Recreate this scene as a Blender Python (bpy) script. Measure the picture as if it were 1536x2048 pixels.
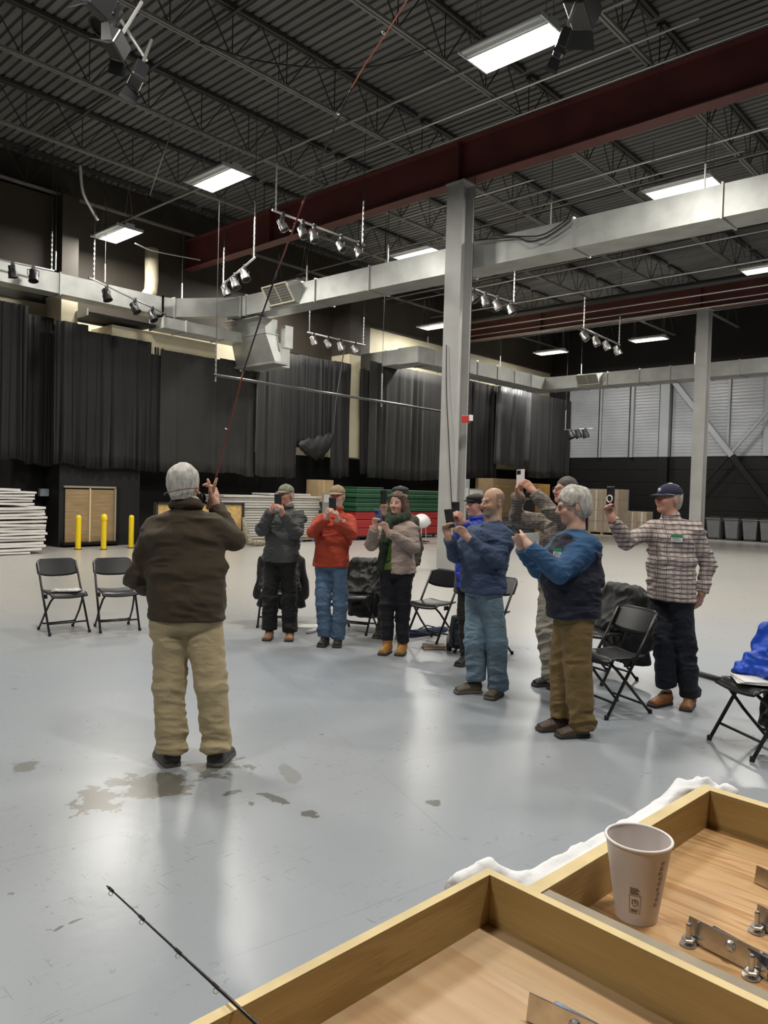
import bpy, bmesh, math, random
import numpy as np
from mathutils import Vector, Matrix

for _o in list(bpy.data.objects): bpy.data.objects.remove(_o)
random.seed(7); rng = np.random.default_rng(7)
scene = bpy.context.scene
COL = scene.collection

# ------------------------------------------------------------------ camera, world, exposure
# hall axes: +X along the roof joists, +Y along the roof beams, Z up; the lens stands over the origin
F_PX = 1515.0; EYE = 1.68
_p, _r, _y = [math.radians(a) for a in (-1.6, 1.57, 42.67)]
CF = np.array([math.cos(_y)*math.cos(_p), math.sin(_y)*math.cos(_p), math.sin(_p)])
CR = np.array([math.sin(_y), -math.cos(_y), 0.0]); CU = np.cross(CR, CF)
CR, CU = math.cos(_r)*CR + math.sin(_r)*CU, -math.sin(_r)*CR + math.cos(_r)*CU
CO = np.array([0, 0, EYE])
cam_d = bpy.data.cameras.new('camera'); cam = bpy.data.objects.new('camera', cam_d); COL.objects.link(cam)
M = Matrix.Identity(4)
for i in range(3):
    M[i][0], M[i][1], M[i][2], M[i][3] = CR[i], CU[i], -CF[i], CO[i]
cam.matrix_world = M
cam_d.sensor_fit = 'VERTICAL'; cam_d.sensor_height = 36.0; cam_d.lens = F_PX*36.0/2048.0
cam_d.clip_start = 0.05; cam_d.clip_end = 200
scene.camera = cam

world = bpy.data.worlds.new('world'); scene.world = world; world.use_nodes = True
world.node_tree.nodes['Background'].inputs[0].default_value = (0.010, 0.010, 0.011, 1)
world.node_tree.nodes['Background'].inputs[1].default_value = 1.0
scene.view_settings.view_transform = 'Standard'; scene.view_settings.look = 'None'
scene.view_settings.gamma = 1.0; scene.view_settings.use_curve_mapping = False
scene.view_settings.exposure = 0.70
LAMP_W = 190.0           # watts of one fluorescent high-bay fixture

# ------------------------------------------------------------------ measuring helpers (photo ray -> real place)
def ray(x, y): return CF + CR*(x-768)/F_PX - CU*(y-1024)/F_PX
def Pz(x, y, z=0.0): d = ray(x, y); return CO + d*(z-EYE)/d[2]
def Px(x, y, X): d = ray(x, y); return CO + d*X/d[0]
def Py(x, y, Y): d = ray(x, y); return CO + d*Y/d[1]
def Pd(x, y, D): return CO + ray(x, y)*D
def A(*v): return np.array(v, float)
def nrm(v): v = np.asarray(v, float); return v/max(np.linalg.norm(v), 1e-9)

# ------------------------------------------------------------------ object helpers
def tag(o, label=None, cat=None, group=None, kind=None):
    if label: o['label'] = label
    if cat: o['category'] = cat
    if group: o['group'] = group
    if kind: o['kind'] = kind
    return o
def thing(name, label, cat, loc=(0, 0, 0), group=None, rotz=0.0):
    o = bpy.data.objects.new(name, None); COL.objects.link(o)
    o.empty_display_size = 0.1; o.location = loc; o.rotation_euler = (0, 0, rotz)
    return tag(o, label, cat, group)
def struct(name, loc=(0, 0, 0)):
    o = bpy.data.objects.new(name, None); COL.objects.link(o); o.location = loc; o['kind'] = 'structure'; return o
def root_loc(p):
    l = np.zeros(3)
    while p is not None: l = l + np.array(p.location); p = p.parent
    return l
def mesh_obj(name, V, Fc, mat, parent=None, smooth=False, local=False, loc=None):
    V = np.asarray(V, float)
    me = bpy.data.meshes.new(name)
    if parent is not None and not local: V = V - root_loc(parent)
    if loc is not None: V = V - np.asarray(loc, float)
    me.from_pydata(V.tolist(), [], [list(map(int, f)) for f in Fc] if not isinstance(Fc, np.ndarray) else Fc.tolist())
    if mat is not None:
        for m in (mat if isinstance(mat, (list, tuple)) else [mat]): me.materials.append(m)
    if smooth: me.polygons.foreach_set('use_smooth', [True]*len(me.polygons))
    me.update()
    o = bpy.data.objects.new(name, me); COL.objects.link(o)
    if loc is not None: o.location = loc
    if parent is not None: o.parent = parent
    return o
def copy_tree(o, parent=None):
    c = o.copy(); COL.objects.link(c); c.parent = parent
    for ch in list(o.children): copy_tree(ch, c)
    return c
def frame(axis, hint=(0, 0, 1)):
    a = nrm(axis); h = np.asarray(hint, float)
    if abs(a @ nrm(h)) > 0.98: h = A(1, 0, 0) if abs(a[0]) < 0.9 else A(0, 1, 0)
    s = nrm(np.cross(a, h)); t = np.cross(s, a); return a, s, t

ORD = ['first', 'second', 'third', 'fourth', 'fifth', 'sixth', 'seventh', 'eighth', 'ninth', 'tenth', 'eleventh', 'twelfth', 'thirteenth', 'fourteenth', 'fifteenth', 'sixteenth', 'seventeenth', 'eighteenth']
class MB:
    def __init__(self): self.v = []; self.f = []
    def add(self, V, Fc):
        b = len(self.v); self.v += [tuple(p) for p in V]; self.f += [tuple(i+b for i in q) for q in Fc]; return self
    def box(self, lo, hi, R=None, c=None):
        lo = A(*lo); hi = A(*hi)
        P = [A(*(hi[i] if (k >> i) & 1 else lo[i] for i in range(3))) for k in range(8)]
        if R is not None: P = [R @ p + (0 if c is None else A(*c)) for p in P]
        elif c is not None: P = [p + A(*c) for p in P]
        return self.add(P, [(0, 2, 3, 1), (4, 5, 7, 6), (0, 1, 5, 4), (2, 6, 7, 3), (0, 4, 6, 2), (1, 3, 7, 5)])
    def cbox(self, c, sz, R=None):
        h = A(*sz)/2; return self.box(-h, h, R, c)
    def bar(self, a, b, w, h, hint=(0, 0, 1)):
        a = A(*a); b = A(*b); ax, s, t = frame(b-a, hint)
        P = [p + s*i*w/2 + t*j*h/2 for p in (a, b) for i, j in ((-1, -1), (1, -1), (1, 1), (-1, 1))]
        return self.add(P, [(0, 1, 2, 3), (7, 6, 5, 4), (0, 4, 5, 1), (1, 5, 6, 2), (2, 6, 7, 3), (3, 7, 4, 0)])
    def tube(self, pts, r, n=8, caps=True, closed=False):
        pts = [A(*p) for p in pts]; m = len(pts); rr = r if hasattr(r, '__len__') else [r]*m
        V = []; prev = None
        for i, p in enumerate(pts):
            if closed: d = pts[(i+1) % m]-pts[i-1]
            else: d = pts[min(i+1, m-1)]-pts[max(i-1, 0)]
            a = nrm(d)
            if prev is None: _, s, t = frame(a)
            else: s = nrm(prev - a*(prev @ a)); t = np.cross(s, a)
            prev = s
            for k in range(n):
                q = 2*math.pi*k/n; V.append(p + (s*math.cos(q)+np.cross(a, s)*math.sin(q))*rr[i])
        Fc = []
        for i in range(m if closed else m-1):
            for k in range(n):
                j = (i+1) % m
                Fc.append((i*n+k, i*n+(k+1) % n, j*n+(k+1) % n, j*n+k))
        if caps and not closed: Fc += [tuple(reversed(range(n))), tuple(range((m-1)*n, m*n))]
        return self.add(V, Fc)
    def lathe(self, prof, n=20, o=(0, 0, 0), axis=(0, 0, 1), close=False):
        o = A(*o); a, s, t = frame(axis, (0, 1, 0)); V = []; m = len(prof)
        for r, z in prof:
            for k in range(n):
                q = 2*math.pi*k/n; V.append(o + a*z + (s*math.cos(q)+np.cross(a, s)*math.sin(q))*r)
        Fc = [(i*n+k, i*n+(k+1) % n, (i+1)*n+(k+1) % n, (i+1)*n+k) for i in range(m-1) for k in range(n)]
        if prof[0][0] > 1e-4: Fc.append(tuple(reversed(range(n))))
        if prof[-1][0] > 1e-4: Fc.append(tuple(range((m-1)*n, m*n)))
        return self.add(V, Fc)
    def ell(self, c, rx, ry, rz, R=None, nu=12, nv=8):
        c = A(*c); V = []
        for j in range(nv+1):
            th = math.pi*j/nv
            for i in range(nu):
                q = 2*math.pi*i/nu
                p = A(rx*math.sin(th)*math.cos(q), ry*math.sin(th)*math.sin(q), rz*math.cos(th))
                V.append(c + (R @ p if R is not None else p))
        Fc = [(j*nu+i, (j+1)*nu+i, (j+1)*nu+(i+1) % nu, j*nu+(i+1) % nu) for j in range(nv) for i in range(nu)]
        return self.add(V, Fc)
    def prism(self, poly, lo, hi, ax=2, R=None, c=None):
        n = len(poly); V = []
        for h in (lo, hi):
            for p in poly:
                q = [0, 0, 0]; k = [i for i in range(3) if i != ax]; q[k[0]] = p[0]; q[k[1]] = p[1]; q[ax] = h
                q = A(*q)
                if R is not None: q = R @ q
                if c is not None: q = q + A(*c)
                V.append(q)
        return self.add(V, [tuple(reversed(range(n))), tuple(range(n, 2*n))] + [(i, (i+1) % n, n+(i+1) % n, n+i) for i in range(n)])
    def build(self, name, mat, parent=None, smooth=False, bevel=0, local=False, loc=None, auto=None):
        o = mesh_obj(name, self.v, self.f, mat, parent, smooth, local, loc)
        if bevel:
            m = o.modifiers.new('bevel', 'BEVEL'); m.width = bevel; m.segments = 2; m.limit_method = 'ANGLE'
        if auto:
            bm = bmesh.new(); bm.from_mesh(o.data)
            bmesh.ops.remove_doubles(bm, verts=bm.verts, dist=1e-5); bmesh.ops.recalc_face_normals(bm, faces=bm.faces)
            for f in bm.faces: f.smooth = True
            for e in bm.edges:
                if len(e.link_faces) == 2 and e.calc_face_angle(0) > math.radians(auto): e.smooth = False
            bm.to_mesh(o.data); bm.free()
        return o
def Rz(a): c, s = math.cos(a), math.sin(a); return np.array([[c, -s, 0], [s, c, 0], [0, 0, 1.0]])
def Rax(ax, a):
    ax = nrm(ax); K = np.array([[0, -ax[2], ax[1]], [ax[2], 0, -ax[0]], [-ax[1], ax[0], 0]])
    return np.eye(3)+math.sin(a)*K+(1-math.cos(a))*K@K

# ------------------------------------------------------------------ materials
def mat(name, col, rough=0.6, metal=0.0, var=0.0, vscale=6.0, bump=0.0, bscale=40.0, spec=0.5, emit=0.0, stretch=None, trans=0.0, sheen=0.0, var2=None, alpha=1.0):
    m = bpy.data.materials.new(name); m.use_nodes = True
    nt = m.node_tree; b = nt.nodes['Principled BSDF']
    b.inputs['Base Color'].default_value = (*col, 1); b.inputs['Roughness'].default_value = rough
    b.inputs['Metallic'].default_value = metal; b.inputs['Specular IOR Level'].default_value = spec
    if trans: b.inputs['Transmission Weight'].default_value = trans
    if alpha < 1: b.inputs['Alpha'].default_value = alpha
    if sheen: b.inputs['Sheen Weight'].default_value = sheen; b.inputs['Sheen Roughness'].default_value = 0.4
    if emit:
        b.inputs['Emission Color'].default_value = (*col, 1); b.inputs['Emission Strength'].default_value = emit
    if var or bump:
        tc = nt.nodes.new('ShaderNodeTexCoord'); mp = nt.nodes.new('ShaderNodeMapping')
        nt.links.new(tc.outputs['Object'], mp.inputs['Vector'])
        if stretch: mp.inputs['Scale'].default_value = stretch
    if var:
        n = nt.nodes.new('ShaderNodeTexNoise'); n.inputs['Scale'].default_value = vscale; n.inputs['Detail'].default_value = 5
        nt.links.new(mp.outputs[0], n.inputs['Vector'])
        r = nt.nodes.new('ShaderNodeValToRGB')
        c2 = var2 if var2 else tuple(max(0, c*(1-var)) for c in col); c1 = col if var2 else tuple(min(1, c*(1+var)) for c in col)
        r.color_ramp.elements[0].position = 0.32; r.color_ramp.elements[1].position = 0.68
        r.color_ramp.elements[0].color = (*c2, 1); r.color_ramp.elements[1].color = (*c1, 1)
        nt.links.new(n.outputs['Fac'], r.inputs['Fac']); nt.links.new(r.outputs['Color'], b.inputs['Base Color'])
    if bump:
        n2 = nt.nodes.new('ShaderNodeTexNoise'); n2.inputs['Scale'].default_value = bscale; n2.inputs['Detail'].default_value = 4
        nt.links.new(mp.outputs[0], n2.inputs['Vector'])
        bp = nt.nodes.new('ShaderNodeBump'); bp.inputs['Strength'].default_value = bump; bp.inputs['Distance'].default_value = 0.02
        nt.links.new(n2.outputs['Fac'], bp.inputs['Height']); nt.links.new(bp.outputs['Normal'], b.inputs['Normal'])
    return m
class NT:
    """tiny node-graph writer"""
    def __init__(s, m): s.nt = m.node_tree; s.b = s.nt.nodes['Principled BSDF']
    def n(s, t, **kw):
        x = s.nt.nodes.new(t)
        for k, v in kw.items():
            if k in ('operation', 'blend_type', 'data_type', 'wave_type', 'bands_direction', 'wave_profile', 'noise_dimensions', 'feature', 'distance'): setattr(x, k, v)
            else: x.inputs[k.replace('_', ' ')].default_value = v
        return x
    def l(s, a, b): s.nt.links.new(a, b)
    def math(s, op, a, b=None, c=None):
        x = s.nt.nodes.new('ShaderNodeMath'); x.operation = op
        for i, q in enumerate((a, b, c)):
            if q is None: continue
            if isinstance(q, (int, float)): x.inputs[i].default_value = q
            else: s.l(q, x.inputs[i])
        return x.outputs[0]
    def mix(s, fac, a, b, blend='MIX'):
        x = s.nt.nodes.new('ShaderNodeMix'); x.data_type = 'RGBA'; x.blend_type = blend
        for sock, q in ((x.inputs[0], fac), (x.inputs[6], a), (x.inputs[7], b)):
            if isinstance(q, (int, float)): sock.default_value = q
            elif isinstance(q, tuple): sock.default_value = (*q, 1)
            else: s.l(q, sock)
        return x.outputs[2]
    def ramp(s, fac, stops):
        x = s.nt.nodes.new('ShaderNodeValToRGB'); e = x.color_ramp.elements
        while len(e) < len(stops): e.new(0.5)
        for k, (p, c) in enumerate(stops):
            e[k].position = p; e[k].color = (*c, 1) if isinstance(c, tuple) else (c, c, c, 1)
        s.l(fac, x.inputs[0]); return x.outputs[0]
# ------------------------------------------------------------------ the hall: floor, walls, roof
XW, YW = 34.3, 20.3            # right wall, left (curtain) wall
X0, Y0 = -9.0, -12.0           # walls behind the photographer

def floor_mat():
    m = mat('floor_epoxy', (0.4, 0.42, 0.44), rough=0.3); g = NT(m); bsdf = g.b
    tc = g.n('ShaderNodeTexCoord'); P = tc.outputs['Object']
    def noise(scale, detail=4, stretch=None, rot=0.0, rough=0.55):
        v = P
        if stretch:
            mp = g.n('ShaderNodeMapping'); g.l(P, mp.inputs[0]); mp.inputs['Scale'].default_value = stretch; mp.inputs['Rotation'].default_value = (0, 0, rot); v = mp.outputs[0]
        n = g.n('ShaderNodeTexNoise', Scale=scale, Detail=detail, Roughness=rough); g.l(v, n.inputs['Vector']); return n.outputs['Fac']
    big = noise(0.28, 3); med = noise(1.7, 5); fine = noise(14, 6)
    col = g.mix(g.ramp(big, [(0.35, 0.0), (0.65, 1.0)]), (0.285, 0.315, 0.35), (0.315, 0.335, 0.355))
    col = g.mix(g.math('MULTIPLY', g.ramp(med, [(0.35, 0.0), (0.75, 1.0)]), 0.22), col, (0.25, 0.265, 0.275))
    # warm light and grazing reflection deeper in the hall, put into the colour
    sx = g.n('ShaderNodeSeparateXYZ'); g.l(P, sx.inputs[0])
    far = g.math('ADD', sx.outputs[0], sx.outputs[1]); 
    ff = g.math('ADD', g.math('MULTIPLY', g.math('SUBTRACT', far, 10.5), 0.16), g.math('MULTIPLY', g.math('SUBTRACT', big, 0.5), 1.2))
    ffc = g.n('ShaderNodeClamp'); g.l(ff, ffc.inputs[0])
    col = g.mix(g.math('MULTIPLY', ffc.outputs[0], 0.85), col, (0.38, 0.365, 0.33))
    # scuffs: long thin streaks in two directions
    s1 = g.ramp(noise(7.0, 7, (1, 12, 1), 0.9, 0.66), [(0.61, 0.0), (0.645, 1.0)])
    s2 = g.ramp(noise(6.0, 7, (14, 1, 1), 0.35, 0.66), [(0.62, 0.0), (0.655, 1.0)])
    brk = g.ramp(noise(1.6, 3), [(0.51, 0.0), (0.60, 1.0)])
    sc = g.math('MULTIPLY', g.math('MAXIMUM', s1, s2), brk)
    col = g.mix(g.math('MULTIPLY', sc, 0.7), col, (0.12, 0.12, 0.115))
    chips = g.math('MULTIPLY', g.ramp(noise(16, 5, None, 0, 0.65), [(0.64, 0.0), (0.665, 1.0)]), g.ramp(noise(1.1, 2), [(0.50, 0.0), (0.60, 1.0)]))
    col = g.mix(g.math('MULTIPLY', chips, 0.8), col, (0.13, 0.13, 0.12))
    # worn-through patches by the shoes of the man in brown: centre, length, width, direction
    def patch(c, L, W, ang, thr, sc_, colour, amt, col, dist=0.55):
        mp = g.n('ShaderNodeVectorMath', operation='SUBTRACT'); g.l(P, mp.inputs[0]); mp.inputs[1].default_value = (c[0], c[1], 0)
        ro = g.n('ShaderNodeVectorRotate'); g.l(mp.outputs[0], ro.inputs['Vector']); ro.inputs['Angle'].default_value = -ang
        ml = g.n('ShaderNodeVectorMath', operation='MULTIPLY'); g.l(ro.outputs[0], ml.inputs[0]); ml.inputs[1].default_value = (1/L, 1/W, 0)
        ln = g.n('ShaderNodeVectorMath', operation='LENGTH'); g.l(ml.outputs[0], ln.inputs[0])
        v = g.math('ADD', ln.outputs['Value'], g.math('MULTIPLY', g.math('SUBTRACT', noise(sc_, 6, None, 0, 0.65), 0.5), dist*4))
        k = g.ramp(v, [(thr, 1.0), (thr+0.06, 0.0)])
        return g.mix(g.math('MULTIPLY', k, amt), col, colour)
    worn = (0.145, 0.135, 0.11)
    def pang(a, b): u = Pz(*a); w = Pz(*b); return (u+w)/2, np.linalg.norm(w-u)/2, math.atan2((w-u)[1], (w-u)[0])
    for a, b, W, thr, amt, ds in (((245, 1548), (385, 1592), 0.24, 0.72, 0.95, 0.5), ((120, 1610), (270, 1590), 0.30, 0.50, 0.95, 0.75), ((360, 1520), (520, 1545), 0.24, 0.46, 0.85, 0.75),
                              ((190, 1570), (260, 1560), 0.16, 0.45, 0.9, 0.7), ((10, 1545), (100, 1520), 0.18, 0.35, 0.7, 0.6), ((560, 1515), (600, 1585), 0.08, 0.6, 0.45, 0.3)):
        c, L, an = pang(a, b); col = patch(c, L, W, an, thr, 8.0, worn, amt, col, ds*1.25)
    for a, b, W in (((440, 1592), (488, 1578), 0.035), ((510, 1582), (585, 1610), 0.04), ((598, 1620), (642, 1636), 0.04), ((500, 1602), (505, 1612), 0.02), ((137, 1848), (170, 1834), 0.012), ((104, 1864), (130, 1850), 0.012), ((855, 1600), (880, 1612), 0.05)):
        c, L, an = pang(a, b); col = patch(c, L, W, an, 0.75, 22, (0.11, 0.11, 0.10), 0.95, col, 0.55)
    # hairline joints in the slab
    def line(a, b, col, w=0.004, amt=0.55):
        u = Pz(*a); v = Pz(*b); d = nrm((v-u)); n_ = A(-d[1], d[0], 0); c0 = float(n_ @ u)
        dp = g.n('ShaderNodeVectorMath', operation='DOT_PRODUCT'); g.l(P, dp.inputs[0]); dp.inputs[1].default_value = tuple(n_)
        q = g.math('ABSOLUTE', g.math('SUBTRACT', g.math('ADD', dp.outputs['Value'], g.math('MULTIPLY', g.math('SUBTRACT', med, 0.5), 0.02)), c0))
        k = g.ramp(q, [(0.0, 1.0), (w, 0.0)])
        return g.mix(g.math('MULTIPLY', g.math('MULTIPLY', k, amt), g.ramp(noise(3.1, 4), [(0.38, 0.0), (0.55, 1.0)])), col, (0.12, 0.12, 0.115))
    col = line((0, 1725), (480, 1604), col); col = line((690, 1480), (940, 1710), col, amt=0.45); col = line((150, 2030), (340, 1960), col, 0.006, 0.22)
    g.l(col, bsdf.inputs['Base Color'])
    ro_ = g.math('ADD', g.math('MULTIPLY', med, 0.03), g.math('ADD', g.math('MULTIPLY', sc, 0.02), g.math('MULTIPLY', fine, 0.02)))
    g.l(g.math('ADD', ro_, 0.255), bsdf.inputs['Roughness'])
    bp = g.n('ShaderNodeBump', Strength=0.14, Distance=0.02)
    g.l(g.math('ADD', med, g.math('MULTIPLY', fine, 0.25)), bp.inputs['Height']); g.l(bp.outputs[0], bsdf.inputs['Normal'])
    bsdf.inputs['Specular IOR Level'].default_value = 0.5
    return m
fl = MB().box((X0, Y0, -0.2), (XW, YW, 0.0)).build('floor', floor_mat()); tag(fl, kind='structure')

m_black = mat('black_wall_paint', (0.005, 0.005, 0.0055), spec=0.25, rough=0.6, bump=0.08, bscale=12)
m_cream = mat('cream_wall_paint', (0.50, 0.45, 0.32), rough=0.6, var=0.10, vscale=1.2)
m_dkgrey = mat('charcoal_wall', (0.011, 0.011, 0.0115), spec=0.3, rough=0.6, var=0.15, vscale=2)
m_deck = mat('roof_deck_steel', (0.118, 0.118, 0.115), rough=0.55, metal=0.0, var=0.22, vscale=1.1, stretch=(3, 0.25, 1))
m_joist = mat('joist_steel', (0.17, 0.17, 0.155), rough=0.5, var=0.15, vscale=3)
m_joistd = mat('joist_dark_steel', (0.035, 0.035, 0.034), rough=0.6)
m_beam = mat('red_oxide_primer', (0.105, 0.027, 0.024), rough=0.55, var=0.22, vscale=1.5)
m_galv = mat('galvanised_steel', (0.36, 0.37, 0.355), rough=0.42, metal=0.55, var=0.14, vscale=2.2, bump=0.03, bscale=3)
m_galvw = mat('dull_galvanised', (0.44, 0.45, 0.43), rough=0.5, metal=0.35, var=0.12, vscale=2.0)
m_col = mat('column_grey_paint', (0.34, 0.34, 0.33), rough=0.45, var=0.10, vscale=1.5)
m_pipe = mat('bright_conduit', (0.62, 0.62, 0.60), rough=0.35, metal=0.6)
m_iron = mat('black_iron_pipe', (0.035, 0.035, 0.036), rough=0.45)
m_wallg = mat('grey_insulated_panel', (0.27, 0.285, 0.31), rough=0.38, var=0.10, vscale=1.0)
m_wallg2 = mat('grey_steel_post', (0.27, 0.285, 0.305), rough=0.42)

# left wall: cream block above, black paint to 2.85 m
wl = MB().box((X0, YW, 2.85), (XW, YW+0.25, 10.1)).build('wall_left', m_cream)
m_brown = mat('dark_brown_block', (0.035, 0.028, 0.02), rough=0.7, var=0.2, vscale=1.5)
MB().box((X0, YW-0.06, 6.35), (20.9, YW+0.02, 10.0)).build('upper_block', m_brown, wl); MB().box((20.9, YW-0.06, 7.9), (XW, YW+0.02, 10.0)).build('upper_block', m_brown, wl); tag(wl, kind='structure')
MB().box((X0, YW-0.02, 0), (XW, YW+0.25, 2.85)).build('painted_base', m_black, wl)
for xa, xb, zb in ((8.62, 9.05, 5.74), (18.93, 19.50, 2.84)):       # cream pilasters
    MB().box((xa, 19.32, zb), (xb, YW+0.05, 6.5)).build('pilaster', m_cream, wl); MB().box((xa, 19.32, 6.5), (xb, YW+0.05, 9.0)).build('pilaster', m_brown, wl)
MB().box((9.9, 19.14, 5.3), (13.2, YW+0.02, 5.9)).build('lintel', m_cream, wl)
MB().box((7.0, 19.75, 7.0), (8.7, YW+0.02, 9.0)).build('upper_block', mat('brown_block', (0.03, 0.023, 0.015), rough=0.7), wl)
# charcoal closet in front of it with the loading door
xl, xr = Py(118, 1000, 19.3)[0], Py(279, 1000, 19.3)[0]
cl = MB().box((xl, 19.3, 0), (xr, YW+0.02, 3.0)).build('wall_closet', m_dkgrey); tag(cl, kind='structure')
# right wall
wr = MB().box((XW, Y0, 0), (XW+0.2, YW, 10.1)).build('wall_right', m_dkgrey); tag(wr, kind='structure')
zc = 3.58
for i in range(6):      # black siding courses
    MB().box((XW-0.06, Y0, i*0.6+0.006), (XW+0.01, 19.35, i*0.6+0.594)).build('siding_board', m_black, wr, bevel=0.01)
seams = [1137, 1198, 1259, 1319, 1343, 1400, 1456, 1530]
ys = [Px(s, 840, XW-0.1)[1] for s in seams]; ys += [ys[-1]-1.55*(k+1) for k in range(8)]
mpan = m_wallg; gp = NT(mpan)
_tc = gp.n('ShaderNodeTexCoord'); _w = gp.n('ShaderNodeTexWave', Scale=2.2, Distortion=1.6, Detail=2.0, bands_direction='Z', wave_type='BANDS'); gp.l(_tc.outputs['Object'], _w.inputs[0])
_bp = gp.n('ShaderNodeBump', Strength=0.22, Distance=0.03); gp.l(_w.outputs['Fac'], _bp.inputs['Height']); gp.l(_bp.outputs[0], gp.b.inputs['Normal'])
for a, b in zip(ys[:-1], ys[1:]):
    MB().box((XW-0.10, b+0.03, zc), (XW+0.01, a-0.03, 7.2)).build('wall_panel', mpan, wr, bevel=0.015)
for s, w in ((1329, 0.42), (1262, 0.13), (1199, 0.10), (1455, 0.10), (1533, 0.25)):
    y = Px(s, 840, XW-0.3)[1]
    MB().box((XW-0.34 if w > 0.3 else XW-0.2, y-w/2, zc), (XW-0.08, y+w/2, 7.2)).build('wall_post', m_wallg2, wr)
    if w > 0.3: MB().box((XW-0.34, y-w/2, 0), (XW-0.05, y+w/2, zc)).build('wall_post', m_black, wr)
# walls behind the photographer
tag(MB().box((X0-0.2, Y0, 0), (X0, YW, 10.1)).build('wall_back', m_dkgrey), kind='structure')
tag(MB().box((X0, Y0-0.2, 0), (XW, Y0, 10.1)).build('wall_near', m_dkgrey), kind='structure')

# cross bracing of the right wall
bx = XW-0.45
def brace(a, b, r):
    p, q = Px(*a, bx), Px(*b, bx)
    s = struct('trim_1', (p+q)/2)
    t = (zc-p[2])/(q[2]-p[2]); mid = p+(q-p)*t
    MB().bar(p, mid, r, r).build('brace_bar', m_wallg2, s); MB().bar(mid, q, r, r).build('brace_bar', m_black, s)
brace((1340, 752), (1560, 1034), 0.22); brace((1560, 795), (1400, 977), 0.09)

# roof: corrugated deck
ZD = 10.02; pitch = 0.19
V = []; Fc = []; x = X0; prof = []
while x < XW:
    prof += [(x, ZD), (x+0.118, ZD), (x+0.136, ZD+0.055), (x+0.172, ZD+0.055)]; x += pitch
prof.append((XW, ZD))
for (px_, pz_) in prof: V += [(px_, Y0, pz_), (px_, YW, pz_)]
Fc = [(2*i, 2*i+1, 2*i+3, 2*i+2) for i in range(len(prof)-1)]
ceil = mesh_obj('ceiling', V, Fc, m_deck); tag(ceil, kind='structure')
MB().box((X0, Y0, ZD+0.08), (XW, YW, ZD+0.2)).build('roof_board', m_dkgrey, ceil)

# open-web joists: one per bay and line
ZB, ZT = 9.08, 9.93
jy = [-5.3, -2.55, 0.2, 2.98, 5.75, 8.40, 11.16, 13.93, 16.77, 19.75]
bays = [(X0+0.1, -0.95), (-0.65, 12.78), (13.02, 26.45), (26.75, XW-0.1)]
def make_joist(L):
    j = bpy.data.objects.new('roof_joist', None); COL.objects.link(j); j.parent = ceil
    tc_ = MB(); bc = MB(); wb = MB()
    for s in (-1, 1):
        tc_.box((0, s*0.012, ZT), (L, s*0.075, ZT+0.07)); bc.box((0.0, s*0.012, ZB), (L, s*0.055, ZB+0.05))
    n = int(round(L/0.62)); st = L/n; pts = []
    for i in range(n+1): pts.append((i*st, 0, ZB+0.03 if i % 2 == 0 else ZT+0.03))
    for a, b in zip(pts[:-1], pts[1:]): wb.bar(a, b, 0.018, 0.018)
    for i in range(0, n, 2): wb.bar((i*st, 0, ZB+0.03), (i*st, 0, ZT+0.03), 0.015, 0.015, (0, 1, 0))
    for nm, b_, m_ in (('top_chord', tc_, m_joistd), ('bottom_chord', bc, m_joist), ('web', wb, m_joistd)):
        o = b_.build(nm, m_, None); o.parent = j
    return j
protos = {}
for xa, xb in bays:
    for y in jy:
        L = round(xb-xa, 2)
        if L not in protos: j = protos[L] = make_joist(L)
        else: j = copy_tree(protos[L], ceil)
        j.location = (xa, y, 0)
# bridging angles across the joists
for xx, zz, m_ in ((7.85, 9.86, m_joistd), (4.0, 9.86, m_joistd), (10.7, ZB-0.02, m_joist), (2.2, ZB-0.02, m_joist), (17.2, ZB-0.02, m_joist), (21.5, ZB-0.02, m_joist), (19.2, 9.86, m_joistd), (24.0, 9.86, m_joistd), (30.4, ZB-0.02, m_joist)):
    MB().box((xx-0.03, Y0, zz-0.03), (xx+0.03, YW-0.05, zz)).build('bridging', m_, ceil)

# primary roof beams (red oxide) and the steel columns
for k, xb in enumerate((-0.8, 12.9, 26.6)):
    s = struct('trim_%d' % (k+2), (xb, 4.0, 8.2))
    MB().box((xb-0.16, Y0, 8.20), (xb+0.16, YW-0.01, 8.225)).build('bottom_flange', m_beam, s)
    MB().box((xb-0.16, Y0, 9.045), (xb+0.16, YW-0.01, 9.07)).build('top_flange', m_beam, s)
    MB().box((xb-0.012, Y0, 8.225), (xb+0.012, YW-0.01, 9.045)).build('web', m_beam, s)
    for y in (9.92, 16.2, 3.2):
        MB().box((xb-0.15, y-0.02, 8.225), (xb+0.15, y+0.02, 9.045)).build('stiffener', m_beam, s)
def column(x, y, h, W=0.40, Dp=0.38):
    s = struct('trim_5', (x, y, 0))
    MB().box((x-Dp/2, y-W/2, 0), (x-Dp/2+0.03, y+W/2, h)).build('flange', m_col, s)
    MB().box((x+Dp/2-0.03, y-W/2, 0), (x+Dp/2, y+W/2, h)).build('flange', m_col, s)
    MB().box((x-Dp/2+0.03, y-0.02, 0), (x+Dp/2-0.03, y+0.02, h)).build('web', m_col, s)
    MB().box((x-Dp/2+0.03, y-W/2+0.045, 0), (x-Dp/2+0.16, y-0.02, h-0.35)).build('cover_plate', m_col, s)
    MB().box((x-0.26, y-0.26, 0), (x+0.26, y+0.26, 0.03)).build('base_plate', m_col, s)
    MB().box((x-0.22, y-0.24, h-0.03), (x+0.22, y+0.24, h)).build('cap_plate', m_col, s)
    return s
column(12.9, 9.93, 8.2, 0.42, 0.40); column(26.6, 9.8, 8.2, 0.40, 0.36)

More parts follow.
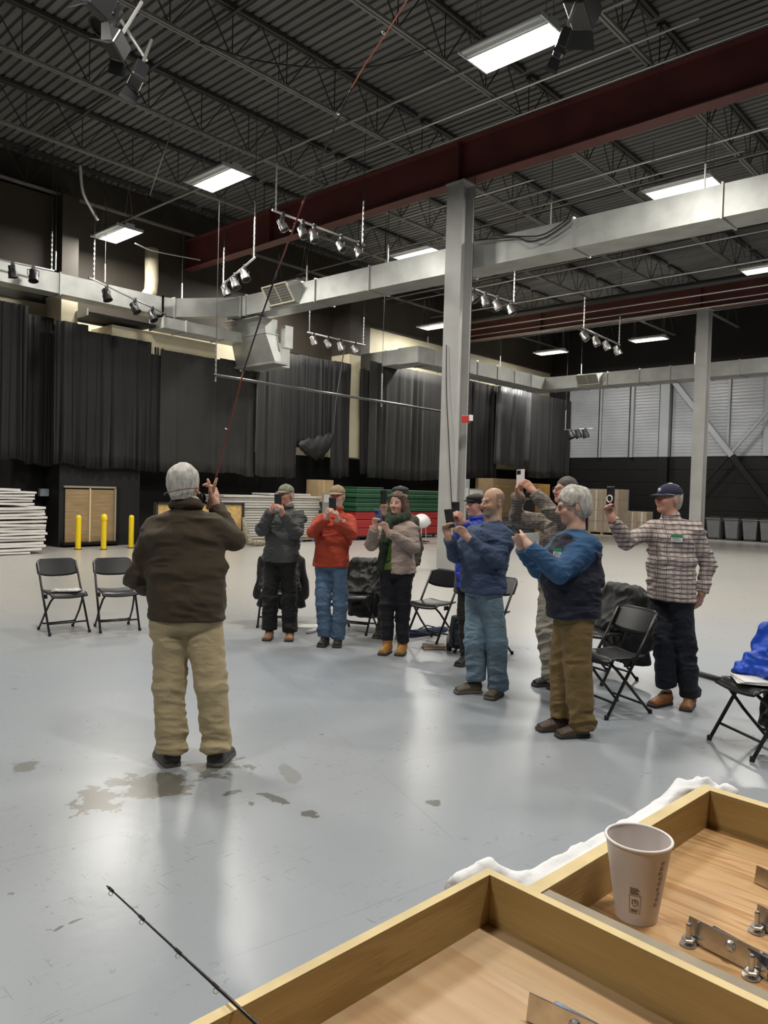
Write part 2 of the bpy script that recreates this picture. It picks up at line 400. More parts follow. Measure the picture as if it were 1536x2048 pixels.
# conduits and pipes under the roof: real straight runs along the beams
def run(name, label, pts, r, m_, cat='pipe'):
    b = MB().tube(pts, r, 8); o = b.build(name, m_, None, smooth=True, loc=pts[0]); tag(o, label, cat); return o
YM = YW-0.12
def yrun(name, label, x, z, ya, yb, r, m_): return run(name, label, [A(x, ya, z), A(x, yb, z)], r, m_)
yrun('conduit', 'bright steel conduit crossing under the joists ahead of the red beam', 11.78, 9.03, 4.6, 13.9, 0.022, m_pipe)
yrun('conduit', 'bright steel conduit running along the top edge of the near red beam', 12.62, 9.045, 2.0, 14.0, 0.020, m_pipe)
c3 = Pz(1136, 367, 9.0); c4 = Pz(1536, 256, 9.0); xq = (c3[0]+c4[0])/2
yrun('conduit', 'long pale conduit just behind the near red beam above the big duct', xq, 9.0, 1.5, 12.2, 0.03, m_pipe)
c3 = Pz(1140, 395, 9.0)
yrun('conduit', 'thinner pale conduit beside the long one above the big duct', c3[0], 9.0, 5.5, 12.0, 0.02, m_pipe)
yrun('conduit', 'pale conduit under the joists behind the hall column', 15.2, 8.95, 9.6, 15.2, 0.02, m_pipe)
for i, (a, b, z, r, m_, lb) in enumerate((((1136, 588), (1536, 518), 8.9, 0.03, m_pipe, 'uppermost bright pipe ahead of the second beam'), ((1136, 632), (1536, 567), 8.4, 0.028, m_pipe, 'bright pipe hung in front of the second red beam'),
                               ((1136, 645), (1536, 585), 8.3, 0.022, m_pipe, 'thin bright pipe below the others at the second beam'), ((1136, 612), (1536, 545), 8.55, 0.11, m_iron, 'thick black iron main hung ahead of the second beam'), ((1136, 655), (1536, 596), 8.1, 0.024, m_pipe, 'lowest bright pipe under the second red beam'), ((1136, 530), (1536, 470), 9.0, 0.022, m_pipe, 'bright pipe crossing mid bay behind the big duct'))):
    p, q = Pz(*a, z), Pz(*b, z); xx = (p[0]+q[0])/2
    yrun('pipe', lb, xx, z, 2.0, YM, r, m_)
# ------------------------------------------------------------------ sheet-metal ducts
def hexa(b, P, brk=0.012, caps=True):
    """P: 4 corners at one end then 4 at the other (near-bottom, far-bottom, far-top, near-top); each side face cross-broken"""
    P = [A(*p) for p in P]; c = sum(P)/8; V = list(P); Fc = []
    for k in range(4):
        q = (k, (k+1) % 4, 4+(k+1) % 4, 4+k); m = sum(P[i] for i in q)/4
        n = nrm(np.cross(P[q[1]]-P[q[0]], P[q[3]]-P[q[0]])); n = n if n @ (m-c) > 0 else -n
        V.append(m+n*brk); i = len(V)-1
        Fc += [(q[j], q[(j+1) % 4], i) for j in range(4)]
    if caps: Fc += [(0, 1, 2, 3), (7, 6, 5, 4)]
    return b.add(V, Fc)
def ring(b, P, c, t=0.035):
    P = [A(*p) for p in P]; return P
def duct_run(root, secs, m_, fl=True):
    """secs: list of 4-corner cross sections"""
    for a, b in zip(secs[:-1], secs[1:]):
        hexa(MB(), list(a)+list(b)).build('duct_section', m_, root, auto=20)
    if fl:
        for s in secs:
            s = [A(*p) for p in s]; c = sum(s)/4; n = nrm(np.cross(s[1]-s[0], s[3]-s[0]))
            o_ = [c+(p-c)*1.0+nrm(p-c)*0.045 for p in s]
            fb = MB(); fb.add([p-n*0.018 for p in o_]+[p+n*0.018 for p in o_], [(0, 1, 2, 3), (7, 6, 5, 4)]+[(i, (i+1) % 4, 4+(i+1) % 4, 4+i) for i in range(4)])
            fb.build('flange', m_, root)
def ysec(y, xa, xb, za, zb): return [(xa, y, za), (xb, y, za), (xb, y, zb), (xa, y, zb)]
def xsec(x, ya, yb, za, zb): return [(x, ya, za), (x, yb, za), (x, yb, zb), (x, ya, zb)]
def hang(root, p, top=9.1): MB().tube([p, (p[0], p[1], p[2]+0.45)], 0.018, 6).build('hanger_rod', m_pipe, root); MB().tube([(p[0], p[1], p[2]+0.4), (p[0], p[1], top)], 0.008, 5).build('hanger_wire', m_joistd, root)

m_gr = mat('duct_register', (0.62, 0.58, 0.46), rough=0.5); m_grin = mat('register_louvre', (0.20, 0.16, 0.10), rough=0.6)
def register(root, c, ax, out, w, h, m_):
    """box collar with a framed, downward tilted grille; ax along the duct, out away from it"""
    ax = nrm(ax); out = nrm(out); up = A(0, 0, 1); c = A(*c)
    f = nrm(out - 0.75*up); t = nrm(np.cross(f, ax)); t = t if t[2] > 0 else -t
    back = [c+ax*i*w*0.62+up*j*h*0.62-out*0.02 for i, j in ((-1, -1), (1, -1), (1, 1), (-1, 1))]
    fc = c+out*0.24
    fr = [fc+ax*i*w/2+t*j*h/2 for i, j in ((-1, -1), (1, -1), (1, 1), (-1, 1))]
    MB().add(back+fr, [(i, (i+1) % 4, 4+(i+1) % 4, 4+i) for i in range(4)]+[(4, 5, 6, 7)]).build('register_collar', m_, root, auto=20)
    g = MB()
    for i in (-1, 1): g.bar(fr[0 if i < 0 else 1]+f*0.015, fr[3 if i < 0 else 2]+f*0.015, 0.05, 0.03)
    for j in (0, 3): g.bar(fr[j]+f*0.015, fr[1 if j == 0 else 2]+f*0.015, 0.05, 0.03)
    g.bar(fc-t*h/2+f*0.012, fc+t*h/2+f*0.012, 0.02, 0.02)
    gr = g.build('register_frame', m_gr, root)
    lv = MB()
    for k in range(7):
        q = fc+t*(k-3)*h/7.2+f*0.006; lv.bar(q-ax*w*0.47, q+ax*w*0.47, 0.004, 0.03, f+t)
    lv.build('louvre', m_grin, gr)

# main duct crossing behind the first column
XA, XB = 13.24, 13.92
def zb_(y): return 6.43+0.0115*(y-4.0)
ysm = [-6.0, -2.0, 1.9, 4.66, 7.44, 10.2, 12.9, 14.85, 17.78, 18.55]
md = thing('air_duct', 'large galvanised duct crossing the hall behind the tall grey column', 'duct', (XA, 8.0, 6.4))
duct_run(md, [ysec(y, XA, XB, zb_(y), zb_(y)+0.56) for y in ysm], m_galv)
register(md, (XA, 16.05, zb_(16)+0.30), (0, 1, 0), (-1, 0, 0), 1.0, 0.52, m_galv)
for y in (5.0, 8.0, 12.4, 15.3): hang(md, (XA+0.1, y, zb_(y)+0.56))
# left duct along the curtain wall, bend to the main duct
ld = thing('air_duct', 'brightly lit galvanised duct running along the top of the left curtains', 'duct', (8.0, 18.5, 6.25))
duct_run(ld, [xsec(x, 18.45, 18.95, 6.25, 6.74) for x in (-3.0, 1.0, 5.0, Py(120, 580, 18.45)[0], 10.98)], m_galv)
duct_run(ld, [xsec(10.98, 18.45, 18.95, 6.25, 6.74), xsec(11.35, 18.47, 18.97, 6.27, 6.78), xsec(13.2, 18.0, 18.55, 6.58, 7.12)], m_galv)
for x in (8.1, 9.36, 11.6): hang(ld, (x, 18.5, 6.8))
# lower duct under it and the dropping air unit at the end of the main duct
d2 = thing('air_duct', 'low flat duct with a white lit side beneath the bend of the left duct', 'duct', (12.0, 18.9, 5.9))
duct_run(d2, [xsec(x, 18.42, 19.10, 5.93, 6.22) for x in (11.0, 11.7, 13.0, 14.3)], m_galvw)
MB().box((9.05, 18.75, 5.97), (10.97, 19.75, 6.03)).build('soffit_plate', m_dkgrey, d2)
MB().box((9.0, 18.72, 5.93), (9.05, 19.8, 6.1)).build('soffit_edge', m_galvw, d2); MB().box((9.0, 19.72, 5.93), (11.0, 19.77, 5.97)).build('soffit_edge', m_galvw, d2)
au = thing('air_handler', 'boxy grey air unit hanging under the left end of the big duct', 'duct', (13.8, 18.0, 5.3))
ex = MB(); pts = []
for k in range(6):
    a = k/5*math.pi/2; pts.append((13.30+0.28*math.sin(a)*1.0, 6.50-0.40*(1-math.cos(a))))
pr = [(13.3, 6.52)]+pts+[(14.0, 6.10), (14.0, 6.52)]
ex.prism(pr, 17.30, 18.95, 1); ex.build('elbow', m_galv, au)
hexa(MB(), [(13.58, 17.30, 6.10), (14.02, 17.30, 6.10), (14.05, 17.12, 5.30), (13.80, 17.12, 5.30), (13.58, 18.95, 6.10), (14.02, 18.95, 6.10), (14.05, 18.95, 5.30), (13.80, 18.95, 5.30)], 0.008).build('drop_panel', m_galv, au)
MB().box((13.56, 17.27, 6.08), (14.04, 18.98, 6.12)).build('flange', m_galv, au)
MB().box((13.76, 17.08, 5.24), (14.3, 19.0, 5.30)).build('bottom_flange', m_galv, au)
MB().box((14.06, 17.6, 5.27), (14.75, 18.99, 5.95)).build('side_box', m_galvw, au); MB().box((14.06, 17.0, 5.72), (14.35, 17.2, 6.35)).build('rear_box', m_galvw, au)
# far duct loop
fd = thing('air_duct', 'pale square duct looping around the far corner of the hall', 'duct', (25, 17.5, 6.25))
zf = (6.25, 6.78)
duct_run(fd, [ysec(y, 20.36, 21.25, *zf) for y in (20.25, 18.9, 17.36)], m_galvw)
def xof(px, Y, y=740): return Py(px, y, Y)[0]
xs = [21.25]+[xof(p, 17.36, yy) for p, yy in ((995, 750), (1029, 757), (1062, 763), (1090, 768))]
xs.insert(1, (xs[0]*2+xs[1])/3); xs.insert(2, (xs[0]+2*xs[2])/3)
duct_run(fd, [xsec(x, 17.36, 18.25, *zf) for x in [20.36]+xs], m_galvw)
xc = xs[-1]
yr = [18.25, 17.36]+[Px(p, y, xc)[1] for p, y in ((1156, 770), (1214, 762), (1278, 755), (1340, 748), (1410, 742), (1478, 735))]; yr += [yr[-1]-1.9*(k+1) for k in range(7)]
duct_run(fd, [ysec(y, xc, xc+0.95, *zf) for y in yr], m_galvw)
register(fd, (xc, Px(1180, 765, xc)[1], 6.5), (0, 1, 0), (-1, 0, 0), 0.95, 0.45, m_galvw)
for p in ((21.0, 17.45), (22.3, 17.45), (25.6, 17.45), (xc+0.1, 15.7), (xc+0.1, 11.0)): hang(fd, (*p, 6.78))
run('vent_pipe', 'cream vertical flue pipe bending into the left duct', [Py(303, 498, 19.4), Py(303, 560, 19.4), Py(301, 583, 19.35), Py(288, 596, 19.2)], [0.19, 0.19, 0.18, 0.14], m_cream, 'pipe')

# ------------------------------------------------------------------ fluorescent high-bay fixtures
m_tube = mat('lit_fluorescent_tube', (1.0, 0.96, 0.86), emit=5.0); m_tube_off = mat('unlit_tube', (0.75, 0.76, 0.76), rough=0.3)
m_refl = mat('white_reflector', (0.62, 0.63, 0.64), rough=0.35); m_house = mat('fixture_housing', (0.55, 0.56, 0.56), rough=0.4, metal=0.4)
m_wire = mat('steel_wire', (0.35, 0.35, 0.34), rough=0.4, metal=0.7); m_blk = mat('black_metal', (0.02, 0.02, 0.021), rough=0.45); m_blkp = mat('black_plastic', (0.018, 0.018, 0.02), rough=0.38, bump=0.02, bscale=120)
ZL = 8.0
def fixture(x, y, label, lit=True):
    t = thing('fluorescent_fixture', label, 'ceiling light', (x, y, ZL), 'high bay fluorescent lights')
    L, W = 1.36, 0.72
    rf = MB(); 
    for k in range(6):          # folded reflector troughs
        xa = x-W/2+k*W/6; xb = xa+W/6; xm = (xa+xb)/2
        for s in (0, 1):
            p, q = ((xa, ZL), (xm-0.025, ZL+0.055)) if s == 0 else ((xm+0.025, ZL+0.055), (xb, ZL))
            rf.add([(p[0], y-L/2, p[1]), (q[0], y-L/2, q[1]), (q[0], y+L/2, q[1]), (p[0], y+L/2, p[1])], [(0, 1, 2, 3)])
        rf.add([(xm-0.025, y-L/2, ZL+0.055), (xm+0.025, y-L/2, ZL+0.055), (xm+0.025, y+L/2, ZL+0.055), (xm-0.025, y+L/2, ZL+0.055)], [(0, 1, 2, 3)])
    rf.build('reflector', m_refl, t)
    MB().box((x-0.12, y-L/2, ZL+0.06), (x+0.12, y+L/2, ZL+0.13)).build('ballast_housing', m_house, t)
    for s in (-1, 1): MB().box((x-W/2, y+s*L/2-0.01, ZL-0.01), (x+W/2, y+s*L/2+0.01, ZL+0.06)).build('end_plate', m_house, t)
    for k in range(6):
        xm = x-W/2+(k+0.5)*W/6
        MB().tube([(xm, y-L/2+0.03, ZL+0.012), (xm, y+L/2-0.03, ZL+0.012)], 0.022, 8).build('tube', m_tube if (lit and k >= 2) else m_tube_off, t, smooth=True)
    for sx_, sy in ((-0.3, -0.6), (0.3, -0.6), (-0.3, 0.6), (0.3, 0.6)):
        MB().tube([(x+sx_*0.4, y+sy, ZL+0.1), (x, y+sy, 9.1)], 0.006, 5).build('hanging_wire', m_wire, t)
    if lit:
        ld_ = bpy.data.lights.new('lamp_light', 'AREA'); ld_.shape = 'RECTANGLE'; ld_.size = W*0.5; ld_.size_y = L*0.95; ld_.energy = LAMP_W; ld_.color = (1.0, 0.955, 0.88)
        lo = bpy.data.objects.new('lamp_light', ld_); COL.objects.link(lo); lo.parent = t; lo.location = (0.14, 0, -0.02)
    return t
for x, y, lb in ((9.09, 6.17, 'large bright fluorescent fixture at the top right over the crowd'), (9.15, 13.35, 'fluorescent fixture glowing left of centre below the bare joists'), (9.55, 18.3, 'fluorescent fixture half hidden by hung spotlights at the left wall'),
                 (15.4, 6.25, 'fluorescent fixture shining just above the big duct on the right'), (15.4, 13.3, 'fluorescent fixture peeking over the big duct left of the column'), (15.4, 18.4, 'fluorescent fixture above the grey air unit at the left wall'),
                 (22.2, 6.5, 'fluorescent fixture at the right picture edge beyond the duct'), (22.6, 18.4, 'far fluorescent fixture glowing just left of the tall column'), (29.4, 13.0, 'far fluorescent fixture left of the second column'), (29.7, 17.6, 'farthest fluorescent fixture above the corner of the pale duct'),
                 (2.8, 6.2, 'fluorescent fixture overhead in front of the photographer'), (2.8, 13.3, 'fluorescent fixture left of the picture near the curtains'), (2.6, -0.8, 'fluorescent fixture over the right of the photographer'), (9.1, -0.8, 'fluorescent fixture right of the picture over the open floor'),
                 (15.4, -0.8, 'fluorescent fixture right of the picture beyond the chairs'), (22.2, -0.8, 'fluorescent fixture far right of the picture'), (29.4, 5.0, 'fluorescent fixture by the trash bins outside the picture'), (-4.0, 3.0, 'fluorescent fixture behind the photographer')):
    fixture(x, y, lb)

# ------------------------------------------------------------------ hung lighting pipes with stage spotlights
m_chr = mat('worn_aluminium', (0.55, 0.55, 0.53), rough=0.35, metal=0.8); m_chain = mat('zinc_chain', (0.6, 0.6, 0.57), rough=0.4, metal=0.6)
def spot(p, aim, label, m_, r=0.085, L=0.24, grp=None):
    p = A(*p); t = thing('stage_spotlight', label, 'spotlight', p, grp); aim = nrm(aim); c = p+A(0, 0, -0.20)
    MB().lathe([(0.02, -L*0.55), (r*0.75, -L*0.5), (r*0.8, -L*0.1), (r, 0.0), (r, L*0.45), (r*0.9, L*0.45), (r*0.85, L*0.3), (0.0, L*0.28)], 14, c, aim).build('can', m_, t, auto=35)
    MB().lathe([(r*1.12, L*0.40), (r*1.12, L*0.46), (r*0.92, L*0.46), (r*0.92, L*0.40), (r*1.12, L*0.40)], 14, c, aim).build('colour_frame', m_blk, t)
    a, s, u = frame(aim, (0, 0, 1)); s = s*(r+0.02)
    MB().tube([c-s, c-s*1.05+A(0, 0, 0.13), p+A(0, 0, -0.03), c+s*1.05+A(0, 0, 0.13), c+s], 0.010, 6).build('yoke', m_blk, t)
    MB().cbox(p+A(0, 0, 0.0), (0.06, 0.06, 0.11)).build('clamp', m_blk, t)
    return t
def chain(root, p, top, m_=None, r=0.016):
    p = A(*p); top = A(*top); L_ = np.linalg.norm(top-p)
    if L_ > 1.0: MB().tube([p+(top-p)*(0.85/L_), top], 0.007, 5).build('hanger_wire', m_joistd, root); top = p+(top-p)*(0.9/L_)
    n = max(4, int(np.linalg.norm(top-p)/0.055)); b = MB(); d = (top-p)/n
    for i in range(n):
        q = p+d*(i+0.5); b.bar(q-d*0.55, q+d*0.55, r*(2.2 if i % 2 else 0.7), r*(0.7 if i % 2 else 2.2))
    return b.build('chain', m_ or m_chain, root)
def light_bar(a, b, z, where, fr, m_can, aim=(-0.3, -0.4, -1), h_ends=(0, 1), r=0.024, mm=None, ht=10.01, size=0.085, pq=None):
    p, q = pq if pq is not None else (Pz(*a, z), Pz(*b, z))
    t = thing('lighting_pipe', 'hung steel lighting pipe '+where, 'pipe', (p+q)/2)
    MB().tube([p, q], r, 8).build('pipe', mm or m_chr, t, smooth=True)
    for e in h_ends: pt = p+(q-p)*(0.03+0.94*e); chain(t, pt, (pt[0], pt[1], ht))
    for i, f_ in enumerate(fr):
        aimv = A(*aim)+rng.uniform(-0.25, 0.25, 3)*A(1, 1, 0.3)
        spot(p+(q-p)*f_-A(0, 0, 0.02), aimv, '%s spotlight on the pipe %s' % (ORD[i], where), m_can, r=size, L=size*2.8)
    return t
light_bar((-60, 506), (108, 542), 6.62, 'before the left end of the bright duct', (0.49, 0.74), m_blk, (0.1, -0.2, -1), (1,), size=0.10)
light_bar((178, 555), (345, 635), 6.3, 'slanting in front of the left duct', (0.18, 0.50, 0.72, 0.97), m_blk, (0.4, -0.5, -1), (0.02,), size=0.10, ht=9.07)
light_bar((445, 570), (510, 515), 6.7, 'by the left end of the big duct', (0.12, 0.42, 0.72), m_chr, (0.3, -0.6, -1), (0, 1), size=0.10)
light_bar((545, 420), (730, 490), 6.9, 'high before the red beam left of centre', (0.10, 0.30, 0.42, 0.72, 0.93), m_chr, (0.2, -0.5, -1), (0, 1), size=0.085)
light_bar((615, 665), (730, 690), 6.5, 'under the big duct near the cream pilaster', (0.10, 0.34, 0.56, 0.82), m_chr, (0.5, -0.3, -1), (0, 1), size=0.10)
light_bar((935, 573), (1032, 607), 6.9, 'just right of the tall column', (0.12, 0.35, 0.60, 0.90), m_chr, (0.3, -0.5, -1), (0.98,), size=0.10)
light_bar((1165, 655), (1240, 690), 6.6, 'between the two columns', (0.06, 0.35, 0.62, 0.92), m_chr, (0.3, -0.5, -1), (0, 1), size=0.11, ht=9.07)
light_bar(None, None, 0, 'low before the grey wall panels', (0.25, 0.5, 0.75), m_blk, (0.0, -0.3, -1), (0.02,), pq=(Px(1128, 860, 31.5), Px(1186, 857, 31.5)), size=0.15)
p8 = light_bar((190, -40), (293, 120), 7.3, 'at the top left corner', (0.22,), m_blk, (-0.6, 0.1, -1), (), size=0.13)
# barn-door floods and speakers near the roof
def flood(x, y, D, w, h, label, yaw):
    c = Pd(x, y, D); t = thing('flood_light', label, 'flood light', c); R = Rz(yaw)@Rax((1, 0, 0), 0.5)
    MB().cbox((0, 0, 0), (w, w*0.7, h)).build('housing', m_blkp, t, bevel=0.02, local=True)
    for s in (-1, 1):
        MB().add([(s*w/2, -w*0.35, -h/2), (s*w*0.85, -w*0.5, -h*1.0), (s*w*0.85, w*0.5, -h*1.0), (s*w/2, w*0.35, -h/2)], [(0, 1, 2, 3)]).build('barn_door', m_blkp, t, local=True)
    MB().tube([(0, 0, h/2), (0, 0, h/2+0.5)], 0.02, 6).build('stem', m_chr, t, local=True)
    t.rotation_euler = (0.35, 0.3, yaw); return t
flood(232, 88, 8.2, 0.26, 0.20, 'dark flood light with barn doors on the top left pipe', 0.6)
flood(276, 150, 8.9, 0.22, 0.26, 'dark flood light aimed down below the top left pipe', 1.4)
flood(1166, 12, 9.3, 0.42, 0.30, 'black speaker box hung at the top beside the bright fixture', 0.2)
flood(1124, 84, 8.9, 0.16, 0.34, 'black drum flood light beside the bright top right fixture', 0.9)
flood(200, 4, 7.5, 0.24, 0.24, 'black flood light cut by the top left picture edge', 0.1)
# long trapeze pipe before the curtains
pa, pb = Py(429, 750, 14.2), Py(905, 826, 14.2)
tp = thing('trapeze_pipe', 'long dark horizontal pipe hung in front of the curtains by chains', 'pipe', (pa+pb)/2)
MB().tube([pa, pb], 0.035, 10).build('pipe', mat('scuffed_black_pipe', (0.10, 0.10, 0.10), rough=0.3, metal=0.7), tp, smooth=True)
for pt in (pa+A(0.03, 0, 0), Py(763, 803, 14.2)):
    chain(tp, pt-A(0, 0, 0.14), (pt[0], pt[1], 9.1), m_chr)
# loose electrical cables
def cable(pts, r, label, m_=None):
    P = [A(*p) for p in pts]; Q = []
    for i in range(len(P)-1):       # Catmull-Rom
        p0, p1, p2, p3 = P[max(i-1, 0)], P[i], P[i+1], P[min(i+2, len(P)-1)]
        for t in np.linspace(0, 1, 7)[:-1]: Q.append(0.5*((2*p1)+(-p0+p2)*t+(2*p0-5*p1+4*p2-p3)*t*t+(-p0+3*p1-3*p2+p3)*t**3))
    Q.append(P[-1]); o = MB().tube(Q, r, 6).build('cable', m_ or m_blkp, None, smooth=True, loc=P[0]); return tag(o, label, 'cable')
cable([Pz(400, 84, 9.05), Pz(500, 118, 8.9), Pz(600, 133, 8.75), Pz(690, 138, 8.75), Pz(770, 128, 8.85), Pz(860, 96, 9.05)], 0.014, 'black cable sagging between joists near the top of the picture')
cable([Px(955, 480, 13.1), Px(1030, 475, 13.1), Px(1060, 484, 13.05), Px(1100, 470, 13.1), Px(1142, 440, 13.1)], 0.018, 'black cable drooping across the side of the big duct')
cable([Px(985, 471, 13.12), Px(1050, 473, 13.1), Px(1090, 468, 13.1), Px(1138, 437, 13.12)], 0.016, 'thinner black cable beside the drooping one on the big duct')
cable([Py(270, 487, 17.6), Py(300, 500, 17.6), Py(330, 507, 17.6), Py(400, 520, 17.6)], 0.016, 'pale cable running past the flue pipe', m_wire)
cable([Px(893, 690, 12.66), Px(893, 780, 12.64), Px(897, 870, 12.62), Px(901, 960, 12.62), Px(905, 1040, 12.6)], 0.011, 'black power cable hanging down the front of the tall column')
cable([Py(160, 330, 16.5), Py(165, 380, 16.6), Py(178, 410, 16.7), Py(195, 440, 16.9)], 0.035, 'chain-wrapped cable dropping from the roof at the left', m_chain)
cable([Pz(347, 243, 9.07), Pz(330, 300, 8.5), Pz(312, 352, 8.1), Pz(300, 390, 7.9)], 0.012, 'thin pale cord hanging from a joist at upper left', m_wire)
# red motor box on its chain by the column
mb = thing('hoist_box', 'small red hoist control box hanging on the right side of the column', 'box', Px(932, 838, 12.74))
c = Px(932, 838, 12.74)
MB().cbox(c, (0.12, 0.16, 0.15)).build('housing', mat('red_plastic', (0.45, 0.03, 0.02), rough=0.4), mb, bevel=0.015); MB().cbox(c+A(0.02, -0.11, 0.02), (0.08, 0.05, 0.12)).build('switch_plate', m_refl, mb)
chain(mb, c+A(0, -0.05, 0.06), (c[0], c[1]-0.05, 8.2), m_iron, 0.009)

# ------------------------------------------------------------------ stage curtains on the left wall
m_cur = mat('black_velour', (0.0095, 0.0095, 0.010), rough=0.85, var=0.25, vscale=1.6, sheen=0.08, stretch=(1, 1, 0.3)); m_cur2 = mat('charcoal_velour', (0.020, 0.0195, 0.0188), rough=0.85, var=0.18, vscale=1.2, sheen=0.08)
m_cur3 = mat('silver_grey_curtain', (0.075, 0.078, 0.083), rough=0.5, var=0.15, vscale=1.5)
def curtain(x0, x1, zt, z0, z1, Y, label, m_=None, folds=6, amp=0.10, sway=0.0, dark=False):
    folds = max(2, int(round(folds*0.62))); xa, xb = Py(x0, 900, Y)[0], Py(x1, 900, Y)[0]; nu = max(30, folds*16); nv = 10
    ph = rng.uniform(0, 6, 4); fw = rng.uniform(0.7, 1.3, 40)
    V = []
    for j in range(nv+1):
        v = j/nv
        for i in range(nu+1):
            u = i/nu; s = u*folds+0.35*math.sin(2*math.pi*u*2.3+ph[1])+0.22*math.sin(2*math.pi*u*5.1+ph[3]); q = math.sin(2*math.pi*s+ph[0])
            y = (abs(q)**0.7*(1 if q > 0 else -1))*amp*(0.45+0.55*v)*(0.55+0.45*math.sin(u*13+ph[2]))
            y += math.sin(2*math.pi*s*2.3+ph[2]+v*1.5)*amp*0.28*v
            xx = xa+(xb-xa)*u+math.sin(2*math.pi*s*0.5+ph[3]+v*2)*0.02*v+sway*v*v
            zb = z0+(z1-z0)*u+0.012*math.sin(2*math.pi*s+ph[1])+0.03*math.sin(7*u+ph[2])
            V.append((xx, Y+y, zt+(zb-zt)*v))
    Fc = [(j*(nu+1)+i, j*(nu+1)+i+1, (j+1)*(nu+1)+i+1, (j+1)*(nu+1)+i) for j in range(nv) for i in range(nu)]
    o = mesh_obj('stage_curtain', V, Fc, m_ or m_cur, None, smooth=True, loc=((xa+xb)/2, Y, zt))
    md_ = o.modifiers.new('solid', 'SOLIDIFY'); md_.thickness = 0.012
    return tag(o, label, 'curtain', 'stage curtains along the left wall')
curtain(-60, 53, 5.95, 2.17, 2.17, 19.1, 'black pleated curtain at the left picture edge above the white panel stack', folds=9)
curtain(50, 110, 5.9, 2.10, 2.10, 19.75, 'deep black curtain recessed left of the loading door', folds=5)
curtain(106, 172, 5.75, 2.14, 2.12, 19.1, 'black curtain directly above the loading door', m_cur, folds=6)
curtain(171, 299, 5.6, 2.09, 2.06, 19.08, 'dark pleated curtain between the loading door and the person in brown', m_cur, folds=11)
curtain(297, 322, 5.5, 2.04, 2.05, 19.16, 'narrow dark curtain fold left of the smooth charcoal panel', m_cur, folds=2)
curtain(318, 437, 5.45, 2.05, 2.06, 19.05, 'wide smooth charcoal curtain behind the person in brown', m_cur2, folds=4, amp=0.06)
curtain(436, 510, 5.5, 2.10, 2.02, 19.06, 'smooth charcoal curtain behind the tall rod', m_cur2, folds=3, amp=0.05)
curtain(508, 563, 6.05, 2.05, 2.0, 19.0, 'finely pleated dark curtain above the person in the grey jacket', m_cur2, folds=7, amp=0.07)
curtain(560, 594, 6.05, 2.02, 2.02, 19.12, 'narrow dark curtain left of the bunched black cloth', m_cur, folds=3)
curtain(592, 668, 6.1, 3.05, 3.2, 19.2, 'short dark curtain pulled up above the bunched black cloth', m_cur, folds=9)
curtain(664, 699, 6.1, 2.1, 2.1, 19.08, 'narrow pleated curtain left of the cream pilaster', m_cur, folds=4)
curtain(716, 735, 6.0, 2.3, 2.2, 19.2, 'thin black curtain strip hiding the right half of the cream pilaster', m_cur, folds=2, amp=0.05, sway=0.12)
curtain(733, 905, 6.35, 2.12, 2.16, 19.1, 'wide charcoal curtain left of the tall column', m_cur2, folds=13, amp=0.10)
curtain(905, 992, 6.4, 2.3, 2.35, 19.1, 'black curtain right of the tall column', m_cur, folds=8)
curtain(990, 1060, 6.4, 2.95, 2.95, 18.9, 'silver grey curtain billowing right of the tall column', m_cur3, folds=6, amp=0.13)
curtain(1056, 1141, 6.4, 2.5, 2.52, 19.0, 'black curtain meeting the grey wall panels in the corner', m_cur, folds=9)
# bunched cloth hanging from a cord
cb = Py(640, 893, 18.95); t = thing('bunched_cloth', 'bunch of black cloth slung by a cord against the curtains', 'cloth', cb)
V = []; nu, nv = 28, 12
ctr = [Py(*q, 18.85) for q in ((598, 890), (614, 893), (630, 899), (645, 893), (658, 884), (668, 872))]
for i in range(nu+1):
    u = i/nu*(len(ctr)-1); k = min(int(u), len(ctr)-2); c = ctr[k]+(ctr[k+1]-ctr[k])*(u-k); w = 0.04+0.30*math.sin(math.pi*i/nu)**0.7
    for j in range(nv):
        a = 2*math.pi*j/nv; q = w*(1+0.25*math.sin(5*a+u*3)+0.15*math.sin(9*a-u*5))
        V.append(c+A(0.15*math.cos(a)*q, 0.45*math.cos(a)*q, math.sin(a)*q))
mesh_obj('cloth', V, [(i*nv+j, i*nv+(j+1) % nv, (i+1)*nv+(j+1) % nv, (i+1)*nv+j) for i in range(nu) for j in range(nv)], mat('black_cloth', (0.0045, 0.0045, 0.005), rough=0.7), t, smooth=True)
MB().tube([Py(666, 868, 18.8), Py(672, 800, 18.8), Py(690, 690, 18.9)], 0.02, 6).build('cord', m_iron, t)
# ------------------------------------------------------------------ things along the back walls
m_yel = mat('yellow_plastic_sleeve', (0.80, 0.58, 0.01), rough=0.4); m_white = mat('white_foam_panel', (0.72, 0.70, 0.67), rough=0.55, var=0.05, vscale=4)
m_kraft = mat('kraft_cardboard', (0.34, 0.24, 0.13), rough=0.75, var=0.12, vscale=3); m_blind = mat('tan_blind', (0.40, 0.29, 0.16), rough=0.65, var=0.18, vscale=5, stretch=(0.4, 1, 6))
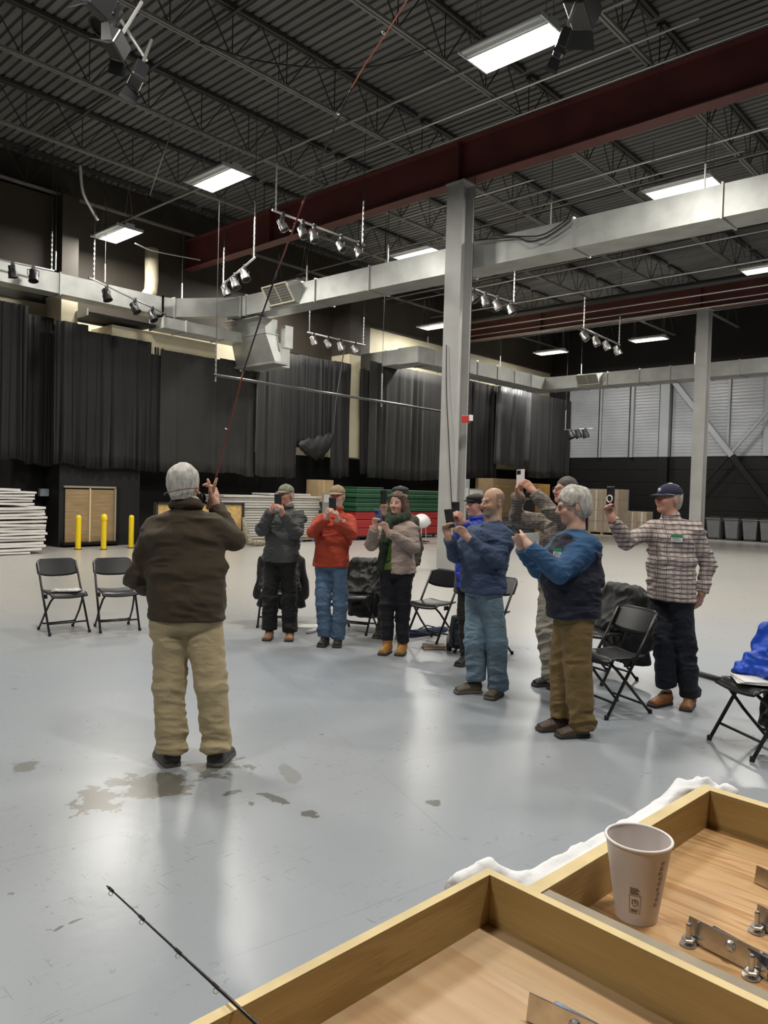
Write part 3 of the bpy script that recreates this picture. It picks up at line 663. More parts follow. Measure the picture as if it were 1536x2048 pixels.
# loading door with tan slatted blind
dl, dr, dzt, dzb = Py(131, 1000, 19.25)[0], Py(229, 1000, 19.25)[0], 1.56, 0.12
dn = struct('door_1', ((dl+dr)/2, 19.25, 0))
nsl = 28; sm = None
for k in range(nsl):
    z = dzb+(dzt-dzb-0.06)*k/nsl
    o = MB().add([(dl, 19.275, z), (dr, 19.275, z), (dr, 19.255, z+0.05), (dl, 19.255, z+0.05), (dl, 19.285, z+0.052), (dr, 19.285, z+0.052)], [(0, 1, 2, 3), (3, 2, 5, 4)]).build('blind_slat', m_blind, dn)
fr = mat('door_frame_steel', (0.30, 0.26, 0.19), rough=0.5)
MB().box((dl-0.05, 19.22, dzt-0.02), (dr+0.03, 19.29, dzt+0.03)).build('head_rail', fr, dn); MB().box((dr-0.01, 19.22, dzb), (dr+0.04, 19.29, dzt)).build('side_rail', fr, dn)
MB().box(((dl+dr)/2-0.035, 19.235, dzb), ((dl+dr)/2+0.005, 19.27, dzt)).build('centre_tape', mat('tape', (0.62, 0.50, 0.30), rough=0.5), dn)
MB().box((dl-0.1, 19.1, 0.06), (dr+0.12, 19.30, 0.11)).build('sill', m_black, dn); MB().box((dr+0.05, 19.22, dzb), (dr+0.14, 19.3, dzt)).build('jamb', m_black, dn)
for i, (px, py, cap, lb) in enumerate(((156, 1099, 0, 'yellow bollard at the left of the loading door'), (207, 1099, 1, 'yellow bollard with a round cap in front of the loading door'), (262, 1096, 0, 'yellow bollard at the right, clear of the loading door'))):
    p = Pz(px, py); t = thing('bollard', lb, 'bollard', p, 'yellow bollards')
    r = 0.068
    MB().lathe([(r, 0), (r, 0.80), (r*0.9, 0.835), (r*0.6, 0.86), (0.0, 0.87)] if not cap else [(r, 0), (r, 0.74)], 18, p).build('sleeve', m_yel, t, auto=40)
    if cap: MB().lathe([(r*0.9, 0.73), (r*1.2, 0.75), (r*1.25, 0.80), (r*1.1, 0.86), (r*0.6, 0.90), (0, 0.905)], 18, p).build('cap', m_yel, t, auto=40)
    MB().lathe([(r*1.35, 0), (r*1.35, 0.015), (r, 0.018)], 18, p).build('base_ring', m_black, t)
# wall lamp by the panels
p = Py(87, 985, 19.9); t = thing('wall_box', 'small grey box fixed to the black wall above the white panels', 'box', p)
MB().cbox(p, (0.24, 0.16, 0.20)).build('case', mat('grey_case', (0.22, 0.24, 0.27), rough=0.4), t, bevel=0.02); MB().bar(p+A(0, 0.05, 0), p+A(0, 0.42, 0.1), 0.05, 0.05).build('arm', m_blk, t)

def bowed(x0, x1, y0, y1, z, th, bow, m_, name, tilt=0.0):
    n = 9; V = []
    for i in range(n+1):
        u = i/n; x = x0+(x1-x0)*u; dz = bow*(u*u)+tilt*u+0.006*math.sin(11*u+z*40)
        V += [(x, y0, z+dz), (x, y1, z+dz+0.004), (x, y1, z+dz+th), (x, y0, z+dz+th)]
    Fc = [(4*i+k, 4*i+(k+1) % 4, 4*i+4+(k+1) % 4, 4*i+4+k) for i in range(n) for k in range(4)]+[(3, 2, 1, 0), (4*n, 4*n+1, 4*n+2, 4*n+3)]
    return mesh_obj(name, V, Fc, m_, None, loc=((x0+x1)/2, (y0+y1)/2, z))
z = 0.02
for k in range(15):          # lower pile of bowed white panels
    th = 0.052 if k else 0.04; xr_ = Py(rng.uniform(88, 95) if k > 1 else (60 if k == 0 else 84), 1050, 17.75)[0]
    o = bowed(4.6, xr_, 17.75+rng.uniform(-0.05, 0.05), 19.0, z, th, 0.035 if k > 10 else 0.01*rng.uniform(-1, 1), m_white, 'foam_panel')
    tag(o, '%s white bowed panel from the floor in the wide lower left stack' % ORD[k], 'panel', 'white panels in the lower left stack'); z += th+0.019
z += 0.06
for k in range(6):
    th = 0.045; xr_ = Py(68 if k < 4 else (74 if k == 4 else 42), 1000, 17.85)[0]+rng.uniform(-0.03, 0.02)
    o = bowed(4.6, xr_, 17.85+rng.uniform(-0.04, 0.04), 18.95, z, th, 0.0, m_white, 'foam_panel', 0.006*k)
    tag(o, '%s panel up in the narrow white pile on top of the left stack' % ORD[k], 'panel', 'white panels in the upper left stack'); z += th+0.014

# trolley with a plywood sheet
m_osb = mat('tan_plywood', (0.50, 0.33, 0.12), rough=0.6, var=0.22, vscale=9); m_wood = mat('orange_wood', (0.42, 0.24, 0.07), rough=0.5, var=0.2, vscale=6, stretch=(1, 1, 0.2))
p1, p2 = Py(312, 1050, 17.7), Py(484, 1050, 17.7)
t = thing('plywood_cart', 'tan plywood sheet in a black frame standing on a wheeled cart', 'cart', (p2[0], 17.7, 0))
MB().box((p1[0], 17.7, 0.12), (p2[0], 17.73, 1.18)).build('plywood_sheet', m_osb, t)
fb = MB(); fb.box((p2[0]-0.02, 17.66, 0.10), (p2[0]+0.05, 17.78, 1.22)); fb.box((p1[0]-0.04, 17.66, 0.10), (p1[0]+0.03, 17.78, 1.22)); fb.box((p1[0], 17.66, 1.17), (p2[0], 17.78, 1.22)); fb.build('frame', m_blk, t)
MB().box((p1[0], 17.5, 0.09), (p2[0], 18.1, 0.13)).build('deck', m_blk, t)
for x in (p1[0]+0.1, p2[0]-0.1):
    for y in (17.56, 18.02): MB().lathe([(0.045, -0.015), (0.045, 0.015)], 12, (x, y, 0.045), (0, 1, 0)).build('castor', m_blk, t)
    
# stack of pale stage panels with rolled rug at its foot
m_pan = [mat('pale_stage_panel', (0.50, 0.47, 0.42), rough=0.5, var=0.08, vscale=3), mat('grey_stage_panel', (0.44, 0.43, 0.41), rough=0.5, var=0.08, vscale=3)]
xa, xb = Py(446, 1050, 18.0)[0], Py(640, 1050, 18.0)[0]; z = 0.16
for k in range(17):
    th = 0.062; o = MB().box((xa+rng.uniform(-0.06, 0.06), 18.0+rng.uniform(-0.03, 0.03), z), (xb+rng.uniform(-0.06, 0.06), 19.1, z+th)).build('stage_platform', m_pan[k % 2], None, bevel=0.008, loc=(xa, 18.0, z))
    tag(o, '%s panel up in the pale stack behind the person in grey' % ORD[k], 'panel', 'stage panels in the middle stack'); z += th+0.014
zs = z
pl = thing('pallet', 'blue footed pallet under the pale panel stack', 'pallet', ((xa+xb)/2, 18.4, 0))
for y in (18.05, 18.5, 18.95): MB().box((xa, y, 0.06), (xb, y+0.1, 0.155)).build('skid', m_kraft, pl)
for x in (xa+0.2, xb-1.6, xb-0.9, xb-0.3): MB().box((x, 18.02, 0), (x+0.22, 18.2, 0.06)).build('foot', mat('blue_plastic', (0.03, 0.10, 0.30), rough=0.4), pl)
o = MB().box((Py(540, 985, 18.1)[0], 18.1, zs+0.005), (Py(622, 985, 18.1)[0], 19.0, zs+0.06)).build('stage_platform', m_pan[1], None, bevel=0.01, loc=(xa+2, 18.1, zs)); tag(o, 'short pale panel lying on top of the middle stack', 'panel')
bx_ = thing('cardboard_box', 'cardboard box standing on the pale panel stack behind the person in red', 'box', (Py(652, 980, 18.4)[0], 18.4, zs))
xa_, xb_ = Py(637, 975, 18.4)[0], Py(667, 975, 18.4)[0]
MB().box((xa_, 18.4, zs-0.2), (xb_, 19.0, Py(650, 960, 18.4)[2])).build('carton', m_kraft, bx_, bevel=0.01); MB().box((xa_+0.2, 18.395, zs-0.1), (xa_+0.27, 18.6, Py(650, 960, 18.4)[2]+0.003)).build('tape_strip', mat('brown_tape', (0.45, 0.33, 0.17), rough=0.3), bx_)
MB().box((xa_-0.02, 18.38, 0.0), (xb_+0.02, 19.02, zs-0.205)).build('plinth', m_blk, bx_)
# notice board leaning by the stack
sp_ = thing('notice_board', 'small grey notice board leaning at the right end of the panel stack', 'board', Py(652, 1020, 17.8))
a_, b_ = Py(645, 1018, 17.8), Py(658, 986, 17.8)
MB().box((a_[0], 17.78, 0.0), (b_[0]+0.05, 17.82, b_[2])).build('board', mat('grey_board', (0.20, 0.20, 0.19), rough=0.5), sp_); MB().box((a_[0]+0.03, 17.77, b_[2]-0.3), (b_[0]+0.02, 17.785, b_[2]-0.05)).build('paper', m_pan[1], sp_)
# rolled rug
r0 = Py(492, 1052, 17.5); rg = thing('rolled_rug', 'patterned rug roll slumped at the foot of the plywood sheet', 'rug', Pz(500, 1092))
m_rug = mat('patterned_rug', (0.36, 0.32, 0.25), rough=0.9, var=0.5, vscale=16, var2=(0.10, 0.09, 0.07))
q = [Py(488, 1035, 17.56), Py(491, 1060, 17.45), Py(496, 1080, 17.35), Py(510, 1091, 17.3), Py(528, 1093, 17.3)]
for k in (2, 3, 4): q[k][2] = (0.13, 0.095, 0.085)[k-2]
MB().tube(q, [0.05, 0.09, 0.12, 0.09, 0.08], 12).build('roll', m_rug, rg, smooth=True)

# folded gym mats, green on red
m_grn = mat('green_vinyl_mat', (0.018, 0.075, 0.035), rough=0.4, var=0.1, vscale=3); m_red = mat('red_vinyl_mat', (0.32, 0.022, 0.022), rough=0.4, var=0.1, vscale=2)
xa, xb = Py(712, 1040, 17.75)[0], Py(884, 1040, 17.75)[0]; z = 0.14
ct = thing('mat_cart', 'low black wheeled cart carrying the folded red and green mats', 'cart', ((xa+xb)/2, 18.2, 0))
MB().box((xa, 17.8, 0.09), (xb, 19.0, 0.135)).build('deck', m_blk, ct)
for x in (xa+0.3, xb-0.3):
    for y in (17.9, 18.9): MB().lathe([(0.045, -0.02), (0.045, 0.02)], 12, (x, y, 0.045), (0, 1, 0)).build('castor', m_blk, ct)
hs = [(0.275, m_red)]*3+[(0.155, m_grn)]*5
for k, (h, m_) in enumerate(hs):
    o = MB().box((xa+rng.uniform(-.04, .04), 17.75+rng.uniform(-.03, .03), z), (xb+rng.uniform(-.04, .04), 19.0, z+h-0.012)).build('folded_mat', m_, None, bevel=0.03, loc=(xa, 17.8, z))
    tag(o, ('red folded mat, %s from the floor in the mat stack' % ORD[k]) if k < 3 else ('green folded mat, %s above the red ones in the mat stack' % ORD[k-3]), 'mat', 'folded gym mats'); z += h
o = MB().box((xa+0.1, 17.85, z), (Py(770, 972, 17.8)[0], 18.9, z+0.05)).build('folded_mat', m_grn, None, bevel=0.02, loc=(xa, 17.8, z)); tag(o, 'thin dark green mat lying on top of the mat stack', 'mat')
# bag hung on a cart
m_bag = mat('thin_white_bag', (0.75, 0.74, 0.73), rough=0.35)
p = Pz(843, 1082); p = Pd(843, 1042, 24.6); t = thing('plastic_bag', 'puffy white plastic bag hanging on a small wire cart by the column', 'bag', (p[0], p[1], 0))
V = []; nu, nv = 14, 9
for j in range(nv+1):
    th = math.pi*j/nv
    for i in range(nu):
        a = 2*math.pi*i/nu; rr = 0.28*(1+0.12*math.sin(4*a+j)+0.08*math.sin(7*a-2*j)); V.append(p+A(rr*math.sin(th)*math.cos(a), rr*math.sin(th)*math.sin(a), 0.24*math.cos(th)))
mesh_obj('bag', V, [(j*nu+i, (j+1)*nu+i, (j+1)*nu+(i+1) % nu, j*nu+(i+1) % nu) for j in range(nv) for i in range(nu)], m_bag, t, smooth=True)
cg = MB()
for dx, dy in ((-.12, -.12), (.12, -.12), (.12, .12), (-.12, .12)): cg.tube([(p[0]+dx, p[1]+dy, 0.0), (p[0]+dx*0.8, p[1]+dy*0.8, p[2]-0.05)], 0.012, 6)
cg.build('wire_legs', m_pipe, t); MB().box((p[0]-.2, p[1]-.2, 0.06), (p[0]+.2, p[1]+.2, 0.09)).build('tray', m_blk, t)

# electrical gear and clutter right of the column
def boxthing(name, label, cat, x0, x1, yt, yb, Y, dep, m_, bevel=0.015, base=None, extra=None):
    a, b = Py(x0, (yt+yb)/2, Y), Py(x1, (yt+yb)/2, Y); zt = Py((x0+x1)/2, yt, Y)[2]; zb = Py((x0+x1)/2, yb, Y)[2] if base is None else base
    t = thing(name, label, cat, ((a[0]+b[0])/2, Y+dep/2, zb))
    MB().box((a[0], Y, zb), (b[0], Y+dep, zt)).build('body', m_, t, bevel=bevel)
    if extra: extra(t, a[0], b[0], zb, zt, Y)
    return t
m_gbox = mat('grey_cabinet_paint', (0.36, 0.37, 0.35), rough=0.45)
def dial(t, a, b, z0, z1, Y):
    MB().box((a+(b-a)*.2, Y-0.02, z1-(z1-z0)*.35), (b-(b-a)*.2, Y+0.005, z1-(z1-z0)*.15)).build('label_plate', m_refl, t); MB().box((b-(b-a)*.3, Y-0.05, z0+(z1-z0)*.3), (b-(b-a)*.15, Y+0.005, z0+(z1-z0)*.55)).build('handle', m_blk, t)
def door_(t, a, b, z0, z1, Y): MB().box((a+.04, Y-0.02, z0+.06), (b-.04, Y+0.005, z1-.06)).build('door', m_gbox, t, bevel=0.01)
boxthing('switch_cabinet', 'tall grey electrical cabinet just right of the column', 'cabinet', 922, 938, 958, 1075, 17.2, 0.5, m_gbox, base=0.0, extra=dial)
boxthing('switch_cabinet', 'low grey cabinet with black dials behind the person in the flat cap', 'cabinet', 934, 958, 1005, 1075, 17.6, 0.6, m_gbox, base=0.0, extra=door_)
boxthing('white_sheet_board', 'white foam board leaning behind the grey cabinets', 'board', 940, 965, 978, 1070, 18.6, 0.06, m_white, base=0.0, extra=lambda t, a, b, z0, z1, Y: MB().box((a, Y-0.01, z1-.04), (b, Y+0.07, z1+.01)).build('edge_strip', m_gbox, t))
boxthing('pink_foam_sheet', 'bright pink sheet standing upright by the black wall', 'sheet', 966, 979, 960, 1060, 19.2, 0.05, mat('pink_foam', (0.75, 0.12, 0.20), rough=0.5), base=0.0, extra=lambda t, a, b, z0, z1, Y: MB().box((a, Y-0.01, z1-.05), (b, Y+0.06, z1+.01)).build('edge_strip', m_white, t))
boxthing('large_carton', 'big open cardboard carton behind the person in the blue henley', 'box', 984, 1046, 958, 1062, 18.3, 0.9, m_kraft, base=0.0, extra=lambda t, a, b, z0, z1, Y: [MB().box((a, Y-0.015, z1-.35), (b, Y+0.005, z1-.30)).build('flap_edge', m_osb, t), MB().box((a+.25, Y-0.02, z0+.6), (b-.3, Y+0.005, z0+.9)).build('printed_panel', mat('carton_print', (0.25, 0.17, 0.09), rough=0.7), t)])
boxthing('wooden_cabinet', 'orange-brown wooden cabinet door behind the raised arms', 'cabinet', 1070, 1099, 968, 1050, 18.6, 0.5, m_wood, base=0.0, extra=lambda t, a, b, z0, z1, Y: [MB().box((a+.08, Y-0.02, z0+.1), (b-.08, Y+0.005, z1-.12)).build('door', m_wood, t, bevel=0.01), MB().box((b-.2, Y-0.05, (z0+z1)/2), (b-.16, Y-0.015, (z0+z1)/2+.12)).build('handle', m_chr, t)])
boxthing('equipment_case', 'black road case standing in the clutter behind the raised arms', 'case', 1048, 1070, 985, 1060, 17.6, 0.5, m_blkp, base=0.0, extra=lambda t, a, b, z0, z1, Y: [MB().box((a, Y-.01, z1-.3), (b, Y+.01, z1-.27)).build('lid_seam', m_chr, t), MB().box((a+.2, Y-.03, z1-.33), (a+.3, Y+.0, z1-.22)).build('latch', m_chr, t)])
boxthing('small_crate', 'shallow tray of black parts on the floor behind the person in the grey checked shirt', 'crate', 1048, 1078, 1066, 1086, 14.4, 0.8, m_gbox, base=0.0, extra=lambda t, a, b, z0, z1, Y: [MB().box((a+.1+.3*k, Y+.1, z1), (a+.3+.3*k, Y+.5, z1+.06)).build('part', m_blk, t) for k in range(3)])
# slumped black bag
p = Pz(1025, 1075); t = thing('duffel_bag', 'black duffel bag slumped beside the big carton', 'bag', p)
V = []; nu, nv = 18, 10; pc = p+A(0, 0, 0.42)
for j in range(nv+1):
    th = math.pi*j/nv
    for i in range(nu):
        a = 2*math.pi*i/nu; rr = 1+0.10*math.sin(3*a+j*.7)+0.06*math.sin(6*a-j); V.append(pc+A(0.75*rr*math.sin(th)*math.cos(a)*CR[0], 0.75*rr*math.sin(th)*math.cos(a)*CR[1], 0.42*math.cos(th))+A(CF[0], CF[1], 0)*0.35*rr*math.sin(th)*math.sin(a))
mesh_obj('bag_body', V, [(j*nu+i, (j+1)*nu+i, (j+1)*nu+(i+1) % nu, j*nu+(i+1) % nu) for j in range(nv) for i in range(nu)], mat('black_nylon', (0.016, 0.016, 0.018), rough=0.5), t, smooth=True)
MB().tube([pc+A(*(CR*s))*0.3+A(0, 0, 0.36) for s in (-1,)]+[pc+A(0, 0, 0.55)]+[pc+CR*0.3+A(0, 0, 0.36)], 0.02, 6).build('handle', m_iron, t)

# wrapped cartons on a pallet
def pallet_stack(name, label, x0, x1, yt, yb, X, dep, rows, cols, wrap=True):
    a, b = Px(x0, yb, X), Px(x1, yb, X); y1, y0 = a[1], b[1]; zt = Px(x0, yt, X)[2]
    t = thing(name, label, 'pallet load', (X+dep/2, (y0+y1)/2, 0))
    for k in range(3): MB().box((X, y0+(y1-y0)*k/2-(0.1 if k == 2 else 0.0), 0.0), (X+dep, y0+(y1-y0)*k/2+(0.1 if k < 2 else 0.0), 0.09)).build('pallet_skid', m_kraft, t)
    MB().box((X, y0, 0.09), (X+dep, y1, 0.13)).build('pallet_deck', m_kraft, t)
    for i in range(rows):
        for j in range(cols):
            w = (y1-y0)/cols; h = (zt-0.13)/rows
            c_ = MB().box((X+rng.uniform(0, .03), y0+w*j+0.012, 0.13+h*i), (X+dep, y0+w*(j+1)-0.012, 0.13+h*(i+1)-0.01)).build('carton', m_kraft, t, bevel=0.01)
            MB().box((X-0.004, y0+w*(j+.5)-0.035, 0.14+h*i), (X+0.02, y0+w*(j+.5)+0.035, 0.12+h*(i+1))).build('packing_tape', mat('clear_tape', (0.62, 0.58, 0.5), rough=0.15), c_)
    if wrap:
        m_w = bpy.data.materials.get('stretch_film') or mat('stretch_film', (0.8, 0.8, 0.8), rough=0.12, alpha=0.16, bump=0.5, bscale=7)
        MB().box((X-0.02, y0-0.02, 0.12), (X+dep+0.02, y1+0.02, zt+0.02)).build('stretch_film', m_w, t)
    return t
pallet_stack('wrapped_cartons', 'tall pallet of taped cardboard cartons behind the person with blue sleeves', 1176, 1234, 978, 1068, 31.5, 1.0, 4, 2)
pallet_stack('wrapped_cartons', 'low pallet of cartons in clear film behind the phone raised in the brown checked sleeve', 1236, 1292, 1022, 1064, 32.56, 0.6, 2, 3)
# wheeled trash bins
m_bin = mat('grey_bin_plastic', (0.13, 0.135, 0.14), rough=0.5, var=0.1, vscale=3); m_lid = mat('dark_bin_lid', (0.022, 0.023, 0.025), rough=0.4)
def make_bin():
    t = thing('trash_bin', 'x', 'trash bin')
    b = MB(); lo = [(-0.25, -0.22), (0.25, -0.22), (0.25, 0.26), (-0.25, 0.26)]; hi = [(-0.33, -0.30), (0.33, -0.30), (0.33, 0.34), (-0.33, 0.34)]
    b.add([(x, y, 0.06) for x, y in lo]+[(x, y, 0.92) for x, y in hi], [(3, 2, 1, 0), (4, 5, 6, 7)]+[(i, (i+1) % 4, 4+(i+1) % 4, 4+i) for i in range(4)]); b.build('body', m_bin, t, bevel=0.03)
    MB().box((-0.36, -0.33, 0.88), (0.36, 0.37, 0.925)).build('rim', m_bin, t, bevel=0.015)
    MB().add([(-0.36, -0.34, 0.93), (0.36, -0.34, 0.93), (0.36, 0.38, 0.95), (-0.36, 0.38, 0.95), (-0.28, -0.24, 0.985), (0.28, -0.24, 0.985), (0.28, 0.3, 1.0), (-0.28, 0.3, 1.0)], [(3, 2, 1, 0), (4, 5, 6, 7)]+[(i, (i+1) % 4, 4+(i+1) % 4, 4+i) for i in range(4)]).build('lid', m_lid, t, bevel=0.02)
    MB().tube([(-0.26, 0.42, 0.9), (0.26, 0.42, 0.9)], 0.018, 8).build('handle', m_lid, t)
    for s in (-1, 1): MB().lathe([(0.10, -0.025), (0.10, 0.025)], 14, (s*0.27, 0.30, 0.10), (1, 0, 0)).build('wheel', m_lid, t)
    MB().box((-0.20, -0.30, 0.0), (0.20, -0.2, 0.10)).build('foot', m_lid, t, bevel=0.01)
    return t
bin0 = make_bin()
for i, (px, lb) in enumerate(((1430, 'grey wheeled trash bin nearest the second column'), (1466, 'second grey trash bin right of the second column'), (1501, 'third grey trash bin right of the second column'), (1537, 'grey trash bin cut by the right picture edge'))):
    b_ = bin0 if i == 0 else copy_tree(bin0); p = Pz(px, 1079)
    b_.location = (33.35, Px(px, 1079, 33.35)[1], 0); b_.rotation_euler = (0, 0, math.radians(-90+rng.uniform(-6, 6))); b_.scale = (0.90, 0.93, 0.98); b_['label'] = lb; b_['group'] = 'trash bins by the right wall'
# ------------------------------------------------------------------ soft bodies: distance fields meshed by surface nets
def vnoise(P, seed=0):
    P = np.asarray(P, float); i = np.floor(P).astype(np.int64); f = P-i; f = f*f*(3-2*f)
    def h(a, b, c):
        n = (a*374761393+b*668265263+c*1274126177+seed*144665) & 0x7fffffff; n = (n ^ (n >> 13))*1103515245 & 0x7fffffff
        return ((n ^ (n >> 16)) & 0xffff)/32767.5-1.0
    r = 0
    for dx in (0, 1):
        for dy in (0, 1):
            for dz in (0, 1):
                w = (f[..., 0] if dx else 1-f[..., 0])*(f[..., 1] if dy else 1-f[..., 1])*(f[..., 2] if dz else 1-f[..., 2])
                r = r+w*h(i[..., 0]+dx, i[..., 1]+dy, i[..., 2]+dz)
    return r
class Field:
    def __init__(s, h): s.h = h; s.p = []
    def _add(s, fn, lo, hi, k, op): s.p.append((fn, np.asarray(lo, float), np.asarray(hi, float), k, op)); return s
    def cone(s, a, b, ra, rb, k=0.03, op='u', flat=False):
        a = A(*a); b = A(*b); ab = b-a; L2 = max(ab @ ab, 1e-9); m = max(ra, rb)
        def fn(X, Y, Z):
            px, py, pz = X-a[0], Y-a[1], Z-a[2]; t = (px*ab[0]+py*ab[1]+pz*ab[2])/L2; tc = np.clip(t, 0, 1)
            d = np.sqrt((px-tc*ab[0])**2+(py-tc*ab[1])**2+(pz-tc*ab[2])**2)-(ra+(rb-ra)*tc)
            if flat: d = np.maximum(d, np.maximum(-t, t-1)*math.sqrt(L2))
            return d
        return s._add(fn, np.minimum(a, b)-m, np.maximum(a, b)+m, k, op)
    def ell(s, c, R, rad, k=0.02, op='u'):
        """R rows: local axes in world"""
        c = A(*c); rad = A(*rad); R = np.asarray(R, float); mn = rad.min(); ext = np.sqrt((R**2 * (rad[:, None]**2)).sum(0))
        def fn(X, Y, Z):
            px, py, pz = X-c[0], Y-c[1], Z-c[2]; q = 0; q2 = 0
            for i in range(3):
                l = px*R[i, 0]+py*R[i, 1]+pz*R[i, 2]; q = q+(l/rad[i])**2; q2 = q2+(l/rad[i]**2)**2
            k0 = np.sqrt(q); k1 = np.sqrt(q2)+1e-9
            return k0*(k0-1.0)/k1
        return s._add(fn, c-ext, c+ext, k, op)
    def sweep(s, a, b, wa, da, wb, db, side, fwd, k=0.04, e=2.3, op='u', cap=0.45):
        a = A(*a); b = A(*b); ab = b-a; L = np.linalg.norm(ab); ax = ab/L; side = nrm(side); fwd = nrm(fwd); m = max(wa, wb, da, db)
        def fn(X, Y, Z):
            px, py, pz = X-a[0], Y-a[1], Z-a[2]; t0 = (px*ax[0]+py*ax[1]+pz*ax[2])/L; t = np.clip(t0, 0, 1)
            qx, qy, qz = px-t*ab[0], py-t*ab[1], pz-t*ab[2]
            u = qx*side[0]+qy*side[1]+qz*side[2]; v = qx*fwd[0]+qy*fwd[1]+qz*fwd[2]; w = (t0-t)*L
            W = wa+(wb-wa)*t; Dd = da+(db-da)*t; mn = np.minimum(W, Dd)
            r = (np.abs(u/W)**e+np.abs(v/Dd)**e+np.abs(w/(mn*cap))**e)**(1/e)
            return (r-1)*mn
        return s._add(fn, np.minimum(a, b)-m, np.maximum(a, b)+m, k, op)
    def half(s, p, n, lo, hi, k=0.0):
        """cut away everything on the +n side of p within lo..hi"""
        p = A(*p); n = nrm(n)
        return s._add(lambda X, Y, Z: -((X-p[0])*n[0]+(Y-p[1])*n[1]+(Z-p[2])*n[2]), lo, hi, k, 'c')
    def mesh(s):
        h = s.h; un = [q for q in s.p if q[4] == 'u']; pad = 0.02+2*h
        lo = np.min([q[1] for q in un], 0)-pad; hi = np.max([q[2] for q in un], 0)+pad
        n = np.ceil((hi-lo)/h).astype(int)+1; G = np.full(n, 0.5, np.float32)
        ax = [(lo[i]+h*np.arange(n[i])).astype(np.float32) for i in range(3)]
        for fn, a, b, k, op in s.p:
            pd = 0.012+k+2*h
            i0 = np.maximum(((a-pd-lo)/h).astype(int), 0); i1 = np.minimum(np.ceil((b+pd-lo)/h).astype(int)+1, n)
            if (i1 <= i0).any(): continue
            sl = tuple(slice(i0[i], i1[i]) for i in range(3))
            d = np.asarray(fn(ax[0][sl[0]][:, None, None], ax[1][sl[1]][None, :, None], ax[2][sl[2]][None, None, :]), np.float32); g = G[sl]
            if op == 'u':
                if k > 0:
                    t = np.clip(0.5+0.5*(g-d)/k, 0, 1); G[sl] = g+(d-g)*t-k*t*(1-t)
                else: G[sl] = np.minimum(g, d)
            elif op == 's':
                d = -d
                if k > 0: t = np.clip(0.5-0.5*(g-d)/k, 0, 1); G[sl] = g+(d-g)*t+k*t*(1-t)
                else: G[sl] = np.maximum(g, d)
            elif op == 'c': G[sl] = np.maximum(g, -d)
        return nets(G, lo, h)
def nets(G, lo, h):
    S = G < 0; c = np.zeros(tuple(np.array(G.shape)-1), np.uint8)
    for dx in (0, 1):
        for dy in (0, 1):
            for dz in (0, 1): c += S[dx:S.shape[0]-1+dx, dy:S.shape[1]-1+dy, dz:S.shape[2]-1+dz]
    act = np.argwhere((c > 0) & (c < 8)); idx = np.full(c.shape, -1, np.int32); idx[tuple(act.T)] = np.arange(len(act))
    acc = np.zeros((len(act), 3)); cnt = np.zeros(len(act))
    cor = [(0, 0, 0), (1, 0, 0), (0, 1, 0), (1, 1, 0), (0, 0, 1), (1, 0, 1), (0, 1, 1), (1, 1, 1)]
    vals = [G[act[:, 0]+q[0], act[:, 1]+q[1], act[:, 2]+q[2]].astype(float) for q in cor]
    for a in range(8):
        for ax_ in range(3):
            if cor[a][ax_]: continue
            b = a+(1 << ax_); va, vb = vals[a], vals[b]; m = (va < 0) != (vb < 0); t = np.where(m, va/np.where(m, va-vb, 1), 0)
            p = np.tile(np.array(cor[a], float), (len(act), 1)); p[:, ax_] += t; acc += p*m[:, None]; cnt += m
    V = lo+h*(act+acc/cnt[:, None]); F = []
    for ax_ in range(3):
        o1, o2 = [(1, 2), (2, 0), (0, 1)][ax_]
        A0 = [slice(None)]*3; B0 = [slice(None)]*3; A0[ax_] = slice(0, -1); B0[ax_] = slice(1, None)
        s0, s1 = S[tuple(A0)], S[tuple(B0)]; e = np.argwhere(s0 != s1)
        ok = (e[:, o1] > 0) & (e[:, o2] > 0) & (e[:, o1] < S.shape[o1]-1) & (e[:, o2] < S.shape[o2]-1); e = e[ok]
        fl = s0[tuple(e.T)]
        def at(d1, d2): q = e.copy(); q[:, o1] -= d1; q[:, o2] -= d2; return idx[tuple(q.T)]
        q = np.stack([at(1, 1), at(0, 1), at(0, 0), at(1, 0)], 1); q[~fl] = q[~fl][:, ::-1]; F.append(q)
    F = np.concatenate(F); return V, F[(F >= 0).all(1)]
def vnormals(V, F):
    n = np.cross(V[F[:, 2]]-V[F[:, 0]], V[F[:, 3]]-V[F[:, 1]]); N = np.zeros_like(V)
    for k in range(4): np.add.at(N, F[:, k], n)
    return N/np.maximum(np.linalg.norm(N, axis=1), 1e-9)[:, None]
def relax(V, F, it=2, lam=0.5):
    for _ in range(it):
        S = np.zeros_like(V); c = np.zeros(len(V))
        for k in range(4):
            a, b = F[:, k], F[:, (k+1) % 4]
            np.add.at(S, a, V[b]); np.add.at(c, a, 1); np.add.at(S, b, V[a]); np.add.at(c, b, 1)
        V = V+(S/np.maximum(c, 1)[:, None]-V)*lam
    return V
def folds(V, F, amp, fz=9.0, fx=4.0, seed=0, slant=0.5):
    fz *= 1.25; fx *= 1.2
    """cloth creases: ridged noise, stretched across the limb, slanting"""
    N = vnormals(V, F); P = V.copy(); P = P-P.mean(0)
    q = np.stack([P[:, 0]*fx, P[:, 1]*fx, P[:, 2]*fz+slant*fx*(P[:, 0]+P[:, 1])], 1)
    w = vnoise(q*0.5, seed+5)[:, None]*0.8
    n = 1-2*np.abs(vnoise(q+w, seed)); n2 = 1-2*np.abs(vnoise(q*2.1+w+7, seed+1)); b = vnoise(P*5, seed+2)
    return V+N*(amp*(0.62*n+0.34*n2-0.1)*(0.7+0.8*b))[:, None]
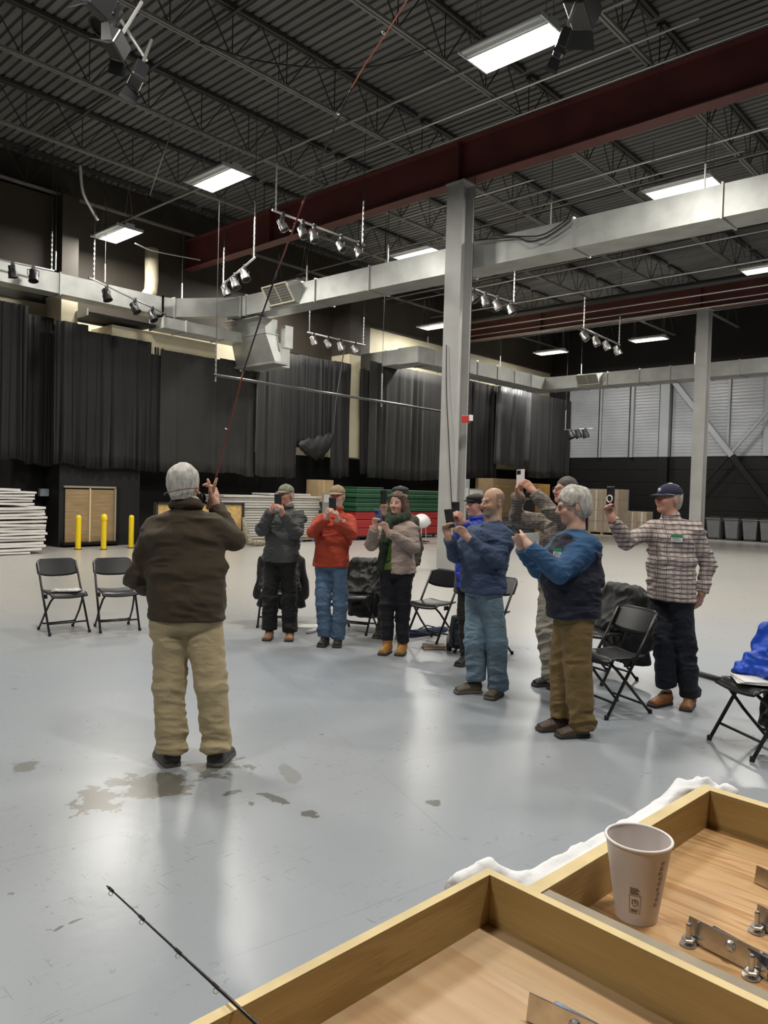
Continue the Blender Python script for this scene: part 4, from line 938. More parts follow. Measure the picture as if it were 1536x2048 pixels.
def smesh(name, V, F, m_, parent, col=None):
    o = mesh_obj(name, V, np.asarray(F), m_, parent, smooth=True)
    if col is not None:
        at = o.data.color_attributes.new('skin_tone', 'FLOAT_COLOR', 'POINT')
        at.data.foreach_set('color', np.concatenate([col, np.ones((len(col), 1))], 1).astype(np.float32).ravel())
    return o
# ------------------------------------------------------------------ people
def skin_mat():
    m = mat('skin', (0.5, 0.3, 0.22), rough=0.5, bump=0.06, bscale=160); g = NT(m)
    a = g.nt.nodes.new('ShaderNodeVertexColor'); a.layer_name = 'skin_tone'
    g.l(a.outputs['Color'], g.b.inputs['Base Color']); g.b.inputs['Subsurface Weight'].default_value = 0.08
    g.b.inputs['Subsurface Radius'].default_value = (0.012, 0.005, 0.003); return m
M_SKIN = skin_mat()
def cloth(name, col, var=0.12, vs=14, bump=0.15, bs=220, rough=0.85, sheen=0.05, wr=0.38):
    m = mat(name, col, rough=rough, var=var, vscale=vs, bump=bump or 0.01, bscale=bs, sheen=sheen); g = NT(m)
    tc = g.n('ShaderNodeTexCoord'); n = g.n('ShaderNodeTexNoise', Scale=7.5, Detail=3.0, Roughness=0.45, Distortion=0.9); mp = g.n('ShaderNodeMapping'); mp.inputs['Scale'].default_value = (1, 1, 1.9); mp.inputs['Rotation'].default_value = (0.35, 0.25, 0)
    g.l(tc.outputs['Object'], mp.inputs[0]); g.l(mp.outputs[0], n.inputs['Vector']); rdg = g.math('ABSOLUTE', g.math('SUBTRACT', n.outputs['Fac'], 0.5))
    b0 = [x for x in g.nt.nodes if x.type == 'BUMP'][0]; bp = g.n('ShaderNodeBump', Strength=wr, Distance=0.09); g.l(rdg, bp.inputs['Height']); g.l(bp.outputs[0], b0.inputs['Normal']); return m

def hand(fd, W, K, sa, f0, n, thumb, curl=0.55, k=0.006, sc=1.0, point=False, spread=0.0195):
    """W wrist, K knuckle centre, sa knuckle line (towards the index finger), f0 finger direction, n curl-to direction, thumb (base offset, tip)"""
    W, K = A(*W), A(*K); sa = nrm(sa); d = nrm(K-W); pn = nrm(np.cross(d, sa)); sa = nrm(np.cross(pn, d))
    fd.cone(W, W+(K-W)*0.25, 0.027*sc, 0.028*sc, 0.02)
    fd.sweep(W+(K-W)*0.25, K-d*0.012, 0.027*sc, 0.017*sc, 0.040*sc, 0.015*sc, sa, pn, 0.012, 2.4)
    L = [0.070, 0.080, 0.075, 0.058]
    for i in range(4):
        p = K+sa*(1.5-i)*spread*sc; f = nrm(f0); r = (0.0098 if i < 3 else 0.0086)*sc
        ln = L[i]*sc; seg = (0.46, 0.30, 0.24)
        cu = curl*(0.15 if (point and i == 0) else 1.0)
        nn = nrm(n-f*(n @ f))
        for j in range(3):
            ang = cu*(0.5 if j == 0 else 1.15)
            fi = nrm(f*math.cos(ang)+nn*math.sin(ang)); nn = nrm(nn*math.cos(ang)-f*math.sin(ang)); f = fi
            q = p+f*ln*seg[j]; fd.cone(p, q, r*(1-0.07*j), r*(0.93-0.07*j), k if j else 0.010); p = q
    tb, tt = thumb; tm = tb+(tt-tb)*0.5+nrm(sa)*0.006
    fd.cone(W+(K-W)*0.30, tb, 0.017*sc, 0.0135*sc, 0.014); fd.cone(tb, tm, 0.0125*sc, 0.011*sc, k); fd.cone(tm, tt, 0.011*sc, 0.0088*sc, k)

SKIN = dict(fair=(0.56, 0.335, 0.25), pink=(0.58, 0.32, 0.24), tan=(0.44, 0.26, 0.175), ruddy=(0.54, 0.28, 0.20))
def person(label, D, phi, J, head, sh=None, pants=None, shoes=None, skin='fair', look=None, hair=None, cap=None, beard=None, glasses=False, hands=None, torso=None, h=0.0065, arms=None, legs=None, bodyextra=None, shirtfn=None, beret=None, seed=0, shirtfold=0.020, pantfold=0.022, hs=1.0, collar=None, chest_k=0.05):
    # local directions at this person's place
    c0 = Pd(*J['hip'][:2], D); tocam = nrm(A(-c0[0], -c0[1], 0)); imgL = -nrm(A(CR[0], CR[1], 0)); imgL = nrm(imgL-tocam*(imgL @ tocam))
    ph = math.radians(phi); fwd = tocam*math.cos(ph)+imgL*math.sin(ph); up = A(0, 0, 1); side = nrm(np.cross(fwd, up))   # anatomical right
    def pt(q): return Pd(q[0], q[1], D+(q[2] if len(q) > 2 else 0.0))
    P = {k: pt(v) for k, v in J.items()}
    S_ = math.sin(ph)
    for k, s in (('shR', 1), ('shL', -1)):
        if len(J[k]) < 3: P[k] = Pd(J[k][0], J[k][1], D+s*0.16*S_)
        P[k] = P[k]-up*0.030+nrm((P['neck']-P[k])*A(1, 1, 0))*0.018
    base = A((P['anR'][0]+P['anL'][0])/2, (P['anR'][1]+P['anL'][1])/2, 0)
    root = thing('person', label, 'person', base)
    T = dict(hw=0.175, hd=0.13, ww=0.165, wd=0.125, cw=0.185, cd=0.125, sw=0.155); T.update(torso or {})
    hip, neck = P['hip'], P['neck']; waist = hip+(neck-hip)*0.36; chest = hip+(neck-hip)*0.70; top = hip+(neck-hip)*0.86
    if 'waist' in P: waist = P['waist']
    if 'chest' in P: chest = P['chest']
    ar = dict(ua=0.056, el=0.047, fa=0.044, wr=0.036); ar.update(arms or {}); lg = dict(th=0.088, kn=0.068, an=0.060); lg.update(legs or {})
    # ---- head frame
    hc = P['head']; lk = math.radians(phi if look is None else look[0]); lp = math.radians(0 if look is None else look[1])
    hf = nrm((tocam*math.cos(lk)+imgL*math.sin(lk))*math.cos(lp)+up*math.sin(lp)); hr = nrm(np.cross(hf, up)); hu = np.cross(hr, hf); HR = np.stack([hr, hf, hu])
    tilt = math.radians(look[2]) if look is not None and len(look) > 2 else 0
    if tilt: hr, hu = hr*math.cos(tilt)+hu*math.sin(tilt), hu*math.cos(tilt)-hr*math.sin(tilt); HR = np.stack([hr, hf, hu])
    s = head
    def H(x, y, z): return hc+(hr*x+hf*y+hu*z)*s
    # ---- body (skin)
    fb = Field(h)
    fb.sweep(hip, waist, T['hw']*0.8, T['hd']*0.75, T['ww']*0.8, T['wd']*0.75, side, fwd); fb.sweep(waist, chest, T['ww']*0.8, T['wd']*0.75, T['cw']*0.8, T['cd']*0.75, side, fwd)
    fb.cone(chest, neck, 0.09, 0.06, 0.04); fb.cone(neck-up*0.02, H(0, -0.02, -0.07), 0.058, 0.056*s, 0.03)
    for q in 'RL':
        fb.cone(neck-up*0.05, P['sh'+q]-up*0.01, 0.05, 0.045, 0.03); fb.cone(P['sh'+q], P['el'+q], 0.045, 0.036, 0.02); fb.cone(P['el'+q], P['wr'+q], 0.036, 0.026, 0.02)
        fb.cone(hip+side*(0.08 if q == 'R' else -0.08)-up*0.04, P['kn'+q], 0.07, 0.05, 0.03); fb.cone(P['kn'+q], P['an'+q], 0.048, 0.036, 0.02)
    # head
    fb.ell(H(0, -0.012, 0.032), HR, A(0.075, 0.094, 0.088)*s, 0.02); fb.ell(H(0, 0.030, -0.035), HR, A(0.060, 0.062, 0.078)*s, 0.03)
    fb.ell(H(0, 0.068, -0.092), HR, A(0.026, 0.022, 0.020)*s, 0.025); fb.cone(H(-0.034, 0.082, 0.022), H(0.034, 0.082, 0.022), 0.010*s, 0.010*s, 0.012)
    for e in (-1, 1):
        fb.ell(H(e*0.034, 0.066, -0.028), HR, A(0.022, 0.024, 0.022)*s, 0.02)
        fb.ell(H(e*0.031, 0.105, 0.006), HR, A(0.017, 0.020, 0.0105)*s, 0.012, 's')
        fb.ell(H(e*0.031, 0.0775, 0.006), HR, A(0.0135, 0.0135, 0.0125)*s, 0.003)
        fb.ell(H(e*0.077, -0.008, -0.006), HR, A(0.009, 0.020, 0.032)*s, 0.008)
        fb.ell(H(e*0.013, 0.100, -0.030), HR, A(0.009, 0.011, 0.008)*s, 0.006)
    fb.cone(H(0, 0.090, 0.018), H(0, 0.113, -0.024), 0.0085*s, 0.0125*s, 0.010)
    fb.ell(H(0, 0.086, -0.055), HR, A(0.024, 0.012, 0.006)*s, 0.004); fb.ell(H(0, 0.084, -0.066), HR, A(0.020, 0.012, 0.007)*s, 0.004)
    for hd_ in (hands(P, fwd, side, up, pt) if hands else []): hand(fb, **hd_)
    V, F = fb.mesh(); V = relax(V, F, 1, 0.35)
    # skin colours from the anatomy
    sk = A(*SKIN[skin]); l = (V-hc)/s; x, y, z = l @ hr, l @ hf, l @ hu; C = np.tile(sk, (len(V), 1))
    C *= (1+0.07*vnoise(V*28, 3)+0.05*vnoise(V*90, 4))[:, None]
    inh = (np.abs(x) < 0.11) & (np.abs(y) < 0.14) & (np.abs(z) < 0.14)
    def paint(mask, col, a=1.0): C[mask] = C[mask]*(1-a)+A(*col)*a
    paint(inh & (np.hypot(np.abs(x)-0.036, z+0.035) < 0.022) & (y > 0.04), sk*A(1.08, 0.80, 0.78), 0.6)
    paint(inh & (((x/0.024)**2+((z+0.060)/0.0105)**2) < 1) & (y > 0.06), sk*A(0.85, 0.52, 0.52), 0.75)
    ex = np.hypot((np.abs(x)-0.031)/0.0135, (z-0.006)/0.0065)
    paint(inh & (ex < 0.85) & (y > 0.065), (0.40, 0.37, 0.35), 0.7); paint(inh & (np.hypot(np.abs(x)-0.031, z-0.006) < 0.0058) & (y > 0.065), (0.03, 0.025, 0.02))
    paint(inh & (np.abs(z-0.0125) < 0.0028) & (np.abs(np.abs(x)-0.031) < 0.014) & (y > 0.06), sk*0.35, 0.8)
    bc = A(*(hair['col'] if hair else (0.10, 0.08, 0.06)))*0.8
    paint(inh & (np.abs(z-0.029+0.12*np.abs(np.abs(x)-0.03)) < 0.0048) & (np.abs(np.abs(x)-0.033) < 0.019) & (y > 0.055), bc, 0.75)
    if beard:
        bm = inh & (y > 0.005) & (z < -0.046+0.25*np.clip(0.05-y, 0, 0.08)) & (z > -0.14) & ~((((x/0.022)**2+((z+0.060)/0.008)**2) < 1)); bm |= inh & (np.abs(z+0.043) < 0.007) & (np.abs(x) < 0.028) & (y > 0.07)
        paint(bm, beard[0], beard[1])
    if head and cap is None and hair and hair.get('shade'):
        paint(inh & (z > 0.0) & (y < 0.055-0.2*np.clip(z-0.02, 0, 1)) & (hair['shade'](x, y, z)), hair['col'], hair.get('sa', 0.7))
    smesh('body', V, F, M_SKIN, root, C)
    # ---- shirt
    if sh:
        fs = Field(h*1.12); hem = P['hem'] if 'hem' in P else hip-up*0.05
        hemc = hip+(hem-hip)@up*up if 'hem' not in J else hem
        fs.sweep(hemc-up*0.03, waist, T['hw']*1.04, T['hd']*1.05, T['ww'], T['wd'], side, fwd, chest_k); fs.sweep(waist, chest, T['ww'], T['wd'], T['cw'], T['cd'], side, fwd, chest_k)
        fs.sweep(chest, top, T['cw'], T['cd'], T['sw'], T['cd']*0.78, side, fwd, chest_k)
        if 'belly' in T: fs.ell(waist+fwd*T['belly'][0]+up*T['belly'][2], np.stack([side, fwd, up]), A(T['ww']*0.85, T['belly'][1], 0.17), 0.06)
        if 'bust' in T:
            for e in (-1, 1): fs.ell(chest+fwd*T['cd']*0.75+side*e*0.075-up*0.02, np.stack([side, fwd, up]), A(0.075, 0.06, 0.075), 0.05)
        for q in 'RL':
            fs.cone(neck-up*0.045, P['sh'+q]-up*0.012, 0.052, ar['ua']*0.98, 0.04); fs.cone(P['sh'+q]-up*0.008, P['el'+q], ar['ua']*1.04, ar['el']*1.04, 0.035); fs.cone(P['el'+q], P['wr'+q]+(P['el'+q]-P['wr'+q])*sh.get('cuff', 0.02), ar['fa']*1.1, ar['wr']*1.1, 0.02, flat=True)
        fs.cone(neck-up*0.05, neck+nrm(H(0, 0, 0)-neck)*0.012, 0.078, 0.068, 0.03)
        if shirtfn: shirtfn(fs, P, fwd, side, up, H)
        lo, hi = hemc-A(0.5, 0.5, 0.3), hemc+A(0.5, 0.5, 0.05)
        fs.half(hemc, -up, lo, hi); nk = neck+nrm(H(0, 0, 0)-neck)*sh.get('neck', 0.03)
        fs.half(nk+fwd*0.0, nrm(nrm(H(0, 0, -0.05)-neck)+fwd*0.35), nk-A(0.14, 0.14, 0.03), nk+A(0.14, 0.14, 0.16))
        V, F = fs.mesh(); V = relax(V, F, 1, 0.4); V = folds(V, F, shirtfold, 11, 4.5, seed+10, 0.5)
        o = smesh(sh.get('name', 'shirt'), V, F, sh['mat'], root); root['shirt'] = o.name
        if sh.get('split'):       # second colour on sleeves and shoulders
            o.data.materials.append(sh['split'][0]); ctr = V[F].mean(1); msk = sh['split'][1](ctr, P, fwd, side, up); o.data.polygons.foreach_set('material_index', np.where(msk, 1, 0).astype(np.int32))
        if collar:
            cb_ = MB(); ring_ = []
            a_, sd, tt = frame(H(0, 0, -0.05)-neck, fwd)
            for k_ in range(20):
                an = 2*math.pi*k_/20; ring_.append(neck+a_*collar[1]+(side*math.cos(an)*0.066+fwd*math.sin(an)*0.066)+a_*0.012*(-math.sin(an)))
            cb_.tube(ring_, collar[0], 8, closed=True); cb_.build('collar', collar[2], root, smooth=True)
    # ---- trousers
    if pants:
        fp = Field(h*1.2); hw = T['hw']*0.97
        fp.sweep(hip+up*0.03, hip-up*0.09, hw*0.86, T['hd']*0.82, hw*0.93, T['hd']*0.90, side, fwd, 0.05)
        for q in 'RL':
            e = 1 if q == 'R' else -1; hj = hip+side*e*max(0.05, hw*0.97-lg['th'])-up*0.09
            fp.cone(hj, P['kn'+q], lg['th'], lg['kn'], 0.035); cuff = P['an'+q]+(P['kn'+q]-P['an'+q])*0.0
            fp.cone(P['kn'+q], cuff, lg['kn'], lg['an'], 0.03, flat=True)
            if pants.get('cuff'): fp.cone(cuff+nrm(P['kn'+q]-cuff)*0.045, cuff, lg['an']*1.08, lg['an']*1.14, 0.006, flat=True)
        V, F = fp.mesh(); V = relax(V, F, 1, 0.4)
        zk = (V[:, 2]-base[2]); wgt = 0.5+0.9*np.exp(-((zk-0.16)/0.14)**2)+0.5*np.exp(-((zk-0.5)/0.1)**2)+0.5*np.exp(-((zk-0.85)/0.1)**2)
        Vf = folds(V, F, pantfold, 10, 5, seed+30, 0.6); V = V+(Vf-V)*wgt[:, None]
        smesh('trousers', V, F, pants['mat'], root)
    # ---- shoes
    if shoes:
        for q in 'RL':
            an, toe = P['an'+q], P['toe'+q]; g0 = A(an[0], an[1], 0); dd = nrm(A(toe[0]-an[0], toe[1]-an[1], 0)); L = shoes.get('L', 0.285); wd = shoes.get('w', 1.0); hl = g0-dd*0.075; tp = hl+dd*L
            sd = nrm(np.cross(dd, up)); fsx = Field(0.0055)
            fsx.sweep(hl+dd*0.045+up*0.035, hl+dd*(L-0.055)+up*0.026, 0.040*wd, 0.045*wd, 0.047*wd, 0.028*wd, sd, up, 0.02, 2.4)
            fsx.cone(hl+dd*0.06+up*0.05, A(an[0], an[1], 0)+dd*0.0+up*shoes.get('top', 0.095), 0.043, 0.044, 0.03, flat=True); fsx.cone(hl+dd*0.10+up*0.07, hl+dd*0.20+up*0.045, 0.030, 0.022, 0.03)
            if shoes.get('top', 0) > 0.12: fsx.cone(A(an[0], an[1], 0)+up*0.06, A(an[0], an[1], 0)+up*shoes['top'], 0.046, 0.052, 0.02, flat=True)
            fsx.half(hl+up*0.014, -up, hl-A(0.3, 0.3, 0.1), hl+A(0.3, 0.3, 0.05))
            V, F = fsx.mesh(); V = relax(V, F, 1, 0.4); so = smesh('shoe', V, F, shoes['mat'], root)
            fo = Field(0.0055); fo.sweep(hl+dd*0.04+up*0.012, hl+dd*(L-0.052)+up*0.012, 0.042*wd, 0.05, 0.050*wd, 0.05, sd, up, 0.01, 2.6); fo.half(hl+up*0.026, up, hl-A(0.3, 0.3, 0.1), hl+A(0.3, 0.3, 0.1)); fo.half(hl+up*0.001, -up, hl-A(0.3, 0.3, 0.1), hl+A(0.3, 0.3, 0.1))
            V, F = fo.mesh(); smesh('sole', V, F, shoes['sole'], so)
            if shoes.get('laces'):
                lb_ = MB()
                for k_ in range(4):
                    c_ = hl+dd*(0.125+0.022*k_)+up*(0.098-0.0095*k_); lb_.tube([c_-sd*0.026-up*0.008, c_+up*0.004, c_+sd*0.026+dd*0.008-up*0.008], 0.0035, 5)
                lb_.build('laces', shoes['laces'], so)
    # ---- hair, cap, glasses
    if hair and hair.get('mesh', True):
        fh = Field(0.0055); g = hair.get('g', 0.016)
        fh.ell(H(0, -0.016, 0.036), HR, A(0.076+g, 0.093+g, 0.087+g)*s, 0.01); fh.ell(H(0, -0.052, -0.025), HR, A(hair.get('nape', 0.064)+g, 0.05+g, 0.062+g)*s, 0.03)
        for a_ in hair.get('add', []): fh.ell(H(*a_[0]), HR, A(*a_[1])*s, 0.02)
        fl_ = hair.get('line', 0.045)       # forward limit of the hair
        fcut = H(0, fl_+0.10, -0.02); fh.ell(H(0, 0.105, -0.045), HR, A(0.115, hair.get('cut', 0.085), 0.105)*s, 0.008, 's')
        fh.half(H(0, 0, hair.get('low', -0.075)), -hu, hc-A(0.2, 0.2, 0.35), hc+A(0.2, 0.2, 0.3)) if not hair.get('long') else None
        for e in (-1, 1): fh.ell(H(e*0.092, 0.012, -0.012), HR, A(0.03, 0.028, 0.030)*s, 0.006, 's')
        V, F = fh.mesh(); N = vnormals(V, F); l = (V-hc)@HR.T
        q = np.stack([l[:, 0]*60, l[:, 1]*60, l[:, 2]*22], 1); V = V+N*(0.0035*vnoise(q, seed)+0.004*vnoise(q*0.4, seed+1)+hair.get('rag', 0.0)*vnoise(q*0.3, seed+2))[:, None]
        smesh('hair', V, F, hair['mat'], root)
    if cap:
        fc = Field(0.005); fc.ell(H(0, -0.012, 0.040), HR, A(0.088, 0.106, 0.086)*s, 0.01); zc_ = cap.get('z', 0.030)
        fc.half(H(0, 0.09, zc_), -nrm(hu+hf*0.12), hc-A(0.25, 0.25, 0.25), hc+A(0.25, 0.25, 0.25)); fc.ell(H(0, -0.012, 0.034), HR, A(0.080, 0.098, 0.078)*s, 0.0, 's') 
        V, F = fc.mesh(); co = smesh('cap', V, F, cap['mat'], root)
        bv = []; nb, nr = 14, 5
        for j in range(nr+1):
            for i in range(nb+1):
                an = math.radians(-78+156*i/nb); r0 = 0.085+0.0*j; x_ = math.sin(an)*0.083; y_ = -0.012+math.cos(an)*0.102; ext = 0.078*math.cos(an*0.98)*j/nr
                dr = cap.get('droop', 0.28); bv.append(H(x_*(1-0.05*j/nr), y_+ext, zc_+0.012-ext*dr-0.35*x_*x_*(1+2*j/nr)))
        top_ = len(bv); bv += [p-hu*0.004*s for p in bv]
        f_ = [(j*(nb+1)+i, j*(nb+1)+i+1, (j+1)*(nb+1)+i+1, (j+1)*(nb+1)+i) for j in range(nr) for i in range(nb)]; f_ += [tuple(top_+k_ for k_ in reversed(q)) for q in f_]
        f_ += [(nr*(nb+1)+i, nr*(nb+1)+i+1, top_+nr*(nb+1)+i+1, top_+nr*(nb+1)+i) for i in range(nb)]
        mesh_obj('brim', bv, f_, cap.get('brim', cap['mat']), co, smooth=True)
        MB().ell(H(0, -0.012, 0.128), 0.006, 0.006, 0.004).build('button', cap['mat'], co)
        if cap.get('badge'):
            bd = MB(); q0 = H(0, 0.094, 0.062); bd.ell(q0, 0.014, 0.014, 0.018, None, 8, 6); bd.build('emblem', cap['badge'], co)
        if cap.get('stripe'):
            MB().tube([H(math.sin(a)*0.0885, -0.012+math.cos(a)*0.107, zc_+0.006-0.012*math.cos(a)*0) for a in np.radians(np.linspace(-75, 75, 15))], 0.0035, 5).build('braid', cap['stripe'], co)
    if beret:
        fc = Field(0.005); fc.ell(H(0, -0.010, 0.075), HR, A(0.098, 0.112, 0.040)*s, 0.01); fc.ell(H(0, -0.012, 0.04), HR, A(0.086, 0.103, 0.06)*s, 0.03); fc.half(H(0, 0.06, 0.032), -nrm(hu-hf*0.1), hc-A(0.25, 0.25, 0.25), hc+A(0.25, 0.25, 0.25))
        V, F = fc.mesh(); co = smesh('cap', V, F, beret, root)
        if beret and label.find('flat') >= 0:
            fc2 = Field(0.005); fc2.ell(H(0, 0.085, 0.045), HR, A(0.072, 0.05, 0.010)*s, 0.01); V, F = fc2.mesh(); smesh('brim', V, F, beret, co)
    if glasses:
        gb = MB()
        for e in (-1, 1):
            gb.tube([H(e*0.032+0.0205*math.cos(a), 0.108-abs(0.02*math.cos(a))*0.15-0.006, 0.004+0.0155*math.sin(a)) for a in np.linspace(0, 2*math.pi, 14)[:-1]], 0.0021, 5, closed=True)
            gb.tube([H(e*0.053, 0.100, 0.008), H(e*0.078, 0.06, 0.008), H(e*0.083, -0.002, 0.006), H(e*0.082, -0.015, -0.008)], 0.0021, 5)
        gb.tube([H(-0.0115, 0.104, 0.008), H(0, 0.108, 0.011), H(0.0115, 0.104, 0.008)], 0.0021, 5)
        go = gb.build('glasses', glasses if not isinstance(glasses, bool) else m_blkp, root, smooth=True)
    return root, P, dict(fwd=fwd, side=side, up=up, H=H, hr=hr, hf=hf, hu=hu, pt=pt, tocam=tocam, imgL=imgL)

m_glass_blk = mat('phone_glass', (0.01, 0.01, 0.012), rough=0.12)
def phone(c, back, up_, label, m_case, w=0.076, hh=0.155, th=0.010, ring_=False, group=None):
    c = A(*c); back = nrm(back); u = nrm(up_-back*(up_ @ back)); s = np.cross(u, back); R = np.stack([s, back, u], 1)
    t = thing('phone', label, 'phone', c, group)
    MB().box((-w/2, -th/2, -hh/2), (w/2, th/2, hh/2), R, c).build('case', m_case, t, bevel=0.004)
    MB().box((-w/2+0.004, -th/2-0.0006, -hh/2+0.004), (w/2-0.004, -th/2+0.0005, hh/2-0.004), R, c).build('screen', m_glass_blk, t)
    cm_ = MB().box((-w/2+0.006, th/2-0.001, hh/2-0.042), (-w/2+0.042, th/2+0.003, hh/2-0.006), R, c).build('camera_bump', m_blkp, t, bevel=0.002)
    for dx, dz in ((0.014, 0.016), (0.014, 0.032), (0.031, 0.024)):
        MB().lathe([(0.0068, 0), (0.0068, 0.0025), (0.0045, 0.003), (0, 0.003)], 10, c+R@A(-w/2+dx, th/2+0.002, hh/2-dz), back).build('lens', m_glass_blk, cm_)
    if ring_:
        o = c+back*(th/2+0.004)-u*0.018; rp = [o+(s*math.cos(a)+u*math.sin(a))*0.026 for a in np.linspace(0, 2*math.pi, 18)[:-1]]
        MB().tube(rp, 0.0055, 6, closed=True).build('grip_ring', m_white, t, smooth=True)
    return t
def two_hand(ph_c, back, up_, offR=0.042, offL=0.042, dzR=-0.035, dzL=-0.035, only=None, sc=1.0, curl=0.62):
    """both hands gripping the sides of a phone: palms beside it, fingers over its back, thumbs on the screen side"""
    def fn(P, fwd, side, up, pt):
        out = []; b = nrm(back); u = nrm(up_-b*(up_ @ b)); sr = np.cross(u, b); sr = sr if sr @ side > 0 else -sr
        for q, e, of, dz in (('R', 1, offR, dzR), ('L', -1, offL, dzL)):
            if only and q not in only: continue
            K = ph_c+sr*e*of+u*dz+b*0.006; inw = -sr*e; Wp = P['wr'+q]; d = K-Wp; dn = np.linalg.norm(d)
            K = Wp+d/dn*min(dn, 0.095)
            out.append(dict(W=Wp, K=K, sa=u, f0=nrm(b*0.50+inw*0.22+nrm(K-Wp)*0.65), n=nrm(inw-b*0.15), thumb=(Wp+(K-Wp)*0.55+u*0.026-b*0.016, K+u*0.022-b*0.028+inw*0.034), curl=curl, sc=sc))
        return out
    return fn
# ------------------------------------------------------------------ the ten people
def surf(root, x, y):
    """the point of a person's shirt that lies under a photo position, with its normal"""
    o = bpy.data.objects[root['shirt']]; n = len(o.data.vertices); co = np.zeros(n*3); o.data.vertices.foreach_get('co', co); V = co.reshape(-1, 3)+root_loc(root)
    no = np.zeros(n*3); o.data.vertices.foreach_get('normal', no); N = no.reshape(-1, 3)
    q = V-CO; zc_ = q @ CF; u = 768+F_PX*(q @ CR)/zc_; v = 1024-F_PX*(q @ CU)/zc_
    d2 = (u-x)**2+(v-y)**2; m = d2 < 16
    if not m.any(): m = d2 <= d2.min()+1
    i = np.where(m)[0][np.argmin(zc_[m])]; return V[i], N[i]
def name_tag(root, x, y, band, w=0.085, hh=0.055):
    p, n = surf(root, x, y); n = nrm(n); n = nrm(n*A(1, 1, 0.4)); s = nrm(np.cross(A(0, 0, 1), n)); u = np.cross(n, s); R = np.stack([s, n, u], 1); c = p+n*0.006
    t = MB().box((-w/2, -0.001, -hh/2), (w/2, 0.001, hh/2), R, c).build('name_tag', m_refl, root)
    if band is not None: MB().box((-w/2, 0.001, hh*0.12), (w/2, 0.002, hh/2), R, c).build('band', band, t)
    b_ = MB()
    for k in range(3): b_.box((-w*0.36, 0.001, -hh*0.32+k*0.008), (w*(0.36-0.1*k), 0.0016, -hh*0.32+k*0.008+0.003), R, c)
    b_.build('writing', mat('ink', (0.12, 0.14, 0.18), rough=0.6), t)
m_green = mat('tag_green', (0.02, 0.25, 0.10), rough=0.5)
hairmat = lambda n, c: mat(n, c, rough=0.55, var=0.35, vscale=45, bump=0.5, bscale=130, stretch=(1, 1, 0.3))
m_hwhite = hairmat('white_hair', (0.52, 0.50, 0.46)); m_hgrey = hairmat('silver_hair', (0.42, 0.40, 0.36)); m_hbrown = hairmat('brown_hair', (0.10, 0.052, 0.032)); m_hdark = hairmat('dark_grey_hair', (0.06, 0.05, 0.042))
m_denim = cloth('blue_denim', (0.075, 0.13, 0.215), 0.22, 7, 0.2, 300); m_denim2 = cloth('faded_denim', (0.125, 0.19, 0.245), 0.38, 4, 0.2, 300); m_indigo = cloth('dark_indigo_denim', (0.004, 0.006, 0.014), 0.3, 8, 0.15, 300)
m_khaki = cloth('khaki_cotton', (0.43, 0.35, 0.205), 0.05, 4, 0.1, 250, wr=0.16); m_olive = cloth('brown_olive_cotton', (0.15, 0.098, 0.034), 0.08, 5, 0.1, 250, wr=0.16); m_stone = cloth('stone_grey_cotton', (0.25, 0.23, 0.185), 0.06, 5, 0.1, 250, wr=0.16)
m_blackc = cloth('black_cotton', (0.0035, 0.0035, 0.004), 0.2, 8, 0.1, 250); m_navyc = cloth('navy_leggings', (0.0035, 0.004, 0.008), 0.2, 8, 0.08, 250)
def knit():
    m = cloth('brown_wool_knit', (0.052, 0.036, 0.019), 0.12, 3, 0.0); g = NT(m); tc = g.n('ShaderNodeTexCoord')
    mp = g.n('ShaderNodeMapping'); g.l(tc.outputs['Object'], mp.inputs[0]); mp.inputs['Rotation'].default_value = (0, 0, -math.atan2(CR[1], CR[0]))
    w = g.n('ShaderNodeTexWave', Scale=42.0, Distortion=0.6, Detail=1.0, bands_direction='X', wave_type='BANDS'); g.l(mp.outputs[0], w.inputs[0]); n = g.n('ShaderNodeTexNoise', Scale=260.0); g.l(tc.outputs['Object'], n.inputs[0])
    bp = g.n('ShaderNodeBump', Strength=0.45, Distance=0.006); g.l(g.math('ADD', w.outputs['Fac'], g.math('MULTIPLY', n.outputs['Fac'], 0.7)), bp.inputs['Height']); g.l(bp.outputs[0], g.b.inputs['Normal']); return m
def plaid(name, base, dark, mid, sx=0.034, ang=None, sz=0.030):
    m = cloth(name, base, 0.0, 4, 0.12, 260); g = NT(m); tc = g.n('ShaderNodeTexCoord'); mp = g.n('ShaderNodeMapping'); g.l(tc.outputs['Object'], mp.inputs[0])
    mp.inputs['Rotation'].default_value = (0, 0, -(math.atan2(CR[1], CR[0]) if ang is None else ang)); sp_ = g.n('ShaderNodeSeparateXYZ')
    nz = g.n('ShaderNodeTexNoise', Scale=7.0); g.l(tc.outputs['Object'], nz.inputs[0])
    ad = g.n('ShaderNodeVectorMath', operation='MULTIPLY_ADD'); g.l(nz.outputs['Color'], ad.inputs[0]); ad.inputs[1].default_value = (0.02, 0.02, 0.02); g.l(mp.outputs[0], ad.inputs[2]); g.l(ad.outputs[0], sp_.inputs[0])
    def band(v, p, wd, off=0.0):
        f = g.math('FRACT', g.math('ADD', g.math('DIVIDE', v, p), off+100.0)); return g.math('LESS_THAN', f, wd)
    zz = band(sp_.outputs[2], sz, 0.30); xx = band(sp_.outputs[0], sx, 0.20); x2 = band(sp_.outputs[0], sx*2, 0.16, 0.3); z2 = band(sp_.outputs[2], sz*2, 0.14, 0.45)
    c = g.mix(g.math('MULTIPLY', xx, 0.75), base, mid); c = g.mix(g.math('MULTIPLY', z2, 0.4), c, mid); c = g.mix(g.math('MULTIPLY', zz, 0.85), c, dark); c = g.mix(g.math('MULTIPLY', x2, 0.6), c, dark)
    g.l(c, g.b.inputs['Base Color']); return m
